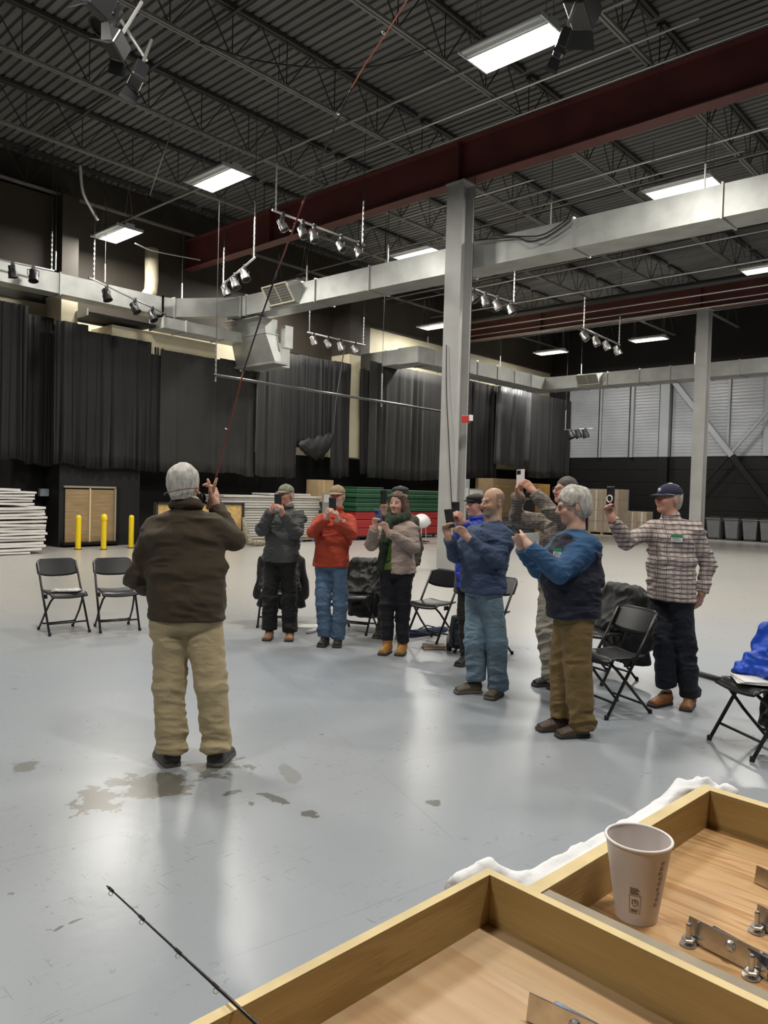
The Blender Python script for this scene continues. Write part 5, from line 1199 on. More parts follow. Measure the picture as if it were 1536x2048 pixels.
sole_d = mat('dark_rubber_sole', (0.03, 0.028, 0.026), rough=0.6); sole_g = mat('grey_rubber_sole', (0.10, 0.09, 0.08), rough=0.6); lace = mat('dark_laces', (0.03, 0.03, 0.028), rough=0.8); lace_t = mat('tan_laces', (0.22, 0.16, 0.09), rough=0.8)
def leather(n, c): return mat(n, c, rough=0.5, var=0.2, vscale=18, bump=0.1, bscale=90)

# 1. white-haired man in brown, back to us, right hand raised with the rod
D = 4.55; rodh = Pd(425, 985, D+0.13)
def brown_hands(P, fwd, side, up, pt):
    W = P['wrR']; K = pt((428, 985, 0.15)); L_ = -nrm(A(CR[0], CR[1], 0)); aw = nrm(A(CF[0], CF[1], 0))
    o = [dict(W=W, K=K, sa=nrm(-aw+L_*0.5), f0=nrm(up+L_*0.12), n=nrm(L_+aw*0.2), thumb=(W+(K-W)*0.7-aw*0.035+L_*0.01, pt((421, 972, 0.09))), curl=0.62, point=True, sc=1.12)]
    W = P['wrL']; K = W+nrm(side*0.6+fwd*0.8-up*0.1)*0.09
    o.append(dict(W=W, K=K, sa=up, f0=nrm(side+fwd*0.6), n=-fwd, thumb=(W+(K-W)*0.6+up*0.03, K+up*0.04+side*0.04), curl=0.7)); return o
m_knit = knit()
r1, P1, X1 = person('person in brown sweater and khaki trousers, back turned, holding up a rod', D, 184,
    dict(head=(367, 974), neck=(372, 1014), shR=(436, 1044, -0.01), shL=(304, 1048, 0.0), elR=(467, 1080, 0.06), wrR=(430, 1013, 0.14), elL=(272, 1158, 0.0), wrL=(322, 1186, 0.24), hip=(374, 1208), hem=(374, 1236), knR=(424, 1364), knL=(338, 1366), anR=(434, 1496, 0.02), anL=(342, 1502, 0.0), toeR=(453, 1500, 0.20), toeL=(322, 1506, 0.18)),
    1.10, sh=dict(mat=m_knit, name='sweater', neck=0.055, cuff=0.06), pants=dict(mat=m_khaki, cuff=True), shoes=dict(mat=leather('charcoal_trail_shoe', (0.045, 0.042, 0.043)), sole=sole_g, L=0.31, top=0.12, w=1.22, laces=lace), skin='pink', look=(195, -4),
    hair=dict(mat=m_hwhite, col=(0.5, 0.48, 0.44), g=0.009, cut=0.075, low=-0.072, nape=0.05), hands=brown_hands, torso=dict(hw=0.218, hd=0.165, ww=0.222, wd=0.165, cw=0.222, cd=0.150, sw=0.165), arms=dict(ua=0.070, el=0.064, fa=0.058, wr=0.045), legs=dict(th=0.118, kn=0.090, an=0.084), shirtfold=0.022, pantfold=0.022, seed=1, h=0.006)
# ribbed hem, shawl collar and shirt collar of his sweater
cR, cF = X1['side'], X1['fwd']; hm = Pd(374, 1232, D)
rib = MB(); n_ = 60; V = []
for j, (z, gx) in enumerate(((0.092, 1.0), (0.075, 1.035), (0.04, 1.025), (0.0, 1.01), (-0.012, 0.98))):
    for i in range(n_*2):
        a = 2*math.pi*i/(n_*2); cs, sn = math.cos(a), math.sin(a); e = 2/2.3; rr = 1+(0.010 if i % 2 else -0.004)
        V.append(hm+A(0, 0, z)+cR*(0.214*gx*rr*math.copysign(abs(cs)**e, cs))+cF*(0.163*gx*rr*math.copysign(abs(sn)**e, sn)))
mesh_obj('ribbed_hem', V, [(j*n_*2+i, j*n_*2+(i+1) % (n_*2), (j+1)*n_*2+(i+1) % (n_*2), (j+1)*n_*2+i) for j in range(4) for i in range(n_*2)], m_knit, r1, smooth=True)
for nm, rr, tr, z0, mm, fo in (('shawl_collar', 0.078, 0.024, 0.008, m_knit, 0.0), ('shawl_collar', 0.074, 0.018, 0.026, m_knit, 0.0), ('shirt_collar', 0.063, 0.011, 0.046, cloth('white_collar', (0.6, 0.58, 0.54)), 0.01)):
    nk = P1['neck']+A(0, 0, z0)+cF*fo
    MB().tube([nk+cR*rr*1.05*math.cos(a)+cF*rr*math.sin(a)-A(0, 0, 0.018*math.sin(a)) for a in np.linspace(0, 2*math.pi, 24)[:-1]], tr, 8, closed=True).build(nm, mm, r1, smooth=True)
# head strap of his microphone
MB().tube([X1['H'](0.093*math.cos(a), -0.020+0.112*math.sin(a), -0.028+0.02*math.cos(a)) for a in np.linspace(math.pi*1.02, math.pi*1.98, 18)], 0.0035, 5).build('glasses_cord', mat('brown_cord', (0.12, 0.07, 0.04), rough=0.7), r1)

# 2. man in grey jacket and camouflage cap
D = 8.45; ph_ = Pd(556, 1002, D-0.42); bk = nrm(ph_-Pd(570, 990, D)); UP = A(0, 0, 1)
m_greyj = cloth('slate_field_jacket', (0.060, 0.064, 0.062), 0.12, 6, 0.1, 200)
r2, P2, X2 = person('person in slate grey field jacket and camouflage cap photographing with both hands', D, 24,
    dict(head=(571, 990), neck=(575, 1018), shR=(541, 1035), shL=(601, 1028), elR=(524, 1058, -0.14), wrR=(543, 1023, -0.32), elL=(592, 1066, -0.18), wrL=(565, 1029, -0.34), hip=(561, 1104), hem=(560, 1122), knR=(541, 1192, -0.03), knL=(578, 1190, -0.03), anR=(539, 1258), anL=(580, 1261), toeR=(532, 1268, -0.18), toeL=(577, 1270, -0.2)),
    0.98, sh=dict(mat=m_greyj, name='jacket', neck=0.045), pants=dict(mat=m_blackc), shoes=dict(mat=leather('tan_work_shoe', (0.30, 0.15, 0.075)), sole=sole_d, laces=lace), skin='ruddy', look=(34, 3), hair=dict(mat=m_hgrey, col=(0.3, 0.28, 0.25), mesh=True, g=0.004),
    cap=dict(mat=mat('camouflage_cap', (0.24, 0.24, 0.17), rough=0.8, var=0.5, vscale=30, var2=(0.10, 0.11, 0.07))), hands=two_hand(ph_, bk, UP), torso=dict(hw=0.192, hd=0.14, ww=0.182, wd=0.135, cw=0.182), arms=dict(ua=0.066, el=0.058, fa=0.054, wr=0.042), legs=dict(th=0.094, kn=0.082, an=0.086), collar=(0.020, 0.035, m_greyj), shirtfold=0.025, seed=2)
phone(ph_, bk, UP, 'black phone held up by the person in the grey jacket', m_blkp)

# 3. man in red half-zip and tan cap
D = 8.18; ph_ = Pd(665, 1010, D-0.42); bk = nrm(ph_-Pd(675, 994, D)); m_redj = cloth('rust_red_pullover', (0.36, 0.045, 0.018), 0.10, 4, 0.1, 200)
r3, P3, X3 = person('person in rust red pullover and tan cap holding a phone', D, 14,
    dict(head=(674, 993), neck=(672, 1022), shR=(637, 1036), shL=(702, 1035), elR=(626, 1064, -0.14), wrR=(652, 1036, -0.34), elL=(704, 1070, -0.18), wrL=(675, 1042, -0.34), hip=(663, 1112), hem=(661, 1132), knR=(647, 1208, -0.03), knL=(681, 1208, -0.03), anR=(650, 1272), anL=(676, 1276), toeR=(640, 1283, -0.18), toeL=(672, 1288, -0.2)),
    1.0, sh=dict(mat=m_redj, name='pullover', neck=0.055), pants=dict(mat=m_denim), shoes=dict(mat=leather('dark_brown_clog', (0.030, 0.022, 0.018)), sole=sole_d, L=0.27), skin='fair', look=(14, 2), hair=dict(mat=m_hgrey, col=(0.34, 0.31, 0.28), g=0.003), beard=((0.50, 0.46, 0.42), 0.85),
    cap=dict(mat=mat('tan_cap', (0.26, 0.19, 0.11), rough=0.8, var=0.15, vscale=30)), hands=two_hand(ph_, bk, UP), torso=dict(hw=0.186, hd=0.14, ww=0.180, wd=0.135, cw=0.185), arms=dict(ua=0.066, el=0.058, fa=0.053, wr=0.042), legs=dict(th=0.090, kn=0.076, an=0.072), collar=(0.018, 0.035, m_redj), seed=3)
phone(ph_, bk, UP, 'black phone held by the person in rust red', m_blkp); name_tag(r3, 690, 1040, None, 0.06, 0.03)
MB().tube([P3['wrL']+(P3['elL']-P3['wrL'])*0.05+(X3['side']*math.cos(a)+A(0, 0, 1)*math.sin(a))*0.036 for a in np.linspace(0, 2*math.pi, 14)[:-1]], 0.007, 6, closed=True).build('wrist_watch', m_chr, r3, smooth=True)

# 4. woman in taupe cardigan, scarf and green top
D = 7.85; ph_ = Pd(757, 1034, D-0.36); bk = nrm(ph_-Pd(790, 1008, D)+A(0, 0, -0.02)); m_card = cloth('taupe_cardigan', (0.285, 0.225, 0.19), 0.08, 5, 0.2, 160); m_gtop = cloth('leaf_green_top', (0.075, 0.13, 0.018), 0.2, 12); m_scarf = mat('dark_green_plaid_scarf', (0.03, 0.055, 0.022), rough=0.9, var=0.7, vscale=26, var2=(0.008, 0.014, 0.012))
def open_front(fs, P, fwd, side, up, H):
    c = P['hip']+(P['neck']-P['hip'])*0.45+fwd*0.17+side*0.045
    fs.ell(c, np.stack([side, fwd, up]), A(0.062, 0.10, 0.42), 0.015, 's'); fs.ell(P['hip']+fwd*0.17+side*0.06-up*0.04, np.stack([side, fwd, up]), A(0.085, 0.10, 0.16), 0.02, 's')
r4, P4, X4 = person('person in taupe cardigan, green scarf and tan boots holding up a blue phone', D, 30,
    dict(head=(794, 1007), neck=(796, 1038), shR=(763, 1056), shL=(826, 1052), elR=(742, 1090, -0.12), wrR=(750, 1057, -0.30), elL=(830, 1096, -0.14), wrL=(777, 1066, -0.32), hip=(793, 1126), hem=(795, 1144), knR=(774, 1208, -0.02), knL=(806, 1208, -0.03), anR=(775, 1280), anL=(805, 1283), toeR=(762, 1296, -0.16), toeL=(796, 1300, -0.18)),
    0.96, sh=dict(mat=m_card, name='cardigan', neck=0.03), pants=dict(mat=m_navyc), shoes=dict(mat=leather('tan_suede_boot', (0.36, 0.17, 0.035)), sole=sole_d, top=0.15, L=0.265), skin='fair', look=(20, -2), hair=None, hands=two_hand(ph_, bk, UP, sc=0.9), torso=dict(hw=0.200, hd=0.155, ww=0.170, wd=0.14, cw=0.178, cd=0.135, bust=1), arms=dict(ua=0.068, el=0.060, fa=0.054, wr=0.042), legs=dict(th=0.100, kn=0.076, an=0.060), shirtfn=open_front, seed=4)
ph4 = phone(ph_, bk, UP, 'blue phone held by the person in the taupe cardigan', mat('blue_phone_case', (0.10, 0.12, 0.30), rough=0.4))
fg = Field(0.0075); hp, nk = P4['hip'], P4['neck']; sd, fw = X4['side'], X4['fwd']
fg.sweep(hp-UP*0.055, hp+(nk-hp)*0.36, 0.186, 0.143, 0.157, 0.128, sd, fw, 0.05); fg.sweep(hp+(nk-hp)*0.36, hp+(nk-hp)*0.7, 0.157, 0.128, 0.165, 0.122, sd, fw, 0.05); fg.sweep(hp+(nk-hp)*0.7, hp+(nk-hp)*0.92, 0.165, 0.122, 0.12, 0.08, sd, fw, 0.05); fg.half(hp-UP*0.085, -UP, hp-A(0.5, 0.5, 0.3), hp+A(0.5, 0.5, 0.1))
V, F = fg.mesh(); V = folds(relax(V, F, 1), F, 0.008, 9, 5, 44); smesh('top', V, F, m_gtop, r4)
fg = Field(0.007)
for a in np.linspace(0, 2*math.pi, 13)[:-1]:
    b = a+2*math.pi/12; fg.cone(nk+UP*0.025+sd*0.085*math.cos(a)+fw*(0.085*math.sin(a)+0.015)-UP*0.035*math.sin(a), nk+UP*0.025+sd*0.085*math.cos(b)+fw*(0.085*math.sin(b)+0.015)-UP*0.035*math.sin(b), 0.042, 0.042, 0.02)
q0 = nk+fw*0.13+sd*0.03-UP*0.05; fg.cone(q0, q0-UP*0.18+fw*0.04+sd*0.02, 0.05, 0.045, 0.03); fg.cone(q0-UP*0.18+fw*0.04+sd*0.02, q0-UP*0.46+fw*0.015+sd*0.075, 0.042, 0.038, 0.03)
V, F = fg.mesh(); V = folds(V, F, 0.012, 6, 12, 45, 0.2); smesh('scarf', V, F, m_scarf, r4)
H4 = X4['H']; fh = Field(0.0055); HR4 = np.stack([X4['hr'], X4['hf'], X4['hu']])
fh.ell(H4(0, -0.018, 0.038), HR4, A(0.087, 0.104, 0.098)*0.96, 0.01); fh.ell(H4(0, 0.105, -0.025), HR4, A(0.105, 0.082, 0.112)*0.96, 0.01, 's')
fh.cone(H4(-0.075, -0.035, 0.02), H4(-0.095, -0.035, -0.14), 0.040, 0.048, 0.03); fh.cone(H4(-0.095, -0.035, -0.14), H4(-0.145, -0.02, -0.235), 0.050, 0.038, 0.03); fh.cone(H4(-0.06, 0.0, 0.06), H4(-0.105, 0.0, -0.10), 0.028, 0.036, 0.03); fh.cone(H4(0, -0.085, 0.0), H4(-0.02, -0.10, -0.16), 0.05, 0.05, 0.03); fh.cone(H4(0.072, -0.045, 0.0), H4(0.078, -0.05, -0.10), 0.03, 0.03, 0.02)
V, F = fh.mesh(); N = vnormals(V, F); V = V+N*(0.008*vnoise(V*A(40, 40, 16), 9)+0.004*vnoise(V*A(90, 90, 30), 8))[:, None]; smesh('hair', V, F, m_hbrown, r4)
MB().tube([H4(0.088*math.cos(a), 0.02+0.085*math.sin(a), 0.085+0.0*a) for a in np.linspace(0.1, math.pi-0.1, 16)], 0.006, 6).build('sunglasses', m_blkp, r4)

# 5. person half hidden behind her
D = 8.75
r5, P5, X5 = person('person in dark knit hat almost hidden behind the person in the cardigan', D, 20,
    dict(head=(800, 992), neck=(803, 1022), shR=(775, 1040), shL=(830, 1038), elR=(764, 1066, -0.12), wrR=(769, 1028, -0.32), elL=(838, 1095), wrL=(832, 1130, -0.05), hip=(798, 1110), hem=(798, 1130), knR=(774, 1190), knL=(805, 1190), anR=(762, 1262), anL=(800, 1262), toeR=(750, 1272, -0.18), toeL=(798, 1272, -0.2)),
    0.98, sh=dict(mat=cloth('olive_drab_jacket', (0.055, 0.05, 0.035)), name='jacket', neck=0.05), pants=dict(mat=cloth('dark_olive_trousers', (0.022, 0.022, 0.016))), shoes=dict(mat=leather('olive_hiking_boot', (0.055, 0.045, 0.030)), sole=sole_g, top=0.13, laces=lace), look=(20, 0), hands=lambda P, fwd, side, up, pt: [dict(W=P['wrR'], K=pt((766, 1016, -0.36)), sa=nrm(side+up*0.2), f0=nrm(up*0.7+fwd*0.5), n=nrm(-side-fwd*0.2), thumb=(pt((772, 1016, -0.36)), pt((773, 1005, -0.36))), curl=0.8)], seed=5,
    beret=mat('charcoal_knit_hat', (0.035, 0.034, 0.036), rough=0.9, var=0.3, vscale=40, bump=0.4, bscale=120))
phone(Pd(767, 994, D-0.40), -X5['fwd']*0+nrm(X5['fwd']), UP, 'dark phone in a raised hand left of the person in the cardigan', m_blkp)

# 6. man in flat cap behind the bald man
D = 7.45; m_bluej = cloth('royal_blue_jacket', (0.012, 0.035, 0.36), 0.1, 8, 0.1, 120, rough=0.45)
ph_ = Pd(911, 1020, D-0.38); bk = nrm(nrm(ph_-Pd(950, 1012, D))-0.6*nrm(A(ph_[0], ph_[1], 0)))
r6, P6, X6 = person('person in black flat cap, glasses and royal blue jacket, half hidden at the column', D, 48,
    dict(head=(951, 1011), neck=(954, 1042), shR=(932, 1062), shL=(975, 1062), elR=(922, 1105, -0.1), wrR=(918, 1046, -0.30), elL=(970, 1110, -0.2), wrL=(926, 1046, -0.34), hip=(944, 1142), hem=(944, 1174), knR=(930, 1235), knL=(962, 1235), anR=(934, 1312), anL=(968, 1312), toeR=(918, 1322, -0.12), toeL=(955, 1324, -0.14)),
    0.97, sh=dict(mat=m_bluej, name='jacket', neck=0.055), pants=dict(mat=m_blackc), shoes=dict(mat=leather('black_trainer', (0.02, 0.018, 0.018)), sole=sole_d, laces=lace), skin='pink', look=(46, 0), hair=dict(mat=m_hdark, col=(0.10, 0.09, 0.08), g=0.003), glasses=m_chr, beret=mat('black_flat_cap', (0.014, 0.013, 0.013), rough=0.85, var=0.3, vscale=30), hands=two_hand(ph_, bk, UP, only=('R', 'L')), collar=(0.020, 0.040, m_bluej), arms=dict(ua=0.070, el=0.062, fa=0.058, wr=0.044), seed=6)
phone(ph_, bk, UP, 'black phone seen just behind the phone of the person in the blue henley', m_blkp)
fv = Field(0.008); hp, nk = P6['hip'], P6['neck']; sd, fw = X6['side'], X6['fwd']    # charcoal vest panels of the jacket
fv.sweep(hp-UP*0.20, hp+(nk-hp)*0.8, 0.19, 0.145, 0.19, 0.135, sd, fw, 0.04); fv.ell(hp+UP*0.1+fw*0.14-sd*0.02, np.stack([sd, fw, UP]), A(0.11, 0.12, 0.6), 0.01, 's'); fv.half(hp-UP*0.24, -UP, hp-A(.5, .5, .4), hp+A(.5, .5, .1))
V, F = fv.mesh(); smesh('vest', folds(V, F, 0.01, 8, 5, 66), F, m_greyj, r6)

# 7. bald man in the blue henley
D = 6.36; ph_ = Pd(899, 1037, D-0.20); bk = nrm(nrm(ph_-Pd(975, 1008, D))-0.85*nrm(A(ph_[0], ph_[1], 0))); m_hen = cloth('washed_blue_henley', (0.030, 0.052, 0.105), 0.16, 5, 0.15, 240)
up7 = nrm(UP-0.12*nrm(A(CR[0], CR[1], 0)))
r7, P7, X7 = person('person in washed blue henley shirt and faded jeans holding out a phone', D, 50,
    dict(head=(986, 1005), neck=(988, 1045), shR=(944, 1060, 0.12), shL=(1012, 1062, -0.10), elR=(912, 1110, 0.0), wrR=(897, 1077, -0.16), elL=(996, 1118, -0.22), wrL=(938, 1078, -0.24), hip=(967, 1156), hem=(967, 1184), waist=(966, 1122), knR=(950, 1282, 0.0), knL=(994, 1280, -0.06), anR=(952, 1358, 0.02), anL=(996, 1378, -0.05), toeR=(912, 1372, -0.02), toeL=(982, 1398, -0.16)),
    1.03, sh=dict(mat=m_hen, name='henley_shirt', neck=0.022), pants=dict(mat=m_denim2), shoes=dict(mat=leather('olive_trail_shoe', (0.085, 0.066, 0.040)), sole=sole_g, laces=lace, L=0.295), skin='tan', look=(52, -3), beard=((0.24, 0.21, 0.18), 0.7),
    hair=dict(mesh=False, col=(0.10, 0.085, 0.07), shade=lambda x, y, z: (z < 0.072) & (y < 0.02), sa=0.6), hands=two_hand(ph_, bk, up7), torso=dict(hw=0.190, hd=0.155, ww=0.190, wd=0.165, cw=0.195, cd=0.145), arms=dict(ua=0.072, el=0.060, fa=0.055, wr=0.042), legs=dict(th=0.108, kn=0.085, an=0.080), seed=7, shirtfold=0.018, h=0.006)
phone(ph_, bk, up7, 'black phone held out by the person in the blue henley', m_blkp)
for y in (1048, 1058, 1068):
    p, n = surf(r7, 961, y); MB().ell(p+n*0.002, 0.007, 0.007, 0.007).build('button', m_greyj, r7)

# 8. tall man at the back with both arms raised
D = 6.68; ph_ = Pd(1041, 957, D-0.22); bk = nrm(nrm(ph_-Pd(1125, 985, D))-0.9*nrm(A(ph_[0], ph_[1], 0))); up8 = nrm(UP-0.1*nrm(A(CR[0], CR[1], 0)))
m_chk = plaid('grey_check_shirt', (0.24, 0.21, 0.18), (0.12, 0.095, 0.08), (0.18, 0.15, 0.13), 0.022, None, 0.022)
r8, P8, X8 = person('person in grey checked shirt and glasses raising a white phone with both arms', D, 56,
    dict(head=(1131, 982), neck=(1131, 1020), shR=(1092, 1038, 0.14), shL=(1145, 1040, -0.12), elR=(1034, 1034, 0.06), wrR=(1036, 992, -0.12), elL=(1104, 1026, -0.30), wrL=(1068, 984, -0.28), hip=(1112, 1138), hem=(1112, 1152), knR=(1092, 1258, 0.02), knL=(1118, 1258, -0.06), anR=(1102, 1362, 0.02), anL=(1130, 1366, -0.06), toeR=(1074, 1374, -0.02), toeL=(1112, 1380, -0.1)),
    1.0, sh=dict(mat=m_chk, name='shirt', neck=0.04), pants=dict(mat=m_stone), shoes=dict(mat=leather('black_leather_shoe', (0.012, 0.011, 0.011)), sole=sole_d), skin='ruddy', look=(60, 6), hair=dict(mat=m_hdark, col=(0.09, 0.08, 0.07), g=0.008, cut=0.105), glasses=m_blkp, hands=two_hand(ph_, bk, up8), torso=dict(hw=0.185, hd=0.15, ww=0.180, wd=0.14, cw=0.19), arms=dict(ua=0.070, el=0.062, fa=0.056, wr=0.044), legs=dict(th=0.098, kn=0.080, an=0.076), collar=(0.012, 0.016, m_chk), seed=8)
phone(ph_, bk, up8, 'white phone raised high by the person in the grey checked shirt', mat('white_phone_case', (0.66, 0.62, 0.62), rough=0.35))

# 9. grey-haired man in the two-blue sweatshirt
D = 5.38; ph_ = Pd(1033, 1064, D-0.14); bk = nrm(ph_-Pd(1130, 1020, D)+A(0, 0, -0.35)); m_navy = cloth('navy_fleece', (0.0045, 0.0065, 0.019), 0.2, 8, 0.15, 200); m_bsl = cloth('denim_blue_fleece', (0.020, 0.072, 0.165), 0.12, 6, 0.15, 200)
def segd(C, a, b): ab = b-a; t = np.clip((C-a)@ab/(ab@ab), 0, 1); return np.linalg.norm(C-(a+t[:, None]*ab), axis=1)
def raglan(C, P, fwd, side, up):
    d = np.full(len(C), 9.0)
    for q in 'RL': d = np.minimum(d, np.minimum(segd(C, P['sh'+q]-up*0.02, P['el'+q])-0.004, segd(C, P['el'+q], P['wr'+q])))
    nk_ = np.minimum(segd(C, P['neck']+up*0.02, P['shR']), segd(C, P['neck']+up*0.02, P['shL'])); return (d < 0.100) | (nk_ < 0.114)
r9, P9, X9 = person('person in navy sweatshirt with lighter blue sleeves holding a phone low', D, 66,
    dict(head=(1146, 1012), neck=(1152, 1060), shR=(1124, 1082, 0.16), shL=(1176, 1082, -0.13), elR=(1078, 1136, 0.08), wrR=(1042, 1094, -0.02), elL=(1118, 1146, -0.27), wrL=(1058, 1092, -0.22), waist=(1146, 1160), hip=(1147, 1198), hem=(1147, 1232), knR=(1126, 1328, 0.06), knL=(1156, 1330, -0.08), anR=(1124, 1432, 0.06), anL=(1164, 1456, -0.08), toeR=(1086, 1442, 0.02), toeL=(1112, 1468, -0.12)),
    1.06, sh=dict(mat=m_navy, name='sweatshirt', neck=0.022, split=(m_bsl, raglan), cuff=0.03), pants=dict(mat=m_olive), shoes=dict(mat=leather('brown_hiking_shoe', (0.065, 0.043, 0.030)), sole=sole_d, laces=lace, L=0.30, top=0.10), skin='fair', look=(72, -10), hair=dict(mat=m_hgrey, col=(0.42, 0.40, 0.36), g=0.020, rag=0.006, cut=0.080, low=-0.085), glasses=m_blkp,
    hands=two_hand(ph_, bk, nrm(UP+0.5*bk)), torso=dict(hw=0.180, hd=0.170, ww=0.190, wd=0.190, cw=0.190, cd=0.16, belly=(0.05, 0.17, 0.02)), arms=dict(ua=0.078, el=0.068, fa=0.060, wr=0.046), legs=dict(th=0.112, kn=0.090, an=0.084), seed=9, shirtfold=0.022, h=0.006)
phone(ph_, bk, nrm(UP+0.5*bk), 'black phone held low by the person with blue sleeves', m_blkp); name_tag(r9, 1112, 1104, m_green, 0.075, 0.06)

# 10. man in checked shirt and navy cap at the right
D = 6.18; ph_ = Pd(1221, 993, D-0.34); bk = nrm(ph_-Pd(1330, 998, D)); m_pl = plaid('brown_white_checked_shirt', (0.50, 0.44, 0.41), (0.095, 0.065, 0.06), (0.32, 0.24, 0.23), 0.024, None, 0.036)
def plaid_hands(P, fwd, side, up, pt):
    o = two_hand(ph_, bk, UP, only=('R',), offR=0.040)(P, fwd, side, up, pt)
    W = P['wrL']; K = pt((1398, 1206, -0.04)); o.append(dict(W=W, K=K, sa=nrm(fwd), f0=nrm(-up+side*0.2), n=nrm(side+fwd*0.2), thumb=(W+(K-W)*0.6+fwd*0.035+side*0.01, W+(K-W)*1.2+fwd*0.035+side*0.03), curl=0.45)); return o
r10, P10, X10 = person('person in brown checked shirt and navy cap raising a phone with one hand', D, 42,
    dict(head=(1337, 998), neck=(1342, 1034), shR=(1302, 1052, 0.09), shL=(1394, 1054, -0.10), elR=(1252, 1082, -0.14), wrR=(1225, 1040, -0.30), elL=(1416, 1128, -0.06), wrL=(1404, 1186, -0.10), hip=(1343, 1170), hem=(1343, 1198), knR=(1327, 1284, -0.02), knL=(1370, 1284, -0.06), anR=(1333, 1372), anL=(1380, 1392, -0.04), toeR=(1301, 1396, -0.10), toeL=(1369, 1416, -0.22)),
    1.03, sh=dict(mat=m_pl, name='shirt', neck=0.035, cuff=0.03), pants=dict(mat=m_indigo), shoes=dict(mat=leather('rust_hiking_shoe', (0.23, 0.095, 0.035)), sole=sole_d, laces=lace_t, L=0.295, top=0.11), skin='ruddy', look=(50, 4), hair=dict(mat=m_hgrey, col=(0.30, 0.26, 0.20), g=0.005), cap=dict(mat=mat('navy_cap', (0.010, 0.013, 0.040), rough=0.8), badge=m_refl, stripe=mat('pale_braid', (0.5, 0.4, 0.4), rough=0.6), z=0.026),
    hands=plaid_hands, torso=dict(hw=0.205, hd=0.135, ww=0.198, wd=0.135, cw=0.200, cd=0.130), arms=dict(ua=0.070, el=0.060, fa=0.055, wr=0.043), legs=dict(th=0.098, kn=0.078, an=0.078), collar=(0.012, 0.016, m_pl), seed=10, h=0.006)
phone(ph_, bk, UP, 'black phone with a white grip ring held by the person in the brown checked shirt', m_blkp, ring_=True); name_tag(r10, 1351, 1079, m_green, 0.09, 0.055)
MB().tube([P10['wrR']+(P10['elR']-P10['wrR'])*0.10+(X10['side']*math.cos(a)+X10['fwd']*math.sin(a))*0.036 for a in np.linspace(0, 2*math.pi, 14)[:-1]], 0.009, 6, closed=True).build('wrist_band', m_blkp, r10, smooth=True)
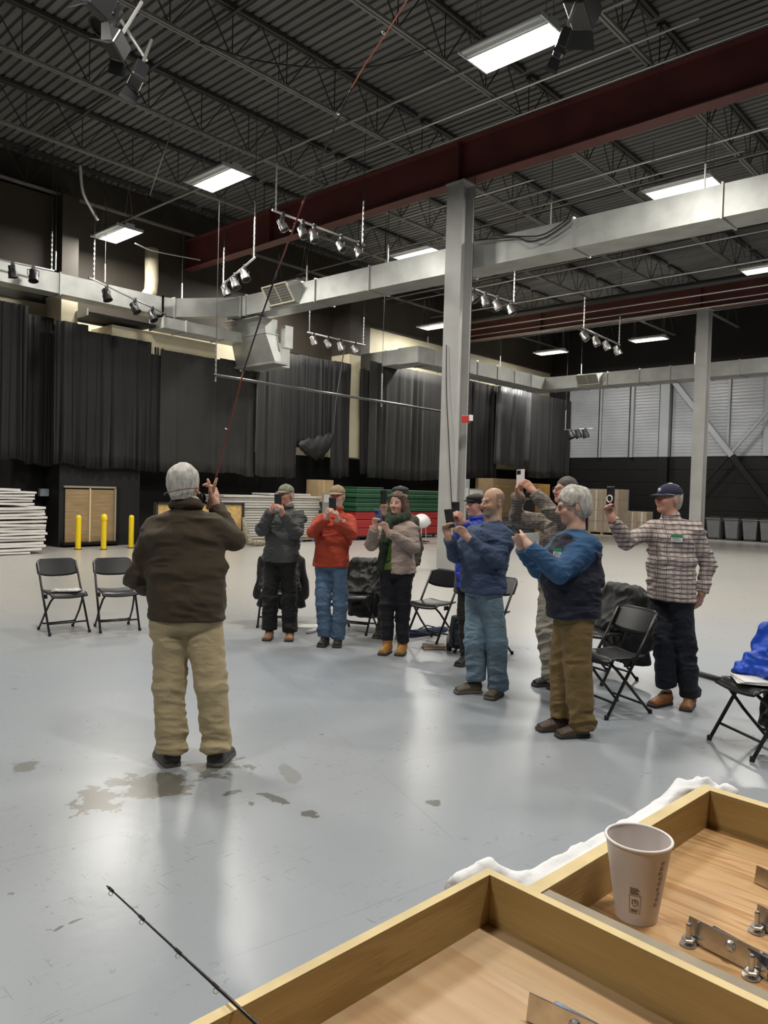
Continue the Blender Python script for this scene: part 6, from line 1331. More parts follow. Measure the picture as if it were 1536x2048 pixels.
# ------------------------------------------------------------------ folding chairs
m_seat = mat('black_moulded_plastic', (0.008, 0.008, 0.0095), rough=0.33, bump=0.03, bscale=150); m_leg = mat('black_tubular_steel', (0.016, 0.016, 0.017), rough=0.35, metal=0.3); m_foot = mat('black_rubber_foot', (0.012, 0.012, 0.012), rough=0.8)
def make_chair():
    t = thing('folding_chair', 'x', 'chair')
    # origin under the seat centre, sitter looks along +Y
    W = 0.205
    for s in (-1, 1):
        lg_ = MB().tube([(s*0.212, -0.235, 0.775), (s*0.213, -0.06, 0.47), (s*0.215, 0.215, 0.012)], 0.0125, 8).build('leg', m_leg, t, smooth=True); MB().lathe([(0.017, 0), (0.017, 0.03), (0.013, 0.034)], 10, (s*0.215, 0.22, 0)).build('foot_cap', m_foot, lg_)
        lg_ = MB().tube([(s*0.150, 0.165, 0.425), (s*0.172, 0.10, 0.36), (s*0.186, -0.02, 0.225), (s*0.190, -0.225, 0.012)], 0.0115, 8).build('leg', m_leg, t, smooth=True); MB().lathe([(0.016, 0), (0.016, 0.03), (0.012, 0.034)], 10, (s*0.190, -0.23, 0)).build('foot_cap', m_foot, lg_)
        MB().box((s*0.196-0.006, -0.02, 0.385), (s*0.196+0.006, 0.05, 0.43)).build('hinge_plate', m_leg, t)
    MB().tube([(-0.214, 0.150, 0.12), (0.214, 0.150, 0.12)], 0.010, 8).build('stretcher', m_leg, t, smooth=True)
    MB().tube([(-0.188, -0.150, 0.092), (-0.16, -0.165, 0.078), (0.16, -0.165, 0.078), (0.188, -0.150, 0.092)], 0.010, 8).build('stretcher', m_leg, t, smooth=True)
    # seat: dished plate with rolled front
    V = []; nu, nv = 14, 12
    for sgn in (0, 1):
        for j in range(nv+1):
            v = j/nv
            for i in range(nu+1):
                u = i/nu*2-1; w = (0.200-0.018*(1-v)) ; y = -0.19+0.40*v; e = max(abs(u), abs(2*v-1))
                rc = 1-0.10*max(0, abs(2*v-1)-0.75)*4*0.25; z = 0.440+0.016*u*u+0.012*(2*v-1)**2-(0.035*max(0, v-0.85)/0.15 if v > 0.85 else 0)-0.006*math.exp(-8*(1-e))
                V.append((u*w*rc, y, z-(0.016 if sgn else 0)))
    n1 = (nu+1)*(nv+1); Fc = [(j*(nu+1)+i, j*(nu+1)+i+1, (j+1)*(nu+1)+i+1, (j+1)*(nu+1)+i) for j in range(nv) for i in range(nu)]; Fc += [tuple(n1+k for k in reversed(q)) for q in Fc]
    bd = [i for i in range(nu+1)]+[j*(nu+1)+nu for j in range(1, nv+1)]+[nv*(nu+1)+i for i in range(nu-1, -1, -1)]+[j*(nu+1) for j in range(nv-1, 0, -1)]
    Fc += [(bd[k], n1+bd[k], n1+bd[(k+1) % len(bd)], bd[(k+1) % len(bd)]) for k in range(len(bd))]
    mesh_obj('seat', V, Fc, m_seat, t, smooth=True)
    # backrest: curved panel, rounded upper corners, hollow sides over the tubes
    V = []; nu, nv = 16, 8
    for sgn in (0, 1):
        for j in range(nv+1):
            v = j/nv
            for i in range(nu+1):
                u = i/nu*2-1; cor = max(0.0, abs(u)-0.72)/0.28; zt = 0.800-0.055*cor**2.2; zb = 0.605+0.035*abs(u)**3; z = zb+(zt-zb)*v
                y = -0.150-(z-0.60)*0.52-0.020*(1-u*u)*1.0; V.append((u*0.228, y-(0.020 if sgn else 0)*(1.0 if 0 < i < nu else 0.8), z))
    n1 = (nu+1)*(nv+1); Fc = [(j*(nu+1)+i, j*(nu+1)+i+1, (j+1)*(nu+1)+i+1, (j+1)*(nu+1)+i) for j in range(nv) for i in range(nu)]; Fc += [tuple(n1+k for k in reversed(q)) for q in Fc]
    bd = [i for i in range(nu+1)]+[j*(nu+1)+nu for j in range(1, nv+1)]+[nv*(nu+1)+i for i in range(nu-1, -1, -1)]+[j*(nu+1) for j in range(nv-1, 0, -1)]
    Fc += [(bd[k], n1+bd[k], n1+bd[(k+1) % len(bd)], bd[(k+1) % len(bd)]) for k in range(len(bd))]
    mesh_obj('backrest', V, Fc, m_seat, t, smooth=True)
    return t
chair0 = make_chair(); _used = [False]; CH = []
def place_chair(c, phi, label):
    """c: middle of the feet on the floor; phi: turn from facing the lens towards image left"""
    t = chair0 if not _used[0] else copy_tree(chair0); _used[0] = True
    tc_ = nrm(A(-c[0], -c[1], 0)); il = -nrm(A(CR[0], CR[1], 0)); il = nrm(il-tc_*(il @ tc_)); f = tc_*math.cos(math.radians(phi))+il*math.sin(math.radians(phi))
    t.location = (c[0], c[1], 0); t.rotation_euler = (0, 0, math.atan2(f[1], f[0])-math.pi/2); t['label'] = label; t['group'] = 'black folding chairs'
    s_ = nrm(np.cross(f, A(0, 0, 1))); CH.append((A(c[0], c[1], 0), s_, f)); return t
def from_front(a, b, phi=None):
    p, q = Pz(*a), Pz(*b); m = (p+q)/2; d = nrm(q-p); n = A(d[1], -d[0], 0); n = n if n @ (-m) > 0 else -n
    return m-n*0.22
place_chair(from_front((83, 1271), (164, 1268)), -19, 'leftmost black folding chair with papers on its seat')
place_chair(from_front((189, 1265), (265, 1264)), -12, 'empty black folding chair beside the person in brown')
place_chair(Pz(556, 1250), 8, 'folding chair behind the person in grey, covered by a black coat')
place_chair(Pz(712, 1262), 22, 'folding chair behind the person in red with a dark jacket')
place_chair(Pz(864, 1284), 38, 'empty black folding chair right of the person in the cardigan')
place_chair(Pz(968, 1308), 38, 'folding chair mostly hidden behind the person in the blue henley')
place_chair(Pz(1206, 1356), 46, 'folding chair behind the person with blue sleeves, draped with a black coat')
c8 = (Pz(1217, 1441)+Pz(1304, 1426))/2; f8 = nrm(Pz(1217, 1441)-Pz(1304, 1426)); place_chair(c8+A(-f8[1], f8[0], 0)*-0.21 if (A(-f8[1], f8[0], 0) @ c8) < 0 else c8+A(-f8[1], f8[0], 0)*0.21, 49, 'empty folding chair just left of the person in the brown checked shirt')
place_chair(from_front((1419, 1485), (1523, 1526)), 50, 'folding chair with a blue jacket at the right picture edge')

def drape(ch, label, m_, zt=0.83, zb=0.22, w=0.25, seed=0, off=0.0, front=0.35, flare=0.03, th=0.05, name='coat'):
    """coat hung over a chair back: front flap over the seat, long back panel"""
    c, s, f = CH[ch]; U = A(0, 0, 1); fd = Field(0.011); tb = c-f*0.235+U*0.79+s*off
    fd.sweep(tb+U*0.015, tb-f*0.06-U*(0.79-zb), w*0.80, th, w+flare, th*1.2, s, f, 0.03, 2.6); fd.sweep(tb+U*0.015, tb+f*0.16-U*front, w*0.78, th*0.8, w*0.95, th, s, f, 0.03, 2.6); fd.cone(tb-s*w*0.7+U*0.02, tb+s*w*0.7+U*0.02, 0.05, 0.05, 0.03)
    for e in (-1, 1): fd.cone(tb+s*e*w*0.85-U*0.03, tb+s*e*(w+0.02)-f*0.06-U*0.45, 0.055, 0.045, 0.03)
    V, F = fd.mesh(); V = relax(V, F, 1); V = folds(V, F, 0.035, 3.5, 7, seed, 0.3); V[:, 2] = np.maximum(V[:, 2], 0.02)
    t = thing(name, label, 'coat', tb-U*0.6); smesh('shell', V, F, m_, t)
    hd = Field(0.010); hc_ = tb-f*0.07-U*0.06; hd.ell(hc_, np.stack([s, f, U]), A(w*0.62, 0.06, 0.085), 0.02); V, F = hd.mesh(); smesh('hood', folds(V, F, 0.02, 6, 8, seed+1), F, m_, t)
    return t
m_coat = mat('black_shell_fabric', (0.004, 0.004, 0.0045), rough=0.55, sheen=0.1); m_coat2 = mat('dark_olive_shell', (0.011, 0.011, 0.0095), rough=0.5)
drape(2, 'black coat hanging over the chair behind the person in grey', m_coat, w=0.27, zb=0.20, seed=21)
drape(3, 'dark olive jacket hanging over the chair behind the person in red', m_coat2, w=0.24, zb=0.16, seed=22, off=-0.04)
drape(6, 'black coat hanging over the chair behind the person with blue sleeves', m_coat, w=0.25, zb=0.16, seed=23)
# blue puffer jacket on the right-hand chair
c, s, f = CH[8]; U = A(0, 0, 1); fd = Field(0.010); tb = c-f*0.22+U*0.78
fd.sweep(tb+U*0.01, c-f*0.08+U*0.50, 0.19, 0.06, 0.20, 0.075, s, f, 0.04); fd.sweep(tb+U*0.01, tb-f*0.06-U*0.45, 0.20, 0.06, 0.24, 0.07, s, f, 0.04)
fd.cone(tb+s*0.17, tb+s*0.22+f*0.04-U*0.12, 0.06, 0.05, 0.04); fd.cone(tb-s*0.18, tb-s*0.24-U*0.3+f*0.08, 0.065, 0.055, 0.04); fd.cone(tb+s*0.10+f*0.08-U*0.18, c+s*0.16+f*0.02+U*0.50, 0.055, 0.05, 0.04)
V, F = fd.mesh(); V = folds(relax(V, F, 1), F, 0.05, 9, 6, 31, 0.4); t = thing('puffer_jacket', 'bright blue puffer jacket bundled on the chair at the right edge', 'jacket', c+U*0.45); smesh('shell', V, F, mat('blue_ripstop', (0.010, 0.065, 0.46), rough=0.38, var=0.2, vscale=9), t)
fl_ = Field(0.010); fl_.sweep(tb-U*0.32-f*0.02, c-f*0.10+U*0.14, 0.16, 0.05, 0.12, 0.04, s, f, 0.03); V, F = fl_.mesh(); smesh('lining', folds(V, F, 0.03, 5, 6, 33), F, m_coat, t)
def sheet(name, label, pts_c, w, l, ang, z, cat, m_, n=1, th=0.003, group=None, curl=0.01):
    t = thing(name, label, cat, (pts_c[0], pts_c[1], z), group)
    for k in range(n):
        R = Rz(ang+0.12*k); V = []
        for j in range(7):
            for i in range(5):
                u, v = i/4-0.5, j/6-0.5; p = R@A(u*w+0.012*k, v*l-0.01*k, 0); V.append((pts_c[0]+p[0], pts_c[1]+p[1], z+th*(k+0.5)+curl*(4*v*v)*(0.3+0.7*(u+0.5))+0.0005))
        Fc = [(j*5+i, j*5+i+1, (j+1)*5+i+1, (j+1)*5+i) for j in range(6) for i in range(4)]; o = mesh_obj('page', V, Fc, m_, t, smooth=True); o.modifiers.new('s', 'SOLIDIFY').thickness = 0.0015
    return t
m_paper = mat('white_paper', (0.72, 0.72, 0.70), rough=0.6); m_paper2 = mat('printed_paper', (0.62, 0.62, 0.60), rough=0.5, var=0.5, vscale=24, var2=(0.25, 0.26, 0.27))
c, s, f = CH[0]; sheet('leaflets', 'printed leaflets lying on the seat of the leftmost chair', c+f*0.02+s*-0.01, 0.21, 0.28, 1.1, 0.462, 'paper', m_paper2, 3)
c, s, f = CH[8]; sheet('notepad', 'white notepad lying on the seat of the right edge chair', c+f*0.04-s*0.02, 0.22, 0.30, 0.5, 0.462, 'paper', m_paper, 3, 0.006)
p = Pz(612, 1253); sheet('floor_papers', 'white papers on the floor between the people in grey and red', p, 0.22, 0.30, 0.6, 0.002, 'paper', m_paper, 2)
p, q = Pz(614, 1268)+A(0, 0, 0.022), Pz(636, 1262)+A(0, 0, 0.022); o = MB().tube([p, q], 0.021, 12).build('paper_roll', m_paper, None, smooth=True, loc=p); tag(o, 'rolled white paper on the floor by the shoes of the person in red', 'paper')
# bags and bottles on the floor
p, q = Pz(812, 1276)+A(0, 0, 0.045), Pz(893, 1266)+A(0, 0, 0.045)
t = thing('camp_mat', 'dark blue rolled bag lying under the chair right of the person in the cardigan', 'bag', (p+q)/2-A(0, 0, 0.045)); MB().tube([p, p+(q-p)*0.1, p+(q-p)*0.5, p+(q-p)*0.9, q], [0.030, 0.042, 0.044, 0.042, 0.030], 12).build('roll', cloth('navy_nylon', (0.018, 0.030, 0.085)), t, smooth=True); MB().tube([p+(q-p)*0.3+A(0, 0, 0.04), p+(q-p)*0.5+A(0, 0, 0.075), p+(q-p)*0.7+A(0, 0, 0.04)], 0.008, 6).build('strap', m_coat, t)
p = Pz(868, 1297); a_ = math.atan2(CR[1], CR[0])+0.08; t = thing('book', 'tan bound book lying on the floor before the empty chair', 'book', p); R = Rz(a_)
MB().box((-0.12, -0.085, 0.0), (0.12, 0.085, 0.006), R, p).build('cover', leather('book_leather', (0.11, 0.06, 0.035)), t); MB().box((-0.115, -0.08, 0.006), (0.113, 0.08, 0.032), R, p).build('pages', mat('book_pages', (0.42, 0.36, 0.26), rough=0.7), t); MB().box((-0.12, -0.085, 0.032), (0.12, 0.085, 0.038), R, p).build('cover', leather('book_leather2', (0.13, 0.075, 0.045)), t)
p = Pz(898, 1301); t = thing('soda_bottle', 'dark soda bottle with pale label standing by the backpack', 'bottle', p)
MB().lathe([(0.026, 0), (0.031, 0.006), (0.031, 0.07), (0.029, 0.08)], 16, p).build('bottle_body', mat('cola_plastic', (0.012, 0.006, 0.004), rough=0.12), t, auto=40); MB().lathe([(0.0315, 0.078), (0.0315, 0.135)], 16, p).build('label_band', mat('bottle_label', (0.30, 0.24, 0.22), rough=0.4, var=0.3, vscale=30), t, smooth=True); MB().lathe([(0.030, 0.135), (0.026, 0.16), (0.013, 0.19), (0.012, 0.205)], 16, p).build('neck', mat('clear_plastic', (0.45, 0.42, 0.40), rough=0.15), t, auto=40); MB().lathe([(0.015, 0.205), (0.015, 0.225), (0.0, 0.226)], 14, p).build('screw_cap', m_blkp, t)
p = Pz(921, 1303); U = A(0, 0, 1); il = -nrm(A(CR[0], CR[1], 0)); fw = nrm(A(-p[0], -p[1], 0)); fd = Field(0.008)
fd.sweep(p+U*0.07, p+U*0.36, 0.125, 0.085, 0.105, 0.06, il, fw, 0.04, 2.6); fd.sweep(p+U*0.09+fw*0.08, p+U*0.22+fw*0.07, 0.095, 0.035, 0.085, 0.03, il, fw, 0.02, 2.6); fd.half(p+U*0.012, -U, p-A(.3, .3, .2), p+A(.3, .3, .2)); V, F = fd.mesh(); V = folds(relax(V, F, 1), F, 0.015, 5, 5, 51); t = thing('backpack', 'dark navy backpack standing on the floor left of the person in the blue henley', 'backpack', p); smesh('pack', V, F, cloth('navy_pack_fabric', (0.014, 0.022, 0.038), rough=0.6), t)
MB().tube([p+U*0.40+il*0.03, p+U*0.45, p+U*0.40-il*0.03], 0.008, 6).build('grab_loop', m_coat, t); MB().tube([p+U*0.36+il*0.06+fw*0.08, p+U*0.2+il*0.09+fw*0.11, p+U*0.06+il*0.08+fw*0.10], 0.010, 6).build('strap', m_coat, t)
MB().tube([p+U*0.31+il*0.09+fw*0.085, p+U*0.33+fw*0.10, p+U*0.31-il*0.09+fw*0.085], 0.004, 5).build('zip', m_leg, t)
p, q = Pz(1385, 1349)+A(0, 0, 0.026), Pz(1490, 1378)+A(0, 0, 0.026); t = thing('rod_tube', 'black rod tube lying on the floor behind the right edge chair', 'tube', p-A(0, 0, 0.026)); d = nrm(q-p); MB().tube([p, q], 0.025, 12).build('barrel', m_coat, t, smooth=True); MB().tube([p-d*0.03, p+d*0.03], 0.0258, 12).build('end_cap', m_leg, t); MB().tube([q-d*0.03, q+d*0.03], 0.0258, 12).build('end_cap', m_leg, t)

# ------------------------------------------------------------------ the raised rod
pp = [((419, 1004), 4.70), ((425, 984), 4.67), ((441, 918), 4.58), ((457, 858), 4.50), ((473, 796), 4.40), ((487, 742), 4.31), ((521, 638), 4.12), ((556, 538), 3.94), ((585, 462), 3.80), ((608, 400), 3.68), ((645, 310), 3.50), ((681, 229), 3.34), ((703, 176), 3.24), ((732, 126), 3.14), ((772, 68), 3.02), ((818, -6), 2.88), ((850, -60), 2.78)]
rp = [Pd(*a, b) for a, b in pp]; n_ = len(rp); rod = thing('fishing_rod', 'long curved fishing rod held upright by the person in brown', 'fishing rod', rp[1])
m_rodr = mat('red_brown_blank', (0.20, 0.035, 0.018), rough=0.25); m_rodk = mat('black_blank', (0.018, 0.014, 0.013), rough=0.25); m_rodo = mat('orange_tip_blank', (0.55, 0.12, 0.05), rough=0.3); m_cork = mat('cork_grip', (0.36, 0.22, 0.11), rough=0.8, var=0.3, vscale=60)
rad = np.linspace(0.0062, 0.0022, n_)
for nm, i0, i1, m_ in (('blank', 0, 5, m_rodr), ('blank', 5, 7, m_rodk), ('blank', 7, 9, m_rodr), ('blank', 9, 12, m_rodk), ('blank', 12, n_-1, m_rodo)):
    MB().tube(rp[i0:i1+1], list(rad[i0:i1+1]), 8).build(nm, m_, rod, smooth=True)
for i in (3, 5, 8, 11, 14):
    a_, s1, t1 = frame(rp[i+1]-rp[i]); g = MB().tube([rp[i]+s1*0.012+(s1*math.cos(q)+t1*math.sin(q))*0.008 for q in np.linspace(0, 2*math.pi, 9)[:-1]], 0.0014, 5, closed=True); g.build('line_guide', m_chr, rod)
d = nrm(rp[1]-rp[0]); MB().tube([rp[0]-d*0.05, rp[0], rp[1], rp[1]+d*0.10], [0.011, 0.013, 0.0125, 0.008], 10).build('grip', m_cork, rod, smooth=True)
rc = rp[0]-d*0.02-nrm(A(CR[0], CR[1], 0))*0.055+A(0, 0, 0.04); ree = MB().lathe([(0.012, -0.016), (0.036, -0.016), (0.038, -0.012), (0.024, -0.008), (0.024, 0.008), (0.038, 0.012), (0.036, 0.016), (0.012, 0.016)], 20, rc, nrm(A(CF[0], CF[1], 0)+0.6*A(CR[0], CR[1], 0))).build('reel', m_blk, rod, auto=40)
MB().bar(rc, rp[0]-d*0.02, 0.01, 0.012).build('reel_foot', m_blk, rod); MB().ell(rc+A(0, 0, 0.03)-CF*0.02, 0.006, 0.006, 0.010).build('crank_knob', m_chr, ree)

# ------------------------------------------------------------------ foreground: table with two wooden trays
TH = math.radians(-3.4); RT = Rz(TH); CA = A(0.861, 0.581, 0.0)      # outer far-left corner of the near tray
def tw(x, y, z): return CA+RT@A(x, y, 0)+A(0, 0, z)
def tbox(b, lo, hi): return b.box(lo, hi, RT, CA)
m_ply = mat('fir_plywood', (0.52, 0.30, 0.125), rough=0.5); m_pine = mat('yellow_pine_board', (0.43, 0.265, 0.085), rough=0.5); m_edge = mat('grey_weathered_edge', (0.28, 0.235, 0.17), rough=0.7, var=0.15, vscale=20)
def grain(m_, axis, c1, c2, c3, sc=1.0, rings=1.0, knots=True):
    g = NT(m_); tc = g.n('ShaderNodeTexCoord'); mp = g.n('ShaderNodeMapping'); g.l(tc.outputs['Object'], mp.inputs[0]); st = [9.0, 9.0, 9.0]; st[axis] = 0.9; mp.inputs['Scale'].default_value = tuple(k*sc for k in st); mp.inputs['Rotation'].default_value = (0, 0, -TH+0.03)
    n1 = g.n('ShaderNodeTexNoise', Scale=1.2, Detail=3.0, Roughness=0.5, Distortion=0.5); g.l(mp.outputs[0], n1.inputs['Vector'])
    f = g.math('FRACT', g.math('MULTIPLY', n1.outputs['Fac'], 7.0*rings)); fine = g.n('ShaderNodeTexNoise', Scale=30.0, Detail=4.0); mp2 = g.n('ShaderNodeMapping'); g.l(tc.outputs['Object'], mp2.inputs[0]); s2 = [6.0, 6.0, 6.0]; s2[axis] = 0.35; mp2.inputs['Scale'].default_value = tuple(s2); g.l(mp2.outputs[0], fine.inputs['Vector'])
    col = g.ramp(f, [(0.0, c1), (0.55, c2), (0.9, c3), (1.0, c1)]); col = g.mix(g.math('MULTIPLY', g.ramp(fine.outputs['Fac'], [(0.4, 0.0), (0.7, 1.0)]), 0.35), col, c3)
    if knots:
        k = g.n('ShaderNodeTexNoise', Scale=6.0, Detail=2.0); g.l(tc.outputs['Object'], k.inputs['Vector']); col = g.mix(g.math('MULTIPLY', g.ramp(k.outputs['Fac'], [(0.70, 0.0), (0.76, 1.0)]), 0.8), col, tuple(q*0.35 for q in c3))
    g.l(col, g.b.inputs['Base Color']); bp = g.n('ShaderNodeBump', Strength=0.12, Distance=0.004); g.l(fine.outputs['Fac'], bp.inputs['Height']); g.l(bp.outputs[0], g.b.inputs['Normal'])
grain(m_ply, 1, (0.56, 0.36, 0.175), (0.51, 0.305, 0.135), (0.38, 0.19, 0.065), 1.0, 1.5)
m_ply1 = mat('pale_plywood', (0.46, 0.30, 0.16), rough=0.5); grain(m_ply1, 1, (0.56, 0.40, 0.245), (0.52, 0.36, 0.205), (0.42, 0.26, 0.13), 0.7, 0.6)
grain(m_pine, 0, (0.43, 0.305, 0.125), (0.41, 0.285, 0.11), (0.35, 0.23, 0.08), 1.2, 0.5, False)
m_pine2 = mat('yellow_pine_end_board', (0.36, 0.23, 0.085), rough=0.5); grain(m_pine2, 1, (0.43, 0.305, 0.125), (0.40, 0.28, 0.105), (0.34, 0.225, 0.08), 1.2, 0.5, False)
ZTB = 1.082
tbl = thing('table', 'tall table under the wooden trays in the foreground', 'table', tw(0.0, -0.3, 0))
tbox(MB(), (-0.60, -0.95, ZTB-0.03), (0.60, 0.03, ZTB)).build('table_top', m_refl, tbl)
for x, y in ((-0.55, -0.9), (0.55, -0.9), (-0.55, -0.02), (0.55, -0.02)): tbox(MB(), (x-0.025, y-0.025, 0), (x+0.025, y+0.025, ZTB-0.03)).build('leg', m_leg, tbl)
def tray(label, x0, x1, y0, y1, zb, zt, th, ms, name='wooden_tray', eg=None):
    t = thing(name, label, 'tray', tw((x0+x1)/2, (y0+y1)/2, ZTB))
    tbox(MB(), (x0+th, y0+th, ZTB), (x1-th, y1-th, zb)).build('plywood_base', ms[0], t)
    tbox(MB(), (x0, y1-th, ZTB), (x1, y1, zt)).build('side_board', ms[1], t, bevel=0.0015); tbox(MB(), (x0, y0, ZTB), (x1, y0+th, zt)).build('side_board', ms[1], t, bevel=0.0015)
    tbox(MB(), (x1-th, y0+th, ZTB), (x1, y1-th, zt-0.0004)).build('end_board', ms[2], t, bevel=0.0015); tbox(MB(), (x0, y0+th, ZTB), (x0+th, y1-th, zt-0.0004)).build('end_board', eg or ms[2], t, bevel=0.0015)
    m_rim = bpy.data.materials.get('sawn_rim') or mat('sawn_rim', (0.62, 0.49, 0.25), rough=0.6, var=0.12, vscale=14)
    for lo, hi in (((x0, y1-th, zt), (x1, y1, zt+0.0012)), ((x0, y0, zt), (x1, y0+th, zt+0.0012)), ((x1-th, y0+th, zt), (x1, y1-th, zt+0.0012))): tbox(MB(), lo, hi).build('rim_edge', m_rim, t)
    if eg is None: tbox(MB(), (x0, y0+th, zt), (x0+th, y1-th, zt+0.0012)).build('rim_edge', m_rim, t)
    return t
tray('near wooden tray with plywood bottom at the lower picture edge', -0.52, 0.0, -0.78, 0.0, 1.100, 1.165, 0.013, (m_ply1, m_pine, m_pine2))
tray('farther wooden tray that holds the paper cup', 0.003, 0.545, -0.78, -0.063, 1.100, 1.163, 0.020, (m_ply, m_pine, m_pine2), eg=m_edge)
# white cloth bunched along the tray
m_cloth = mat('white_cotton_cloth', (0.74, 0.75, 0.77), rough=0.8, bump=0.1, bscale=120)
def clothroll(path, r, seed):
    fd = Field(0.0045)
    for a, b, ra, rb in zip(path[:-1], path[1:], r[:-1], r[1:]): fd.cone(a, b, ra, rb, 0.012)
    return fd
fd = clothroll([tw(-0.03, 0.030, 1.140), tw(0.03, 0.026, 1.138), tw(0.07, -0.020, 1.118), tw(0.20, -0.026, 1.116), tw(0.34, -0.030, 1.118), tw(0.46, -0.032, 1.124), tw(0.545, -0.030, 1.140), tw(0.580, -0.045, 1.146), tw(0.592, -0.09, 1.144)], [0.012, 0.015, 0.019, 0.021, 0.020, 0.018, 0.018, 0.016, 0.011], 1)
fd.sweep(tw(0.04, -0.016, 1.10), tw(0.55, -0.02, 1.10), 0.030, 0.012, 0.030, 0.012, RT@A(0, 1, 0), (0, 0, 1), 0.02)
fd.half(tw(0, 0, ZTB+0.002), (0, 0, -1), tw(-0.3, -0.3, 1.0), tw(0.8, 0.2, 1.2))
V, F = fd.mesh(); N = vnormals(V, F); Q = (V-CA)@RT; w1 = vnoise(np.stack([Q[:, 0]*5, Q[:, 1]*70, Q[:, 2]*70], 1), 3); w2 = vnoise(np.stack([Q[:, 0]*22+w1, Q[:, 1]*110, Q[:, 2]*110], 1), 4); V = V+N*(0.006*(1-2*np.abs(w1))+0.002*w2)[:, None]
t = thing('table_cloth', 'white cloth bunched along the left edge of the farther tray', 'cloth', tw(0.25, 0.0, ZTB)); smesh('bunched_edge', V, F, m_cloth, t)
V = []; Fc = []; nu = 50; prof = [(-0.01, ZTB+0.004), (0.035, ZTB+0.003), (0.042, ZTB-0.02), (0.048, 0.9), (0.055, 0.72), (0.06, 0.60)]
for i in range(nu+1):
    x = -0.62+1.24*i/nu
    for k, (y, z) in enumerate(prof): V.append(tw(x, y+(0.012*math.sin(x*22)+0.008*math.sin(x*41+1))*max(0, k-1)/3, z+0.012*math.sin(x*9)*(k == 5)))
mesh_obj('hanging_side', V, [(i*6+k, i*6+k+1, (i+1)*6+k+1, (i+1)*6+k) for i in range(nu) for k in range(5)], m_cloth, t, smooth=True)
# paper cup
m_cup = mat('white_paper_cup', (0.66, 0.60, 0.575), rough=0.55); p = Pz(1272, 1830, 1.1005); cup = thing('paper_cup', 'white paper cup standing in the farther tray', 'cup', p)
MB().lathe([(0.0285, 0.0), (0.0285, 0.003), (0.0440, 0.108), (0.0425, 0.108), (0.0272, 0.010), (0.0, 0.010)], 40, p).build('cup_wall', m_cup, cup, auto=40)
MB().tube([p+A(0.0440*math.cos(a), 0.0440*math.sin(a), 0.109) for a in np.linspace(0, 2*math.pi, 41)[:-1]], 0.0021, 8, closed=True).build('rolled_rim', mat('cup_rim', (0.78, 0.74, 0.72), rough=0.5), cup, smooth=True)
MB().lathe([(0.0, 0.0115), (0.0275, 0.0115)], 24, p).build('coffee_stain', mat('coffee_dregs', (0.16, 0.09, 0.05), rough=0.3), cup)
m_print = mat('brown_print', (0.17, 0.12, 0.09), rough=0.6); tcv = math.atan2(-p[1], -p[0])-0.05
def cup_r(z): return 0.0285+(0.0440-0.0285)*z/0.108+0.0004
def cupmark(b, u, z, w, h_):      # small printed patch wrapped on the wall
    V = []
    for zz in (z, z+h_):
        for k in range(4):
            a = tcv+(u-0.009+w*k/3)/0.034; V.append(p+A(cup_r(zz)*math.cos(a), cup_r(zz)*math.sin(a), zz))
    b.add(V, [(k, k+1, 5+k, 4+k) for k in range(3)])
b = MB()
for k in range(4): cupmark(b, 0.002, 0.046+k*0.0026, 0.012-0.002*(k % 2), 0.0012)       # lines of fine print
cupmark(b, 0.001, 0.0180, 0.015, 0.0006); cupmark(b, 0.001, 0.0435, 0.015, 0.0006); cupmark(b, 0.001, 0.0180, 0.0006, 0.026); cupmark(b, 0.0155, 0.0180, 0.0006, 0.026)
for (u, z, w, h_) in ((0.005, 0.037, 0.007, 0.0012), (0.0045, 0.031, 0.0012, 0.006), (0.0115, 0.030, 0.0012, 0.007), (0.006, 0.0285, 0.005, 0.0012), (0.008, 0.033, 0.0015, 0.004), (0.003, 0.023, 0.011, 0.0012), (0.003, 0.0205, 0.009, 0.0012)): cupmark(b, u, z, w, h_)
b.build('recycling_print', m_print, cup)
b = MB()
for k in range(9): cupmark(b, 0.036+0.001*(k % 3), 0.028+k*0.0075, 0.005, 0.0045)
b.build('side_print', mat('grey_print', (0.36, 0.33, 0.34), rough=0.6), cup)

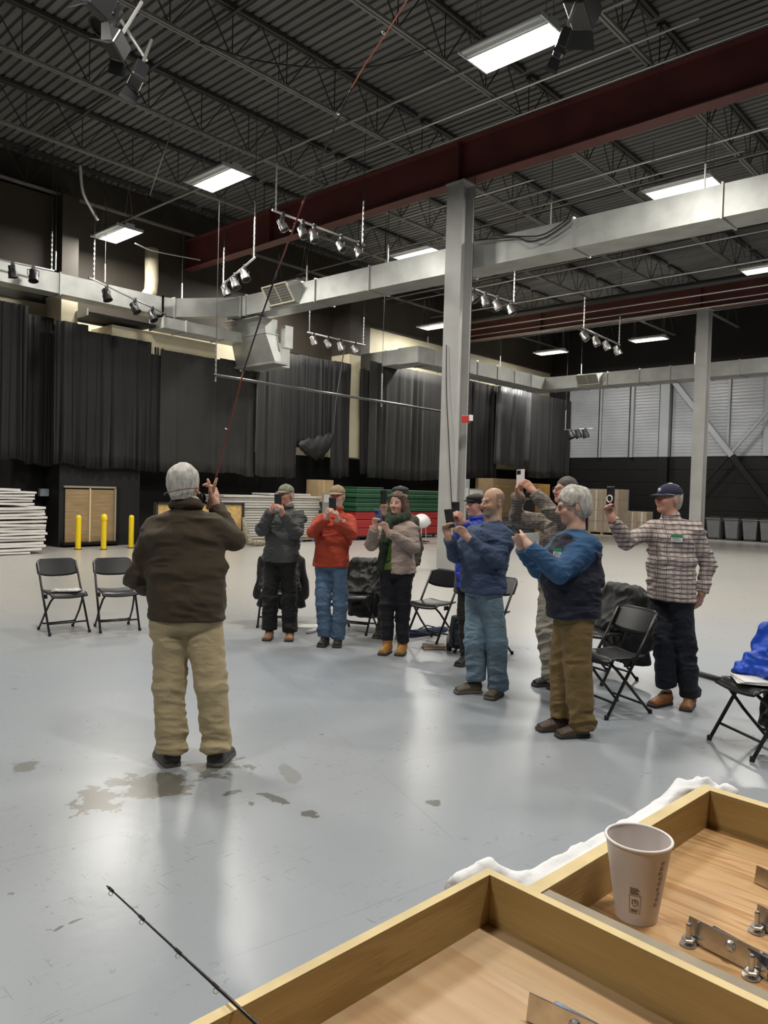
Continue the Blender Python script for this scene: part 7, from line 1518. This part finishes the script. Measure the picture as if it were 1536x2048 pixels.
# bright metal clamps lying in the trays
m_nick = mat('nickel_plate', (0.62, 0.58, 0.52), rough=0.22, metal=0.95, var=0.2, vscale=40); m_stl = mat('blued_steel', (0.10, 0.13, 0.19), rough=0.25, metal=0.9); m_bolt = mat('zinc_bolt', (0.55, 0.56, 0.57), rough=0.3, metal=0.9)
def clamp(label, c, ang, L=0.105, hgt=0.030, bolts=(0.08, 0.86), bar=True):
    c = A(*c); R = Rz(ang)@Rax((1, 0, 0), math.radians(-12)); t = thing('metal_clamp', label, 'clamp', c)
    MB().box((0, -0.001, 0.001), (L, 0.001, hgt), R, c).build('face_plate', m_nick, t, bevel=0.0006); MB().box((0, 0.0, 0.0005), (L, 0.022, 0.0025), Rz(ang), c).build('foot_plate', m_nick, t)
    MB().lathe([(0.007, 0), (0.007, 0.001), (0.0045, 0.0035), (0, 0.004)], 12, c+R@A(L*0.55, -0.001, hgt*0.6), R@A(0, -1, 0)).build('rivet', m_bolt, t)
    for f_ in bolts:
        q = c+R@A(L*f_, -0.010, 0.001); q[2] = c[2]; bo = MB().lathe([(0.0035, 0), (0.0035, 0.026), (0.0025, 0.028)], 10, q).build('bolt', m_bolt, t); MB().lathe([(0.0085, 0.006), (0.0085, 0.009), (0.007, 0.0095)], 6, q).build('nut', m_bolt, bo)
        MB().lathe([(0.0105, 0.0005), (0.0105, 0.002)], 14, q).build('washer', m_bolt, bo)
    if bar: MB().box((L*0.25, 0.012, 0.004), (L*1.15, 0.020, 0.026), Rz(ang-0.10), c).build('jaw_bar', m_stl, t, bevel=0.001)
    return t
def dirang(a, b, z): u, v = Pz(*a, z), Pz(*b, z); return math.atan2((v-u)[1], (v-u)[0])
clamp('nickel clamp with upright bolts lying beside the cup', Pz(1372, 1878, 1.1005), dirang((1372, 1878), (1512, 1950), 1.1005))
clamp('metal clamp cut by the right picture edge in the farther tray', Pz(1508, 1852, 1.1005), dirang((1500, 1850), (1640, 1930), 1.1005), bolts=(0.1,), bar=False)
clamp('plain nickel plate clamp near the right picture edge above the others', Pz(1508, 1765, 1.1005), dirang((1508, 1765), (1600, 1810), 1.1005), 0.08, 0.026, (), False)
clamp('shiny clamp on the plywood of the near tray', Pz(1052, 2042, 1.1005), dirang((1052, 2042), (1170, 2100), 1.1005), 0.10, 0.030, (0.82,), True)
# second rod resting on the near tray
a0, a1 = Pz(455, 1994, 1.172), Pz(214, 1772, 1.165); d = nrm(a0-a1); rp2 = [a1, a1+d*0.1, a1+d*0.2, a0, a0+d*0.25]
t = thing('rod_tip', 'thin dark rod tip resting on the rim of the near tray', 'fishing rod', a0); MB().tube(rp2, [0.0010, 0.0012, 0.0014, 0.0018, 0.0022], 8).build('blank', m_rodk, t, smooth=True)
for f_ in (0.012, 0.10, 0.19, 0.27):
    q = a1+d*f_; MB().tube([q-d*0.006, q+d*0.006], 0.0019, 8).build('wrap', m_rodk, t); MB().tube([q+A(0, 0, -0.005)+(CR*math.cos(v)+CU*math.sin(v))*0.0028 for v in np.linspace(0, 2*math.pi, 9)[:-1]], 0.0005, 5, closed=True).build('line_guide', m_chr, t)
